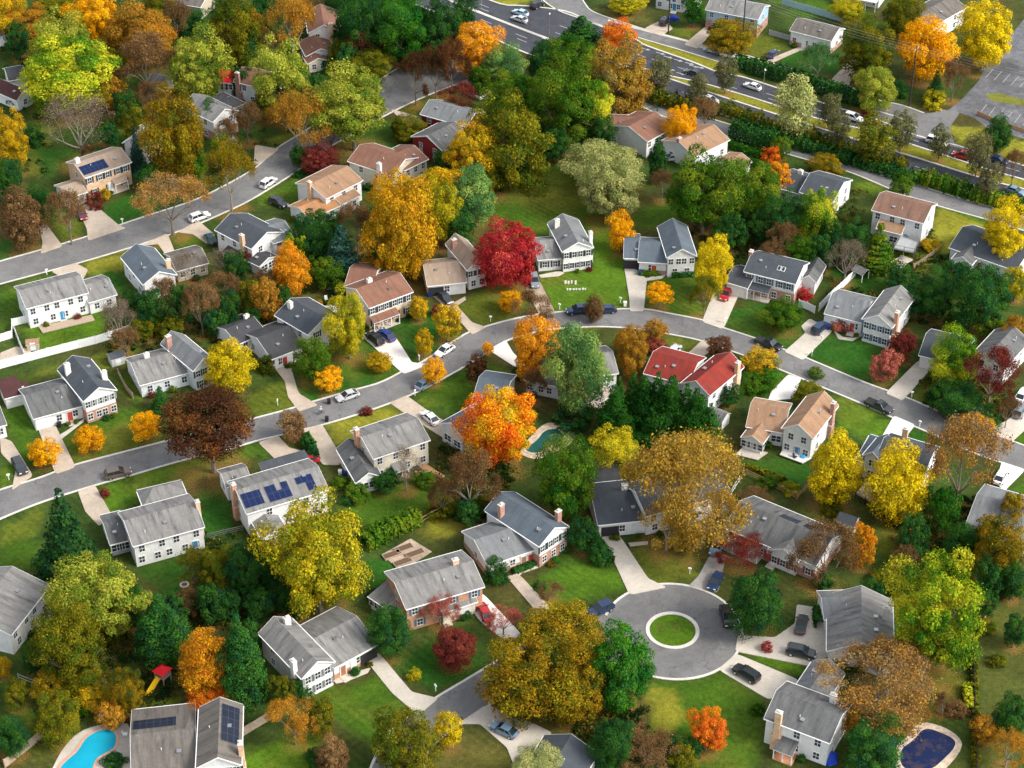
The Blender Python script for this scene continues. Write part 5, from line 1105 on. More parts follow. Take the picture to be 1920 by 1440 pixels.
def plant(d, rng):
    k = d['kind'].upper()
    o = link(NAMEW[k], None, None, d['p'], rng.uniform(0, 6.28))
    o['group'] = GRP[k]; o['category'] = KINDW[k][1]
    s = (d['r'], d['r'], d['H']/d['zt'])
    sz = 2*d['a']/((1-d['c'])*d['zt']); cr = link('crown', d['cm'], o, (0, 0, d['lo'] - d['c']*d['zt']*sz)); cr.scale = (d['r'], d['r'], sz)
    cr.material_slots[0].link = 'OBJECT'; cr.material_slots[0].material = FM[d['col']]
    tr = link('trunk', d['tm'], o); tr.scale = s
    d['obj'] = o; return o
# clipped shrubs along the foundations
_fr = random.Random(31)
for k_, yaw_, A_ in FOUND:
    W0, W1, H0, H1 = k_.rect; n_ = _fr.choice((1, 2, 2, 3)); cs, sn = math.cos(yaw_), math.sin(yaw_)
    for _ in range(n_):
        lx, ly, r_ = _fr.uniform(W0+.4, W1-.4), H0 - _fr.uniform(.75, 1.1), _fr.uniform(.5, .85)
        p_ = A_ + Vector((lx*cs - ly*sn, lx*sn + ly*cs, 0)); i_ = _fr.randrange(2); H_ = r_*_fr.uniform(1.3, 1.9)
        TREE_LIST.append(dict(kind='H', col=_fr.choice(('gd','gd','gd','gm','gm','gb','dr','ol')), p=p_, r=r_, H=H_, a=H_/2/1.1, lo=0, c=-.2, cm=PRO['H', i_][0], tm=PRO['H', i_][1], zt=1.7, px=proj(p_.x, p_.y, r_), base=proj(p_.x, p_.y, 0), w=20, z=r_))
_rng = random.Random(5)
for d in TREE_LIST: plant(d, _rng)

# hedges: long clipped or loose bodies of leaves
def hedge(t, width, height, colr, label, seed, lumpy=.25, leaf=.5, dens=60):
    pts = resample([G(*p) for p in smooth_line(pairs(t), 6)], 60); rng = np.random.RandomState(seed)
    ln = sum((b-a).length for a, b in zip(pts, pts[1:])); n = int(ln*(width + 2*height)*dens*.5)
    A = np.array([tuple(p) for p in pts]); i = rng.uniform(0, len(A)-1.001, n); k = i.astype(int); f = (i-k)[:, None]
    base = A[k]*(1-f) + A[k+1]*f; d = A[k+1]-A[k]; d /= np.linalg.norm(d, axis=1, keepdims=True); nr = np.stack([-d[:,1], d[:,0], d[:,2]*0], -1)
    lump = 1 + lumpy*np.sin(i*1.3 + seed) * np.sin(i*.57 + 2*seed) + lumpy*.6*np.sin(i*3.1+seed*3)
    th = rng.uniform(-.15, math.pi+.15, n); e = .55
    cx = np.sign(np.cos(th))*np.abs(np.cos(th))**e*width/2*lump; cz = np.abs(np.sin(th))**e*height*lump
    dp = rng.uniform(.8, 1.04, n)
    pos = base + nr*(cx*dp)[:, None] + np.stack([0*cz, 0*cz, np.maximum(cz*dp, .05)], -1)
    nm = nr*np.cos(th)[:, None] + np.stack([0*th, 0*th, np.sin(th)+.2], -1) + rng.normal(size=(n, 3))*.45
    c0 = pts[len(pts)//2]; pos -= np.array([c0.x, c0.y, 0])
    me = leaf_mesh('hedge', pos, nm, leaf, np.clip(rng.normal(.5, .2, n) + .25*np.sin(i*1.1), 0, 1), rng)
    me.materials.clear(); me.materials.append(FM[colr])
    return tag(link('hedge', me, None, (c0.x, c0.y, 0)), label, 'hedge', 'hedges')
hedge((1378,128, 1440,143, 1500,160, 1560,180, 1640,205), 3.4, 3.6, 'gd', 'long dark green hedge between the frontage road and the main road', 1, .12)
hedge((1205,172, 1225,190, 1260,200, 1320,215, 1345,222), 3.2, 3.0, 'ol', 'olive bushy hedge along the near edge of the main road by the thin trees', 2, .3)
hedge((1345,205, 1430,236, 1500,256, 1560,274, 1620,296, 1700,318), 3.0, 2.2, 'ol', 'loose olive hedge along the near carriageway, middle stretch', 3, .4)
hedge((1440,262, 1520,284, 1600,308, 1680,332, 1720,344), 2.8, 2.4, 'gd', 'dark green hedge along the frontage road opposite the dark gabled house', 4, .3)
hedge((1718,340, 1780,358, 1850,380, 1930,400), 3.4, 3.0, 'gm', 'green hedge at the right end of the main road', 5, .25)
hedge((1378,258, 1400,268, 1430,276, 1458,284), 5.2, 5.0, 'gd', 'tall massive dark clipped hedge beside the tan house', 6, .06)
hedge((1362,272, 1385,282, 1410,290, 1430,296), 1.6, 1.6, 'gb', 'low vivid green hedge under the massive dark hedge', 7, .2)
hedge((682,1030, 710,1014, 740,1000, 785,978), 3.0, 3.0, 'gm', 'wide green hedge beside the vegetable garden', 8, .2)
hedge((1114,1018, 1124,1034, 1136,1052, 1142,1060), 2.2, 2.0, 'gd', 'short dark hedge beside the driveway under the oak', 9, .1)
hedge((101,790, 120,786, 143,782), 1.3, 1.1, 'gd', 'clipped box hedge at the wall above the orange trees', 10, .05)
hedge((962,1074, 985,1066, 1006,1056), 1.2, .9, 'gd', 'low clipped hedge below the windows of the gable house with box hedges', 11, .06)
hedge((1018,1048, 1040,1038, 1062,1030), 1.2, .9, 'gd', 'short clipped hedge under the brick gable end', 12, .06)
hedge((1196,514, 1212,516, 1234,516), 1.3, 1.0, 'gm', 'low clipped hedge at the garage door of the twin slate house', 13, .08)
hedge((1060,505, 1080,503, 1110,498), 1.0, .9, 'gd', 'low dark hedge under the columned gable', 14, .1)
hedge((1260,518, 1280,518, 1300,516), 1.4, 1.2, 'gd', 'dark foundation hedge under the twin slate house gable', 15, .12)
hedge((1535,1150, 1538,1165, 1540,1180), 2.2, 2.0, 'gd', 'dark rounded hedge between the dark car and the ranch house', 16, .1)
hedge((1812,1290, 1814,1310, 1816,1335), 1.3, 1.3, 'yg', 'narrow bright hedge along the dark fence at the right', 17, .15)
hedge((572,826, 582,842, 592,866), 1.6, 2.2, 'gd', 'clipped dark hedge column between two driveways', 18, .15)
hedge((1470,905, 1430,888, 1400,878), 1.0, .8, 'ol', 'straggling low hedge along the cedar fence', 19, .4)
hedge((885,520, 905,524, 925,528), 1.4, 1.2, 'gd', 'dark hedge under the beige hip house', 20, .15)
hedge((1823,1160, 1826,1300, 1829,1450), .9, .9, 'ol', 'thin straggling hedge along the dark fence line at the far right', 21, .5)
# undergrowth of the wooded parts: nobody could count it
def undergrowth():
    rng = np.random.RandomState(9); P, T = [], []
    zones = [(0,0,900,330,60), (470,440,720,640,50), (1000,120,1240,300,40), (1300,280,1620,520,50), (1560,430,1800,620,40), (200,540,480,680,40), (330,1000,560,1180,50), (60,1150,330,1400,50), (1080,1330,1320,1440,40), (820,840,960,980,30), (1680,930,1920,1120,50), (1730,690,1880,800,30), (1400,400,1600,480,30)]
    for x0, y0, x1, y1, k in zones:
        for _ in range(k*9):
            px, py = rng.uniform(x0, x1), rng.uniform(y0, y1)
            g = G(px, py)
            if blocked(px, py, g): continue
            m = rng.randint(14, 46); r = rng.uniform(.5, 1.6)
            d = rng.normal(size=(m, 3)); d /= np.linalg.norm(d, axis=1, keepdims=True); d[:, 2] = np.abs(d[:, 2])*.8
            P.append(np.array(tuple(g)) + d*r*rng.uniform(.5, 1, (m, 1))); T.append(np.full(m, rng.rand()))
    pos = np.concatenate(P); me = leaf_mesh('undergrowth', pos, rng.normal(size=pos.shape) + np.array([0,0,.6]), .42, np.clip(np.concatenate(T) + rng.normal(0, .1, len(pos)), 0, 1), rng)
    FM['un'] = m_foliage('leaves_undergrowth', [(.012,.038,.010), (.03,.065,.012), (.07,.085,.014), (.14,.10,.02)]); me.materials.clear(); me.materials.append(FM['un'])
    return struct(link('undergrowth', me), 'stuff')
NOGO = [pairs(t) for _, t in DRIVES] + [pairs(t) for _, t in PATHS] + [LOOP_U + LOOP_L[::-1]]
NOGO += [[(200,1350),(100,1380),(60,1450),(260,1450),(260,1350)], [(1722,1345),(1810,1380),(1780,1450),(1660,1450),(1680,1380)], [(1020,786),(1090,805),(1080,840),(1000,870),(960,850)], [(60,605),(180,580),(190,605),(80,630)]]
NOGO += [[(480,315),(562,253),(722,144),(780,112),(900,70),(930,120),(817,172),(700,228),(615,277),(502,355),(310,442),(0,532),(0,491),(230,421),(360,378)], [(1150,150),(1337,225),(1920,400),(1920,440),(1330,245),(1140,170)], [(780,-40),(1250,100),(1920,320),(1920,395),(1250,182),(780,10)]]
def blocked(px, py, g):
    for pl in NOGO:
        ins = False
        for i in range(len(pl)):
            (x1, y1), (x2, y2) = pl[i-1], pl[i]
            if (y1 > py) != (y2 > py) and px < (x2-x1)*(py-y1)/(y2-y1) + x1: ins = not ins
        if ins: return True
    for nm in LAWNS:
        if nm[0] in ('G1', 'G2', 'G3', 'Y'):
            pl = pairs(nm[1]); ins = False
            for i in range(len(pl)):
                (x1, y1), (x2, y2) = pl[i-1], pl[i]
                if (y1 > py) != (y2 > py) and px < (x2-x1)*(py-y1)/(y2-y1) + x1: ins = not ins
            if ins: return True
    return False
undergrowth()
make_ground([(d['p'].x, d['p'].y, d['r']) for d in TREE_LIST if d['kind'] in 'RrOSBVDd'])
# ================================================================ vehicles
CARM = {k: m_paint('car_paint_' + k, c) for k, c in {'white': (.8,.8,.79), 'silver': (.5,.52,.54), 'grey': (.2,.22,.24), 'dark': (.03,.033,.038), 'black': (.012,.013,.016), 'navy': (.012,.03,.085), 'blue': (.012,.035,.2),
        'steel': (.15,.24,.33), 'red': (.42,.012,.02), 'wine': (.16,.012,.02), 'lightblue': (.42,.6,.72), 'teal': (.03,.12,.13), 'brown': (.13,.09,.075)}.items()}
def car_parts(kind):
    """stations along the length: x, half width, z of the belt; the cabin gets its own"""
    L, Wd, S = {'sedan': (4.7, .92, 1), 'suv': (4.8, .97, 1), 'van': (5.1, 1.0, 1), 'pickup': (5.6, 1.0, 1)}[kind]
    prof = {'sedan': [(-.5,.62,.62),(-.47,.86,.84),(-.36,.96,.96),(-.1,1,.97),(.2,1,.95),(.36,.96,.88),(.47,.86,.72),(.5,.66,.55)],
            'suv': [(-.5,.74,.8),(-.485,.9,1.05),(-.36,.98,1.1),(0,1,1.1),(.22,1,1.08),(.38,.97,1.02),(.48,.88,.86),(.5,.7,.62)],
            'van': [(-.5,.8,.85),(-.485,.94,1.1),(-.3,1,1.12),(0,1,1.12),(.28,1,1.08),(.42,.95,.95),(.49,.86,.75),(.5,.7,.6)],
            'pickup': [(-.5,.9,1.0),(-.49,.95,1.08),(-.3,.98,1.08),(0,1,1.1),(.22,1,1.1),(.4,.98,1.05),(.49,.9,.9),(.5,.75,.65)]}[kind]
    zb = .28 if kind in ('sedan',) else .36
    m = MB(); rings = []
    for fx, fw, z in prof:
        x, hw = fx*L, fw*Wd; mid = zb + (z-zb)*.55
        rings.append([(x,-hw*.9,zb),(x,-hw,zb+.12),(x,-hw,mid),(x,-hw*.93,z-.03),(x,-hw*.8,z),(x,hw*.8,z),(x,hw*.93,z-.03),(x,hw,mid),(x,hw,zb+.12),(x,hw*.9,zb)])
    for a, b in zip(rings, rings[1:]):
        for i in range(10): j = (i+1) % 10; m.face([a[i], a[j], b[j], b[i]][::-1])
    m.face(rings[0][::-1][::-1]); m.face(rings[-1][::-1])
    cab = {'sedan': [(-.42,.93),(-.26,1.38),(.06,1.42),(.25,.93)], 'suv': [(-.485,1.06),(-.40,1.66),(.06,1.70),(.25,1.06)], 'van': [(-.49,1.08),(-.43,1.75),(.12,1.78),(.36,1.02)], 'pickup': [(-.10,1.08),(-.05,1.75),(.12,1.77),(.26,1.08)]}[kind]
    (xa,za),(xb,zbk),(xc,zc),(xd,zd) = cab; hb, ht = Wd*.90, Wd*.74
    P = lambda f, y, z: (f*L, y, z)
    rf = MB(); t = .05                                   # painted roof skin
    rp = [P(xb+.008,-ht,zbk),P(xc-.008,-ht,zc),P(xc-.008,ht,zc),P(xb+.008,ht,zbk)]
    m.face([(x,y,z+t) for x,y,z in rp]); 
    for i in range(4):
        a, b = rp[i], rp[(i+1)%4]; m.face([a, b, (b[0],b[1],b[2]+t), (a[0],a[1],a[2]+t)])
    for s in (-1, 1):                                     # pillars
        for (x0,z0),(x1,z1) in (((xa,za),(xb,zbk)),((xd,zd),(xc,zc)),(((xa+xd)/2-.02,za),((xb+xc)/2-.02,zc))):
            m.tube(P(x0,s*hb*1.0,z0-.02), P(x1,s*ht*1.0,z1), .055, .05, 4)
    g = MB(); lo = [P(xa,-hb*.97,za-.03),P(xd,-hb*.97,zd-.03),P(xd,hb*.97,zd-.03),P(xa,hb*.97,za-.03)]; hi = [P(xb,-ht*.99,zbk),P(xc,-ht*.99,zc),P(xc,ht*.99,zc),P(xb,ht*.99,zbk)]
    for i in range(4): j = (i+1)%4; g.face([lo[i],lo[j],hi[j],hi[i]])
    g.face(hi)
    parts = [('body', m.mesh('car_body', [CARM['white']]), (0,0,0)), ('windows', g.mesh('car_windows', [M['car_glass']]), (0,0,0))]
    wr = .33 if kind == 'sedan' else .38
    wm = MB(); wm.tube((0,-.11,0),(0,.11,0),wr,wr,18); wme = wm.mesh('tyre', [M['rubber']])
    rm = MB(); rm.tube((0,-.12,0),(0,.12,0),wr*.62,wr*.62,14); rme = rm.mesh('rim', [M['rim']])
    for sx in (-.31, .31):
        for s in (-1, 1): parts.append(('wheel', wme, (sx*L, s*(Wd-.1), wr), rme))
    hm = MBbox((-.06,.05,-.2,.2,-.07,.07), M['lamp_white'], 'headlight'); tm_ = MBbox((-.05,.05,-.16,.16,-.09,.09), M['lamp_red'], 'tail_light')
    zz = .66 if kind == 'sedan' else .8
    for s in (-1, 1): parts.append(('headlight', hm, (.487*L, s*Wd*.6, zz))); parts.append(('tail_light', tm_, (-.49*L, s*Wd*.65, zz+.08)))
    if kind == 'pickup': parts.append(('cargo_bed', MBbox((-.47*L,-.12*L,-Wd*.75,Wd*.75,1.07,1.1), M['dark'], 'cargo_bed'), (0,0,0)))
    for s in (-1, 1): parts.append(('side_mirror', MBbox((-.07,.07,-.1,.1,-.07,.07), M['black'], 'side_mirror'), (.2*L, s*(Wd+.08), zz+.32)))
    return parts
CARP = {k: car_parts(k) for k in ('sedan', 'suv', 'van', 'pickup')}
def car(kind, colr, px, py, dx, dy, label, z=.125, moving=False):
    """px, py: middle of the car; dx, dy: which way its nose points, as seen in the photo"""
    p = G(px, py, .7); q = G(px+dx, py+dy, .7); yaw = math.atan2(q.y-p.y, q.x-p.x)
    nm = {'sedan': 'parked_car', 'suv': 'parked_suv', 'van': 'minivan', 'pickup': 'pickup_truck'}[kind]
    if moving: nm = 'passing_car'
    o = thing(nm, label, {'pickup': 'pickup truck', 'van': 'van'}.get(kind, 'car'), (p.x, p.y, z), yaw, 'cars on the main road' if moving else 'cars parked at the houses')
    for q in CARP[kind]:
        c = link(q[0], q[1], o, q[2])
        if q[0] == 'body':
            c.material_slots[0].link = 'OBJECT'; c.material_slots[0].material = CARM[colr]
        if len(q) > 3: link('rim', q[3], c)
    return o
RD = .014
car('suv', 'white', 503, 342, 24, -17, 'white estate car parked on the upper left street nearest the tan roofed white house', RD)
car('suv', 'white', 374, 406, 28, -10, 'white car with dark sunroof on the upper left street beside the roadside orange-brown tree', RD)
car('suv', 'dark', 522, 380, 26, 12, 'dark car half behind shrubs left of the orange garage roof')
car('sedan', 'teal', 394, 447, -14, -20, 'dark teal car nosed up to the dark roofed corner house')
car('sedan', 'wine', 154, 401, 8, 20, 'small dark wine car on the drive below the tan brick solar house')
car('suv', 'black', 703, 635, -22, -18, 'black car on the white driveway below the pinkish brick house')
car('sedan', 'blue', 725, 628, -22, -17, 'bright blue car beside a black one on the white driveway')
car('sedan', 'white', 834, 656, -30, 19, 'white sedan at the kerb just right of a small orange street tree', RD)
car('sedan', 'silver', 652, 741, -38, 13, 'silver car parked along the far kerb above the cyclist', RD)
car('sedan', 'white', 806, 783, -22, -19, 'white sedan on the driveway beside the slate blue roof')
car('sedan', 'steel', 797, 718, 28, -17, 'steel blue car mostly hidden under the small orange street tree', RD)
car('suv', 'brown', 221, 887, 36, -8, 'dark brown estate car at the near kerb in front of the great spruce', RD)
car('suv', 'dark', 37, 875, 14, 24, 'dark car on the driveway left of the lowest round orange tree')
car('sedan', 'dark', 834, 558, 22, 20, 'dark car in front of the beige carport')
car('suv', 'grey', 1002, 527, 4, 20, 'grey car under the right side of the crimson maple')
car('suv', 'navy', 1084, 581, -36, 4, 'dark navy car at the kerb left of the thin brown tree', RD)
car('sedan', 'navy', 1135, 580, -36, 2, 'dark navy car at the kerb right of the thin brown tree', RD)
car('sedan', 'red', 1362, 551, -13, 22, 'red car on the driveway of the brick house with skylights')
car('suv', 'silver', 1264, 660, 12, -18, 'silver car behind the bright red roof')
car('pickup', 'black', 1441, 644, 40, 16, 'black pickup truck at the kerb above the golden orange shrub tree', RD)
car('suv', 'navy', 1538, 615, 20, -16, 'dark blue car on the drive of the streaked split level house')
car('pickup', 'dark', 1648, 761, 36, 16, 'dark pickup truck with pale bed parked on the right hand street', RD)
car('suv', 'grey', 1913, 770, 12, -18, 'grey car at the right edge on the far driveway')
car('sedan', 'white', 1917, 740, 12, -18, 'white car at the right edge behind the grey one')
car('sedan', 'white', 1877, 893, 12, -20, 'white car on the new white driveway at the right edge')
car('suv', 'steel', 1346, 1025, -12, 20, 'steel blue car at the carport of the red shutter house')
car('sedan', 'navy', 1342, 1089, -12, 22, 'dark blue sedan at the foot of the grey driveway by the turning circle')
car('suv', 'black', 1363, 1156, 8, 26, 'black car at the right kerb of the turning circle', .02)
car('suv', 'navy', 1126, 1142, -26, 12, 'dark blue car with pale roof rails at the left kerb of the turning circle', .02)
car('sedan', 'dark', 1503, 1170, 6, -26, 'dark sedan standing upright on the pale forked drive of the ranch house')
car('suv', 'dark', 1502, 1223, 40, 9, 'long dark estate car lying across the drive of the ranch house')
car('suv', 'dark', 1399, 1263, -34, -20, 'dark car on the lowest drive right of the turning circle')
car('sedan', 'red', 908, 1147, -14, -26, 'red and dark car on the white drive of the orange brick house')
car('sedan', 'steel', 945, 1368, -34, -16, 'steel blue sedan on the bottom driveway above the dark roof')
car('sedan', 'red', 575, 862, -26, 3, 'red car showing behind the solar array house')
car('suv', 'silver', 432, 262, -12, -16, 'silver car at the garage of the grey hip roofed house')
car('pickup', 'white', 889, 177, -26, -10, 'white pickup truck near the barn red house')
car('sedan', 'lightblue', 912, 175, -10, 18, 'pale blue covered car right of the white pickup')
car('sedan', 'silver', 1259, 296, -24, 2, 'silver car left of the tan house by the dark hedge')
car('sedan', 'white', 1481, 374, 26, 8, 'white car below the dark gabled house')
car('van', 'lightblue', 1338, 94, -32, -8, 'light blue van at the kerb of the frontage road', .032)
car('suv', 'white', 1368, 103, 32, 8, 'white car behind the light blue van on the frontage road', .032)
car('suv', 'black', 1246, 40, 14, -18, 'black car on the short drive at the top beside a pole')
car('sedan', 'navy', 1449, 101, 16, -14, 'dark blue car at the drive below the small cream house')
car('sedan', 'lightblue', 976, 23, -32, -10, 'pale teal and white car on the main road, upper of two side by side', .022, True)
car('sedan', 'silver', 974, 35, -32, -10, 'silver car on the main road, lower of two side by side', .022, True)
car('suv', 'black', 1008, 9, 24, -12, 'black car waiting at the top junction of the main road', .022, True)
car('sedan', 'dark', 1300, 136, -32, -11, 'dark car on the main road beside the painted arrows', .022, True)
car('sedan', 'white', 1411, 161, -32, -11, 'white car on the main road left of the dark green hedge', .022, True)
car('sedan', 'silver', 1332, 186, 32, 11, 'silver car on the near carriageway between thin trees', .022, True)
car('suv', 'white', 1600, 220, 32, 10, 'white car on the main road below the dark green hedge', .022, True)
car('van', 'white', 1757, 265, 36, 10, 'white van on the main road at the junction', .022, True)
car('van', 'red', 1806, 292, -34, -9, 'red van on the main road below the grass corner', .022, True)
car('sedan', 'navy', 1872, 299, 34, 11, 'dark blue car on the main road at the right edge', .022, True)
car('sedan', 'steel', 1904, 357, 32, 11, 'steel blue car on the near carriageway at the right edge', .022, True)

# ================================================================ fences
def fence(t, height, mat, label, post_gap=2.4, gaps=.0, thick=.05, rails=0):
    P = [G(*p) for p in pairs(t)]; o = P[len(P)//2]; root = thing('fence', label, 'fence', (o.x, o.y, 0), 0, 'fences')
    m = MB(); posts = []
    for a, b in zip(P, P[1:]):
        d = b-a; L = d.length; d.normalize(); n = Vector((-d.y, d.x, 0))*thick/2
        def slab(s0, s1, z0, z1):
            p, q = a + d*s0 - o, a + d*s1 - o
            c = [p-n, q-n, q+n, p+n]
            for qd in ((0,1),(2,3)): u, v = c[qd[0]], c[qd[1]]; m.face([(u.x,u.y,z0),(v.x,v.y,z0),(v.x,v.y,z1),(u.x,u.y,z1)])
            m.face([(v.x,v.y,z1) for v in c])
        if rails:
            for r in range(rails):
                z = height*(.3 + .62*r/max(rails-1, 1)); slab(0, L, z-.07, z+.07)
        else:
            k = max(1, int(L/1.2))
            for i in range(k):
                j = random.uniform(-.04, .04); slab(L*i/k + .01, L*(i+1)/k - gaps, .06, height + j)
        k = max(1, int(L/post_gap))
        for i in range(k+1): posts.append(a + d*(L*i/k) - o)
    m.build('boards' if not rails else 'rails', M[mat], root)
    pm = MBbox((-.07,.07,-.07,.07,0,height+.12), M[mat], 'post')
    for p in posts[:90]: link('post', pm, root, (p.x, p.y, 0))
    return root
fence((-20,697, 0,692, 60,676, 120,660, 180,645, 258,620), 1.9, 'vinyl', 'long white fence below the long white house')
fence((-20,646, 0,641, 24,634, 24,612, 70,601), 1.8, 'vinyl', 'white corner fence left of the long white house')
fence((26,618, 36,645, 46,668), 1.5, 'vinyl', 'short white fence along the white patio slab')
fence((1535,584, 1552,566, 1575,545, 1603,518), 1.9, 'vinyl', 'pale straight fence climbing to the small garden shelter')
fence((1497,575, 1512,580, 1527,588), 1.7, 'vinyl', 'short white fence right of the red shrub')
fence((1375,881, 1400,891, 1440,910, 1494,937, 1524,905), 1.3, 'cedar', 'cedar rail fence bending behind the tan roofed sunroom house', rails=3)
fence((784,984, 810,970, 842,952), 1.3, 'cedar', 'short wooden rail fence below the brown thin tree', rails=2)
fence((448,1386, 470,1372, 507,1350), 1.8, 'wood', 'weathered fence right of the pool house')
fence((10,1440, 45,1412, 92,1376), 1.8, 'wood', 'weathered fence left of the turquoise pool')
fence((1822,1150, 1824,1230, 1826,1310, 1828,1380, 1830,1450), 1.5, 'dark', 'thin dark fence line down the far right lawn', rails=4)
fence((222,702, 236,730, 250,748), 1.3, 'wood', 'thin wooden fence below the little purple shed')
fence((1466,8, 1490,16, 1512,22, 1560,36, 1606,50), 1.9, 'bluewood', 'blue-grey board fence above the small cream house')
fence((1442,66, 1465,72, 1480,76), 1.5, 'greywood', 'short grey fence left of the small cream house')
fence((1712,505, 1735,490, 1762,470), 1.3, 'wood', 'pale rail fence up the yard right of the tall white house', rails=3)
fence((1703,552, 1740,566, 1757,588), 1.1, 'wood', 'thin rail fence above the streaked split level house', rails=2)
fence((390,1012, 420,1004, 456,996), 1.3, 'metal', 'thin wire fence between the spruce house and the solar house', rails=3)
fence((35,1272, 70,1286, 86,1272), 1.0, 'greywood', 'short grey fence in the lower left yard', rails=2)
fence((1368,934, 1378,916, 1386,904), 1.3, 'vinyl', 'short white rail right of the oak', rails=2)
fence((1832,215, 1870,232, 1930,252), 1.0, 'cedar', 'low brown wall along the parking lot edge')
fence((560,640, 590,628, 640,600), 1.5, 'wood', 'brown board fence behind the pinkish brick house') if 0 else None

# ================================================================ pools and decks
def pool(t, label, water, coping, deck=None, deck_mat='concrete'):
    pts = chaikin([G(x, y) for x, y in pairs(t)], 3); c = sum(pts, Vector())/len(pts)
    ar = sum(a.x*b.y - b.x*a.y for a, b in zip(pts, pts[1:]+pts[:1]))
    if ar < 0: pts.reverse()
    root = thing('swimming_pool', label, 'pool', (c.x, c.y, 0), 0, 'swimming pools')
    L = [p - c for p in pts]; m = MB()
    from mathutils.geometry import tessellate_polygon
    def fill(mb, q, z):
        for tri in tessellate_polygon([[Vector((p.x, p.y, 0)) for p in q]]):
            f = [q[i] for i in tri]
            if (f[1]-f[0]).cross(f[2]-f[0]).z < 0: f.reverse()
            mb.face([(p.x, p.y, z) for p in f])
    fill(m, L, .10); m.build('water', M[water], root)
    m = MB(); n = len(L)
    for i in range(n):
        a, b = L[i], L[(i+1)%n]; d0 = (L[(i+1)%n]-L[i-1]).normalized(); d1 = (L[(i+2)%n]-L[i]).normalized()
        oa, ob = a + Vector((d0.y, -d0.x, 0))*.5, b + Vector((d1.y, -d1.x, 0))*.5
        m.face([(a.x,a.y,.16),(oa.x,oa.y,.16),(ob.x,ob.y,.16),(b.x,b.y,.16)]); m.face([(a.x,a.y,.02),(a.x,a.y,.16),(b.x,b.y,.16),(b.x,b.y,.02)])
    m.build('coping', M[coping], root)
    if deck:
        q = chaikin([G(x, y) - c for x, y in pairs(deck)], 2); m = MB(); fill(m, q, .07); m.build('pool_deck', M[deck_mat], root)
    return root
def m_water(name, c, rough=.05):
    k = NT(name); n = k.noise(1.2, 3, .6, k.world()); return k.pbr(k.hsv(c, v=k.maprange(k.noise(.2, 3, .6, k.world()), .3, .7, .85, 1.15)), rough, bump=n, bs=.06, bd=.05, spec=.3)
M['pool_blue'] = m_water('turquoise_water', (.012, .34, .50)); M['pool_green'] = m_water('green_pool_water', (.005, .085, .075))
k_ = NT('blue_pool_cover'); _p = k_.world(); _l = k_.maprange(k_.noise(.5, 4, .75, _p), .5, .6, 0, 1)
M['pool_cover'] = k_.pbr(k_.mix(k_.mul(_l, .4), (.005,.015,.065), (.10,.06,.05)), .5)
M['pink_coping'] = m_plain('pink_brick_coping', (.55,.33,.25), .8, .15, 4); M['flagstone'] = m_plain('flagstone', (.55,.44,.33), .85, .3, 1.5)
pool((205,1366, 176,1374, 158,1388, 146,1410, 128,1424, 112,1440, 104,1470, 150,1480, 172,1450, 178,1424, 200,1412, 217,1402, 219,1378), 'kidney shaped turquoise pool with pink edge in the bottom left corner', 'pool_blue', 'pink_coping',
     (200,1356, 150,1370, 120,1400, 98,1440, 80,1490, 200,1490, 250,1470, 248,1360, 225,1354), 'concrete')
pool((1040,804, 1054,812, 1060,822, 1040,834, 1024,842, 1004,852, 984,846, 990,838, 1008,826, 1020,808), 'dark green pool half covered by the orange and red tree', 'pool_green', 'flagstone',
     (1020,792, 1050,794, 1082,814, 1072,832, 1040,850, 1004,864, 970,850, 985,830), 'flagstone')
pool((1732,1364, 1764,1374, 1792,1388, 1790,1404, 1766,1428, 1744,1446, 1690,1446, 1686,1406, 1712,1390), 'dark blue covered pool with pale stone rim in the bottom right', 'pool_cover', 'flagstone',
     (1722,1352, 1770,1362, 1806,1388, 1800,1412, 1770,1446, 1740,1470, 1680,1470, 1676,1400, 1700,1384), 'flagstone')
def deck(t, h, label, mat='deck', rail=None, skip=()):
    pts = [G(x, y, h) for x, y in pairs(t)]; c = sum(pts, Vector())/len(pts)
    ar = sum(a.x*b.y - b.x*a.y for a, b in zip(pts, pts[1:]+pts[:1]))
    if ar < 0: pts.reverse()
    root = thing('wooden_deck', label, 'deck', (c.x, c.y, 0), 0, 'decks and patios'); L = [p - Vector((c.x, c.y, 0)) for p in pts]
    m = MB(); m.prism([(p.x, p.y) for p in L], max(h-.18, .02), h); m.build('deck_boards', M[mat], root)
    if rail:
        pm = MBbox((-.05,.05,-.05,.05,-h,1.0), M[rail], 'railing_post'); n = len(L)
        for i in range(n):
            if i in skip: continue
            a, b = L[i], L[(i+1)%n]; d = b-a; ln = d.length; d.normalize(); k = max(1, int(ln/1.6)); m = MB()
            for z in (.95, .15): m.tube((a.x,a.y,h+z), (b.x,b.y,h+z), .05, .05, 4)
            q = int(ln/.3)
            for j in range(q): p = a + d*(ln*(j+.5)/q); m.tube((p.x,p.y,h+.15), (p.x,p.y,h+.95), .022, .022, 3)
            m.build('railing', M[rail], root)
            for j in range(k): p = a + d*(ln*j/k); link('railing_post', pm, root, (p.x, p.y, h))
    return root
deck((1066,742, 1140,726, 1152,744, 1128,762, 1092,770, 1070,764), 1.6, 'raised deck with white railing behind the deck house', 'deck', 'vinyl')
deck((1605,925, 1622,902, 1662,914, 1658,938, 1640,944), 1.2, 'pale deck with dark railing between the twin yellow trees', 'deck', 'dark')
deck((72,612, 172,590, 178,600, 80,624), .3, 'tan wooden patio along the long white house', 'wood')
deck((1690,478, 1712,486, 1685,505, 1668,492), .25, 'small pinkish patio slab below the tall white house', 'concrete')
deck((1676,466, 1690,442, 1722,454, 1714,474), 2.4, 'grey deck with thin railing at the tall white house', 'greywood', 'metal')
deck((772,878, 800,870, 834,892, 800,908), .35, 'reddish patio at the back of the cream house', 'cedar')
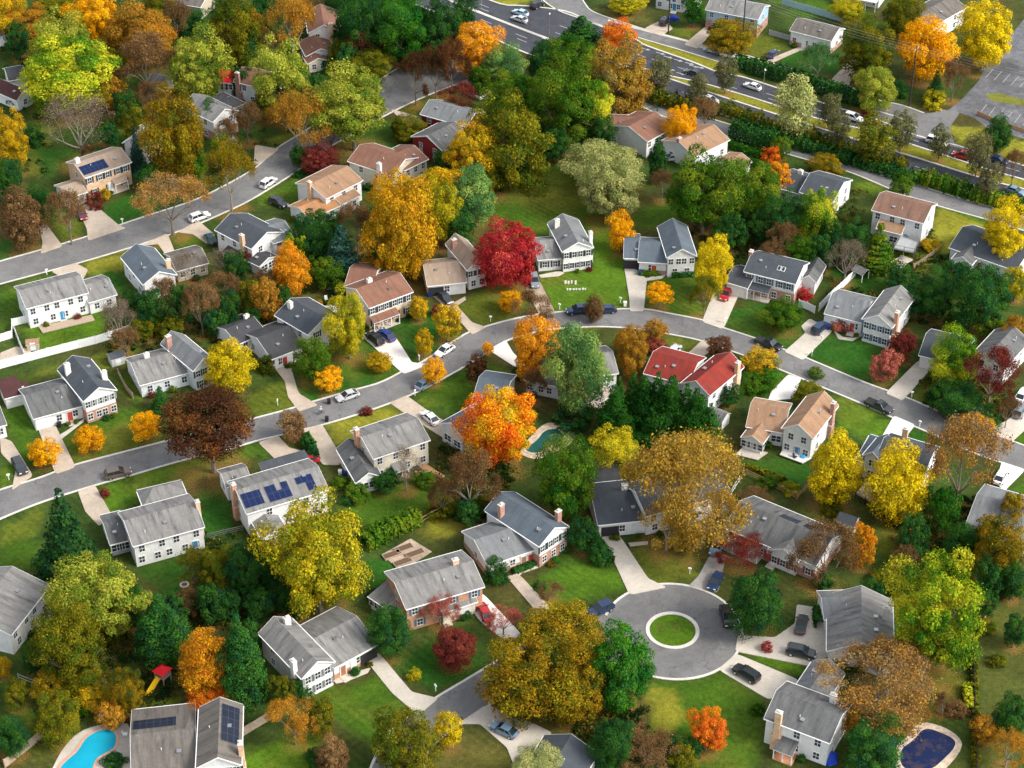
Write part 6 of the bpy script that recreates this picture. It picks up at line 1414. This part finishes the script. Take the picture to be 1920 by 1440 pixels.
deck((872,992, 890,980, 914,988, 896,1002), .4, 'red brick patio left of the gable house with box hedges', 'cedar')
deck((1392,838, 1440,848, 1420,862, 1380,852), .3, 'stone terrace in front of the glazed sunroom', 'concrete')
deck((1468,842, 1522,858, 1505,868, 1462,852), .5, 'white terrace at the back door of the tan roofed sunroom house', 'white_concrete')
deck((60,1165, 90,1130, 100,1150, 70,1185), .3, 'brown patio beside the grey house at the left edge', 'wood')

# ================================================================ smaller structures
def shed(px, py, dx, dy, w_, d_, h_, rise, wall, roof, label, nm='garden_shed', cat='shed', open_=False):
    p, q = G(px, py), G(px+dx, py+dy); yaw = math.atan2(q.y-p.y, q.x-p.x)
    root = thing(nm, label, cat, (p.x, p.y, 0), yaw)
    m = MB(); W2, D2 = w_/2, d_/2
    if open_:
        for sx in (-1, 1):
            for sy in (-1, 1): link('post', MBbox((-.06,.06,-.06,.06,0,h_), M[wall], 'post'), root, (sx*(W2-.1), sy*(D2-.1), 0))
    else:
        m.face([(-W2,-D2,0),(W2,-D2,0),(W2,-D2,h_),(-W2,-D2,h_)]); m.face([(W2,D2,0),(-W2,D2,0),(-W2,D2,h_),(W2,D2,h_)])
        for s in (-1, 1): m.face([(s*W2,-D2,0),(s*W2,D2,0),(s*W2,D2,h_),(s*W2,0,h_+rise*.93),(s*W2,-D2,h_)])
        m.build('wall', M[wall], root)
        link('door', MBbox((-.5,.5,-.03,.01,.05,1.85), M['door_white'], 'door'), root, (0, -D2-.012, 0))
    m = MB(); o = .2
    for s in (-1, 1):
        a = [Vector((-W2-o, s*(D2+o), h_-.1)), Vector((W2+o, s*(D2+o), h_-.1)), Vector((W2+o, 0, h_+rise)), Vector((-W2-o, 0, h_+rise))]
        if s > 0: a = [a[1], a[0], a[3], a[2]]
        m.face(a, 0, [(v.x, v.y) for v in a]); dn = [v - Vector((0,0,.08)) for v in a]; m.face(dn[::-1], 1)
        for i in range(4): m.face([dn[i], dn[(i+1)%4], a[(i+1)%4], a[i]], 1)
    m.build('roof', [M[roof], M['trim']], root)
    return root
shed(1588, 992, 20, 7, 3.0, 2.4, 2.3, .9, 'white_siding', 'slate_roof', 'small white garden shed beside an orange tree')
shed(219, 680, 20, -6, 2.6, 2.2, 1.9, .7, 'grey_siding', 'slate_roof', 'little purple-grey shed in the side yard above the pale grey house')
shed(63, 652, 20, -2, 2.2, 2.0, 1.5, .6, 'tan_siding', 'tan_roof', 'tan playhouse on the lawn of the long white house', 'playhouse', 'playhouse')
shed(1613, 522, 14, 7, 2.6, 2.4, 2.1, .8, 'trim', 'light_grey_roof', 'small open garden shelter at the top of the pale fence', 'garden_shelter', 'shelter', True)
shed(303, 164, 20, 4, 5, 4, 2.4, 1.0, 'grey_siding', 'light_grey_roof', 'low grey shed under the pale lime tree')
shed(2, 80, 20, -4, 6, 5, 3.0, 1.0, 'white_siding', 'light_grey_roof', 'pale shed at the left edge among lime trees')
shed(1345, 794, 20, 8, 3.4, 2.8, 2.3, .8, 'white_siding', 'light_grey_roof', 'small white shed behind the row of dark evergreens')
shed(40, 735, 14, -4, 2.2, 1.8, 1.6, .6, 'white_siding', 'maroon_roof', 'small lean shed beside the split level with orange trees')
def simple(nm, label, cat, px, py, parts, rz=0, z=0, group=None):
    p = G(px, py); root = thing(nm, label, cat, (p.x, p.y, z), rz, group)
    for pn, fn, mat in parts:
        m = MB(); fn(m); m.build(pn, mat if isinstance(mat, list) else M[mat], root)
    return root
for k, c in {'play_red': (.75,.01,.02), 'play_yellow': (.85,.55,.01), 'play_blue': (.02,.06,.35), 'tarp_blue': (.01,.05,.42), 'bin_blue': (.01,.035,.28), 'sky_tarp': (.05,.35,.6), 'pink': (.75,.03,.2), 'ball_white': (.85,.85,.82), 'purple': (.1,.04,.16), 'jacket': (.75,.76,.76), 'skin': (.55,.35,.25), 'jeans': (.03,.05,.12), 'umb_red': (.75,.015,.01), 'soil': (.13,.08,.05)}.items():
    M[k] = m_plain(k.replace('_', ' '), c, .55, .06)
# play tower with slide
def _slide(m):
    for i in range(8):
        a, b = i/8, (i+1)/8; f = lambda t: (-.95 - 3.0*t, 1.5*(1-t)**1.1 + .15)
        (x0, z0), (x1, z1) = f(a), f(b)
        m.face([(x0,-.42,z0),(x1,-.42,z1),(x1,.42,z1),(x0,.42,z0)]); 
        for s in (-1, 1): m.face([(x0,s*.42,z0),(x1,s*.42,z1),(x1,s*.46,z1+.22),(x0,s*.46,z0+.22)])
def _tower(m):
    for sx in (-1, 1):
        for sy in (-1, 1): m.box(sx*.85-.06, sx*.85+.06, sy*.85-.06, sy*.85+.06, 0, 2.6)
    m.box(-.95,.95,-.95,.95,1.4,1.5)
def _cap(m):
    q = [(-1.15,-1.15,2.55),(1.15,-1.15,2.55),(1.15,1.15,2.55),(-1.15,1.15,2.55)]
    for i in range(4): m.face([q[i], q[(i+1)%4], (0,0,3.5)])
    m.face(q[::-1])
simple('play_tower', 'red roofed play tower with a yellow slide beside the orange oval tree', 'playset', 307, 1278, [('frame', _tower, 'wood'), ('canopy', _cap, 'play_red'), ('slide', _slide, 'play_yellow'), ('side_panel', lambda m: m.box(.9,.98,-.8,.8,.2,1.4), 'play_blue')], R(58))
# mailboxes: post, box, flag
def mailbox(px, py, label, dark=False):
    simple('mailbox', label, 'mailbox', px, py, [('post', lambda m: m.box(-.06,.06,-.06,.06,0,1.1), 'trim'), ('box', lambda m: (m.box(-.13,.13,-.27,.27,1.1,1.28), m.tube((0,-.27,1.27), (0,.27,1.27), .13, .13, 8)), 'black' if dark else 'ball_white'), ('flag', lambda m: m.box(.14,.16,-.05,.1,1.25,1.45), 'play_red')], random.uniform(0, 3), 0, 'mailboxes at the kerbs')
for px, py, l, dk in ((230,420,'white mailbox at the kerb below the dark green upper left lawn',0), (88,515,'white mailbox at the lower kerb of the upper left street',0), (17,900,'white mailbox at the kerb by the bright green left lawn',0), (100,876,'white mailbox on the kerb strip under the lowest round orange tree',0),
    (521,760,'white mailbox in the olive lawn left of the curving driveway',0), (778,742,'white mailbox beside the tan drive above the white sedan',0), (786,676,'pale mailbox at the foot of the white driveway',0), (920,603,'white mailbox on the kerb below the olive front lawn',0),
    (1049,580,'white mailbox left of the parked dark navy cars',0), (1163,568,'white mailbox at the top right of the lawn with white signs',0), (1358,606,'white mailbox on the green corner by the red car drive',0), (1522,668,'white mailbox on the vivid green lawn by the kerb',0),
    (1540,640,'white lamp-like mailbox by the oval path',0), (1709,745,'white mailbox at the kerb under the dark reddish trees',0), (1724,800,'white mailbox beside the white driveway of the slate house',0), (1850,804,'white mailbox at the far kerb right of the orange crown',0),
    (1293,1076,'white post mailbox above the turning circle',0), (817,1296,'white mailbox at the foot of the wide pale driveway',0), (866,1358,'grey mailbox by the small yellow tree',1), (1388,1184,'small dark mailbox right of the turning circle',1)):
    mailbox(px, py, l, dk)
# lamps and poles
def lamp_post(px, py, h, label, head='ball_white', grp='street lamps'):
    simple('street_lamp', label, 'street lamp', px, py, [('pole', lambda m: m.tube((0,0,0),(0,0,h),.09,.06,7), 'metal'), ('lamp_head', lambda m: (m.tube((0,0,h-.02),(.0,-.9,h+.1),.05,.04,5), m.box(-.16,.16,-1.25,-.7,h+.04,h+.2)), head)], 0, 0, grp)
lamp_post(903, 16, 5.5, 'white lamp on the traffic island at the top of the main road'); lamp_post(1030, 68, 6.5, 'pale lamp post at the end of the second traffic island'); lamp_post(1430, 178, 7, 'pale lamp post in the median left of the long hedge')
def pole(px, py, h, label, arms=True, r=.2):
    return simple('utility_pole', label, 'utility pole', px, py, [('pole', lambda m: m.tube((0,0,0),(0,0,h),r,r*.7,8), 'dark')] + ([('crossarm', lambda m: (m.box(-1.2,1.2,-.07,.07,h-1.0,h-.84)), 'wood')] if arms else []), R(55), 0, 'utility poles')
pole(1390, 104, 17, 'tall dark utility pole standing right of the light blue van'); pole(1253, 61, 9, 'short dark pole beside the black car at the top', False); pole(1704, 200, 16, 'utility pole in front of the golden orange tree')
# wires between the poles and off to the right
mb = MB(); A0 = G(1704, 200) + Vector((0,0,15.2)); ends = [(G(1390,104) + Vector((0,0,16.2))), (A0 + Vector((70,-38,0)))]
o_ = thing('power_lines', 'thin power lines crossing the golden orange tree to the parking lot', 'wires', (A0.x, A0.y, 0))
for off in (-1.1, -.4, .4, 1.1):
    mb = MB()
    for E in ends:
        pv = None
        for i in range(25):
            t = i/24; p = (A0.lerp(E, t)) + Vector((off*.5, off*.8, off*.45)) + Vector((0, 0, -4*1.1*t*(1-t)))
            p = p - Vector((A0.x, A0.y, 0))
            if pv is not None: mb.tube(pv, p, .016, .016, 3)
            pv = p
    mb.build('wire', M['metal'], o_)
# small white signs standing on the lawn
def letter_row(px, py, dx, n, label, h, seed):
    rg = random.Random(seed); p = G(px, py); root = thing('yard_signs', label, 'yard sign', (p.x, p.y, 0), R(3), 'white yard signs'); 
    for i in range(n):
        m = MB(); x = i*.62 + rg.uniform(-.08, .08); hh = h*rg.uniform(.75, 1.1)
        m.box(x, x+rg.uniform(.3, .5), -.03, .03, .25, .25+hh)
        m.box(x+.2, x+.24, -.02, .02, 0, .25); m.build('sign_board', M['ball_white'], root)
letter_row(1059, 534, 0, 3, 'row of three small white yard signs, farther left on the lawn', .75, 1); letter_row(1078, 535, 0, 1, 'single white yard sign right of the row of three', .95, 3); letter_row(1062, 546, 0, 7, 'nearer long row of small white yard signs on the lawn', .42, 2)
# rubbish bins, tarps, garden things
def bin_(px, py, mat, label, rz=0): simple('wheelie_bin', label, 'bin', px, py, [('body', lambda m: m.prism([(-.28,-.3),(.28,-.3),(.32,.34),(-.32,.34)], .08, .95), mat), ('lid', lambda m: m.box(-.34,.34,-.36,.38,.951,1.02), mat), ('wheel', lambda m: m.tube((-.3,.32,.1),(.3,.32,.1),.1,.1,8), 'rubber')], rz, 0, 'bins')
bin_(648, 893, 'bin_blue', 'dark blue bin at the garage wing of the cream house'); bin_(638, 890, 'trim', 'pale bin beside the dark blue one at the cream house')
bin_(617, 757, 'black', 'black bin at the far kerb by the silver car'); bin_(613, 790, 'black', 'black bin at the near kerb below the cyclist'); bin_(1172, 574, 'ball_white', 'white bin at the foot of the twin slate house driveway')
for bx_, by_, m_, l_ in ((166,372,'bin_blue','blue bin beside the garage of the tan brick solar house'), (404,462,'black','black bin at the corner of the dark roofed corner house'), (112,800,'black','black bin beside the garage of the brick based split level'), (726,1212,'bin_blue','blue bin at the carport of the grey carport house'),
    (878,1116,'black','black bin beside the garage of the orange brick house'), (1200,516,'bin_blue','blue bin at the carport of the twin slate roofed house'), (1352,545,'black','black bin by the garage of the brick house with skylights'), (1552,618,'bin_blue','blue bin at the drive of the streaked split level house'),
    (1738,676,'black','black bin at the garage of the two winged house'), (1108,1004,'bin_blue','blue bin left of the carport under the oak'), (1540,1252,'black','black bin near the long dark estate car'), (806,556,'bin_blue','blue bin at the beige carport')):
    bin_(bx_, by_, m_, l_, random.uniform(0, 6))
def tarp(px, py, w_, d_, h_, mat, label, rz=0):
    bm = bmesh.new(); bmesh.ops.create_icosphere(bm, subdivisions=3, radius=1)
    for v in bm.verts:
        n = mnoise.noise(v.co*1.7 + Vector((px, py, 0)))*.25; v.co *= 1+n; v.co = Vector((v.co.x*w_/2, v.co.y*d_/2, max(v.co.z, 0)*h_))
    me = bpy.data.meshes.new('tarp'); bm.to_mesh(me); bm.free(); me.materials.append(M[mat]); p = G(px, py)
    o = tag(link('tarpaulin', me, None, (p.x, p.y, 0), rz), label, 'tarpaulin', 'tarpaulins'); smooth(o)
tarp(1556, 1426, 2.6, 2.2, 1.6, 'tarp_blue', 'bright blue tarpaulin heap at the corner of the white house by the covered pool', R(30)); tarp(1262, 37, 3.2, 1.6, 1.3, 'bin_blue', 'dark blue tarpaulin left in the top front yard'); tarp(1298, 41, 1.8, 1.6, 1.3, 'tarp_blue', 'small blue tarpaulin right in the top front yard')
tarp(1676, 1391, 1.0, 1.0, .9, 'sky_tarp', 'light blue ball-like cover left of the covered pool'); tarp(1505, 861, 1.3, 1.3, 1.0, 'sky_tarp', 'teal cover on the white terrace'); tarp(652, 1000, 1.0, 1.0, .8, 'purple', 'purple cover by the hedge') if 0 else None
def umbrella(px, py, mat, label, h=2.6, r=1.5):
    def cano(m):
        for i in range(8):
            a, b = 2*math.pi*i/8, 2*math.pi*(i+1)/8; m.face([(r*math.cos(a), r*math.sin(a), h-.7), (r*math.cos(b), r*math.sin(b), h-.7), (0,0,h)])
    p = G(px, py, 1.6); simple('patio_umbrella', label, 'umbrella', px, py, [('pole', lambda m: m.tube((0,0,0),(0,0,h),.035,.03,6), 'metal'), ('canopy', cano, mat)], 0, 0, 'patio umbrellas')
umbrella(1082, 752, 'umb_red', 'red patio umbrella on the deck behind the deck house', 4.4); umbrella(1833, 500, 'pink', 'pink patio umbrella at the grey house on the right edge', 2.8, 1.4)
umbrella(620, 596, 'trim', 'cream umbrella behind the pinkish brick house', 2.6, 2.0)
def ring(px, py, r, mat, label, nm='fire_pit', cat='fire pit'):
    def f(m):
        for i in range(20):
            a, b = 2*math.pi*i/20, 2*math.pi*(i+1)/20; q = lambda t, rr, z: (rr*math.cos(t), rr*math.sin(t), z)
            m.face([q(a,r,.3),q(b,r,.3),q(b,r*.6,.3),q(a,r*.6,.3)]); m.face([q(a,r,0),q(b,r,0),q(b,r,.3),q(a,r,.3)]); m.face([q(a,r*.6,0),q(b,r*.6,0),q(b,r*.6,.3),q(a,r*.6,.3)])
    simple(nm, label, cat, px, py, [('rim', f, mat), ('ash', lambda m: m.prism([(r*.6*math.cos(i*.6283), r*.6*math.sin(i*.6283)) for i in range(10)], .02, .12), 'soil')])
ring(346, 1098, .8, 'tan_concrete', 'round pale fire pit on the dark lawn left of the evergreens')
# vegetable garden: raised beds
for i, (px, py, l) in enumerate(((735,1042,'raised bed at the far left of the vegetable garden'), (757,1030,'raised bed at the back of the vegetable garden'), (778,1040,'raised bed at the right of the vegetable garden'), (755,1056,'raised bed at the near end of the vegetable garden'))):
    simple('raised_bed', l, 'garden bed', px, py, [('frame', lambda m: (m.box(-1.6,1.6,-.7,-.62,0,.35), m.box(-1.6,1.6,.62,.7,0,.35), m.box(-1.6,-1.52,-.62,.62,0,.35), m.box(1.52,1.6,-.62,.62,0,.35)), 'wood'), ('soil', lambda m: m.box(-1.52,1.52,-.62,.62,0,.28), 'soil')], R(30), .07, 'raised beds in the vegetable garden')
patch('path', (716,1040, 770,1010, 810,1035, 752,1072), 'gravel', .05, 0)
def chair(px, py, rz, label, mat='trim'):
    simple('garden_chair', label, 'chair', px, py, [('seat', lambda m: m.box(-.3,.3,-.3,.3,.38,.44), mat), ('backrest', lambda m: m.face([(-.3,.3,.44),(.3,.3,.44),(.3,.48,1.0),(-.3,.48,1.0)]), mat)] + [('leg', (lambda sx, sy: lambda m: m.box(sx*.26-.03, sx*.26+.03, sy*.26-.03, sy*.26+.03, 0, .38))(sx, sy), mat) for sx in (-1,1) for sy in (-1,1)], rz, .3, 'garden chairs')
chair(206, 1352, 2, 'white chair at the far end of the turquoise pool, right one'); chair(194, 1350, 1.2, 'white chair at the far end of the turquoise pool, left one'); chair(800, 898, .4, 'white chair on the reddish patio'); chair(95, 1160, .5, 'white chair on the brown patio at the left edge'); chair(236, 1382, 1.5, 'pale chair between the pool and the taupe roof')
chair(612, 566, .3, 'pale chair behind the pinkish brick house'); chair(1490, 862, .8, 'dark chair on the white terrace', 'dark')
# slide-top play umbrella in the back yard at the upper left
umbrella(413, 132, 'play_yellow', 'yellow umbrella in the yard beside the pale lime tree', 2.4, 1.2)
# cyclist
def cyclist(px, py, dx, dy):
    p = G(px, py); q = G(px+dx, py+dy); yaw = math.atan2(q.y-p.y, q.x-p.x)
    b = thing('bicycle', 'bicycle under the rider in the middle of the street', 'bicycle', (p.x, p.y, .014), yaw)
    for x in (-.52, .52):
        m = MB(); n = 20
        for i in range(n):
            a, c = 2*math.pi*i/n, 2*math.pi*(i+1)/n; m.tube((.33*math.cos(a),0,.33*math.sin(a)), (.33*math.cos(c),0,.33*math.sin(c)), .022, .022, 5)
        for i in range(8): a = math.pi*i/4; m.tube((0,0,0), (.33*math.cos(a),0,.33*math.sin(a)), .005, .005, 3)
        m.build('wheel', M['black'], b, (x, 0, .35))
    m = MB(); F = {'rear': (-.52,0,.35), 'bb': (-.08,0,.30), 'seat': (-.22,0,.86), 'head': (.36,0,.82), 'front': (.52,0,.35), 'bar': (.34,0,1.0)}
    for s, t in (('rear','bb'),('bb','seat'),('rear','seat'),('bb','head'),('seat','head'),('head','front'),('head','bar')): m.tube(F[s], F[t], .018, .018, 6)
    m.build('bicycle_frame', M['black'], b); m = MB(); m.tube((.36,-.27,1.02),(.36,.27,1.02),.014,.014,6); m.build('handlebar', M['metal'], b); m = MB(); m.box(-.36,-.1,-.07,.07,.88,.94); m.build('saddle', M['black'], b)
    # rider: one skinned body, clothing over it
    per = tag(link('person', None, None, (p.x, p.y, .014), yaw), 'person in a white top and dark trousers riding a bicycle along the street', 'person')
    def skin(name, verts, edges, mats, sub=2, root=0):
        me = bpy.data.meshes.new(name); me.from_pydata([v[:3] for v in verts], edges, []); o = link(name, me, per); me.materials.append(M[mats])
        md = o.modifiers.new('skin', 'SKIN'); md.use_smooth_shade = True
        for i, v in enumerate(verts): me.skin_vertices[0].data[i].radius = (v[3], v[4] if len(v) > 4 else v[3]); me.skin_vertices[0].data[i].use_root = (i == root)
        s = o.modifiers.new('sub', 'SUBSURF'); s.levels = sub; s.render_levels = sub; return o
    V = [(-.24,0,.98,.13,.11), (-.14,0,1.16,.12,.15), (-.03,0,1.36,.12,.17), (.02,0,1.46,.06), (.05,0,1.52,.05), (.09,0,1.60,.09), (.08,0,1.70,.095), (.07,0,1.76,.06)]
    E = [(0,1),(1,2),(2,3),(3,4),(4,5),(5,6),(6,7)]
    def limb(base, pts):
        pv = base
        for q in pts: V.append(q); E.append((pv, len(V)-1)); pv = len(V)-1
        return pv
    for s in (-1, 1):
        w_ = limb(2, [(0,s*.19,1.40,.065), (.14,s*.23,1.20,.045), (.31,s*.23,1.05,.034), (.36,s*.23,1.03,.035,.02)])
        for j, (fx, fy) in enumerate(((.07,.03),(.085,.01),(.08,-.012),(.065,-.03))): limb(w_, [(.36+fx*.6, s*.23+fy, 1.045, .011), (.36+fx, s*.23+fy, 1.02, .009)])
        limb(w_, [(.35, s*.19, 1.035, .012), (.375, s*.17, 1.01, .01)])
        kx, kz, fx, fz = (.14,.78,-.02,.42) if s > 0 else (.18,.66,.02,.18)
        limb(0, [(-.2,s*.1,.93,.095), (kx,s*.12,kz,.065), (fx,s*.12,fz,.042), (fx+.16,s*.12,fz-.04,.035)])
    skin('body', V, E, 'skin')
    skin('shirt', [(-.235,0,.97,.145,.125), (-.14,0,1.16,.135,.165), (-.03,0,1.36,.132,.185), (.0,0,1.43,.08), (0,.19,1.40,.08), (.12,.225,1.225,.058), (0,-.19,1.40,.08), (.12,-.225,1.225,.058)], [(0,1),(1,2),(2,3),(2,4),(4,5),(2,6),(6,7)], 'jacket')
    skin('trousers', [(-.25,0,.94,.15,.13), (-.2,.1,.91,.108), (.14,.12,.78,.078), (-.02,.12,.46,.056), (-.2,-.1,.91,.108), (.18,-.12,.66,.078), (.02,-.12,.22,.056)], [(0,1),(1,2),(2,3),(0,4),(4,5),(5,6)], 'jeans')
    bm = bmesh.new(); bmesh.ops.create_uvsphere(bm, u_segments=14, v_segments=8, radius=1)
    for v in bm.verts: v.co = Vector((v.co.x*.125, v.co.y*.10, max(v.co.z, -.1)*.09)) + Vector((.075, 0, 1.72))
    me = bpy.data.meshes.new('helmet'); bm.to_mesh(me); bm.free(); me.materials.append(M['ball_white']); smooth(link('helmet', me, per))
    for s in (-1, 1):
        m = MB(); m.box(.165,.18,s*.035-.012,s*.035+.012,1.635,1.655); m.build('eye', M['black'], per)
    m = MB(); m.face([(.17,-.014,1.60),(.17,.014,1.60),(.2,0,1.605)]); m.face([(.17,-.014,1.60),(.2,0,1.605),(.165,0,1.64)]); m.face([(.17,.014,1.60),(.165,0,1.64),(.2,0,1.605)]); m.build('nose', M['skin'], per)
    m = MB(); m.box(.15,.171,-.025,.025,1.57,1.578); m.build('mouth', M['umb_red'], per)
cyclist(602, 777, 30, -10)
# ================================================================ labels of trees: what they are and which house they stand by
REFS = [(r, proj(h.location.x, h.location.y, 0)) for r, at, h in HOUSES] + [('the turning circle', (1262,1183)), ('the turquoise pool', (165,1415)), ('the parking lot', (1890,140)), ('the dark green pool', (1025,830))]
def rel(dx, dy):
    if abs(dx) > abs(dy)*1.3: return 'left of' if dx < 0 else 'right of'
    if abs(dy) > abs(dx)*1.3: return 'behind' if dy < 0 else 'in front of'
    return ('behind' if dy < 0 else 'in front') + (' to the left of' if dx < 0 else ' to the right of')
SHORT = {'behind to the left of': 'behind and left of', 'behind to the right of': 'behind and right of', 'in front to the left of': 'in front and left of', 'in front to the right of': 'in front and right of'}
def size_word(d):
    k = d['kind']
    if k == 'H': return 'small' if d['r'] < 1.3 else ''
    return 'huge' if d['r'] > 8 else 'big' if d['r'] > 5.2 else '' if d['r'] > 2.9 else 'small'
used = {}
def phrase(d, n=0):
    bx, by = d['base']
    q = sorted(REFS, key=lambda r: math.hypot(r[1][0]-bx, (r[1][1]-by)*1.4))
    r = rel(bx - q[n][1][0], by - q[n][1][1]); return SHORT.get(r, r) + ' ' + q[n][0]
def tree_label(d):
    a = (size_word(d) + ' ' + COLW[d['col']] + ' ' + KINDW[d['kind'].upper()][0]).strip()
    return [a + ' ' + phrase(d)] + [a + ' ' + phrase(d, 1), a + ' ' + phrase(d, 2), a + ' ' + phrase(d, 3)]
def trim(l): 
    w = l.split()
    return l if len(w) <= 16 else None
pend = {}
for d in TREE_LIST: pend.setdefault(tree_label(d)[0], []).append(d)
taken = set(o.get('label') for o in bpy.data.objects if o.get('label'))
for lab, ds in pend.items():
    if len(ds) == 1 and lab not in taken: ds[0]['lab'] = lab; taken.add(lab)
for lab, ds in pend.items():
    if len(ds) < 2: continue
    ds.sort(key=lambda d: d['px'][0])
    hgt = max(d['px'][1] for d in ds) - min(d['px'][1] for d in ds); wid = ds[-1]['px'][0] - ds[0]['px'][0]
    if len(ds) == 2:
        if wid > hgt: names = ['left of two', 'right of two']
        else: ds.sort(key=lambda d: d['px'][1]); names = ['farther of two', 'nearer of two']
    else: names = ['leftmost of %d' % len(ds)] + ['%s from the left of %d' % (('second', 'third', 'fourth', 'fifth', 'sixth')[i], len(ds)) for i in range(len(ds)-2)] + ['rightmost of %d' % len(ds)]
    for d, nm in zip(ds, names):
        t = lab + ', ' + nm
        for a, b in ((' and left of', ' left of'), (', second from the left of ', ', second of '), (', third from the left of ', ', third of '), (' from the left', ''), (' and right of', ' right of'), ('broadleaf tree', 'tree'), ('thinly leaved tree', 'sparse tree'), ('upright oval tree', 'oval tree'), ('dense cone shaped evergreen', 'cone evergreen'), ('slim columnar evergreen', 'columnar evergreen'), ('in front', 'below')):
            if len(t.split()) > 16: t = t.replace(a, b)
        d['lab'] = t; taken.add(t)
for d in TREE_LIST: d['obj']['label'] = d.get('lab') or tree_label(d)[1]
for r, at, h in HOUSES:
    if '_b' in h: del h['_b']
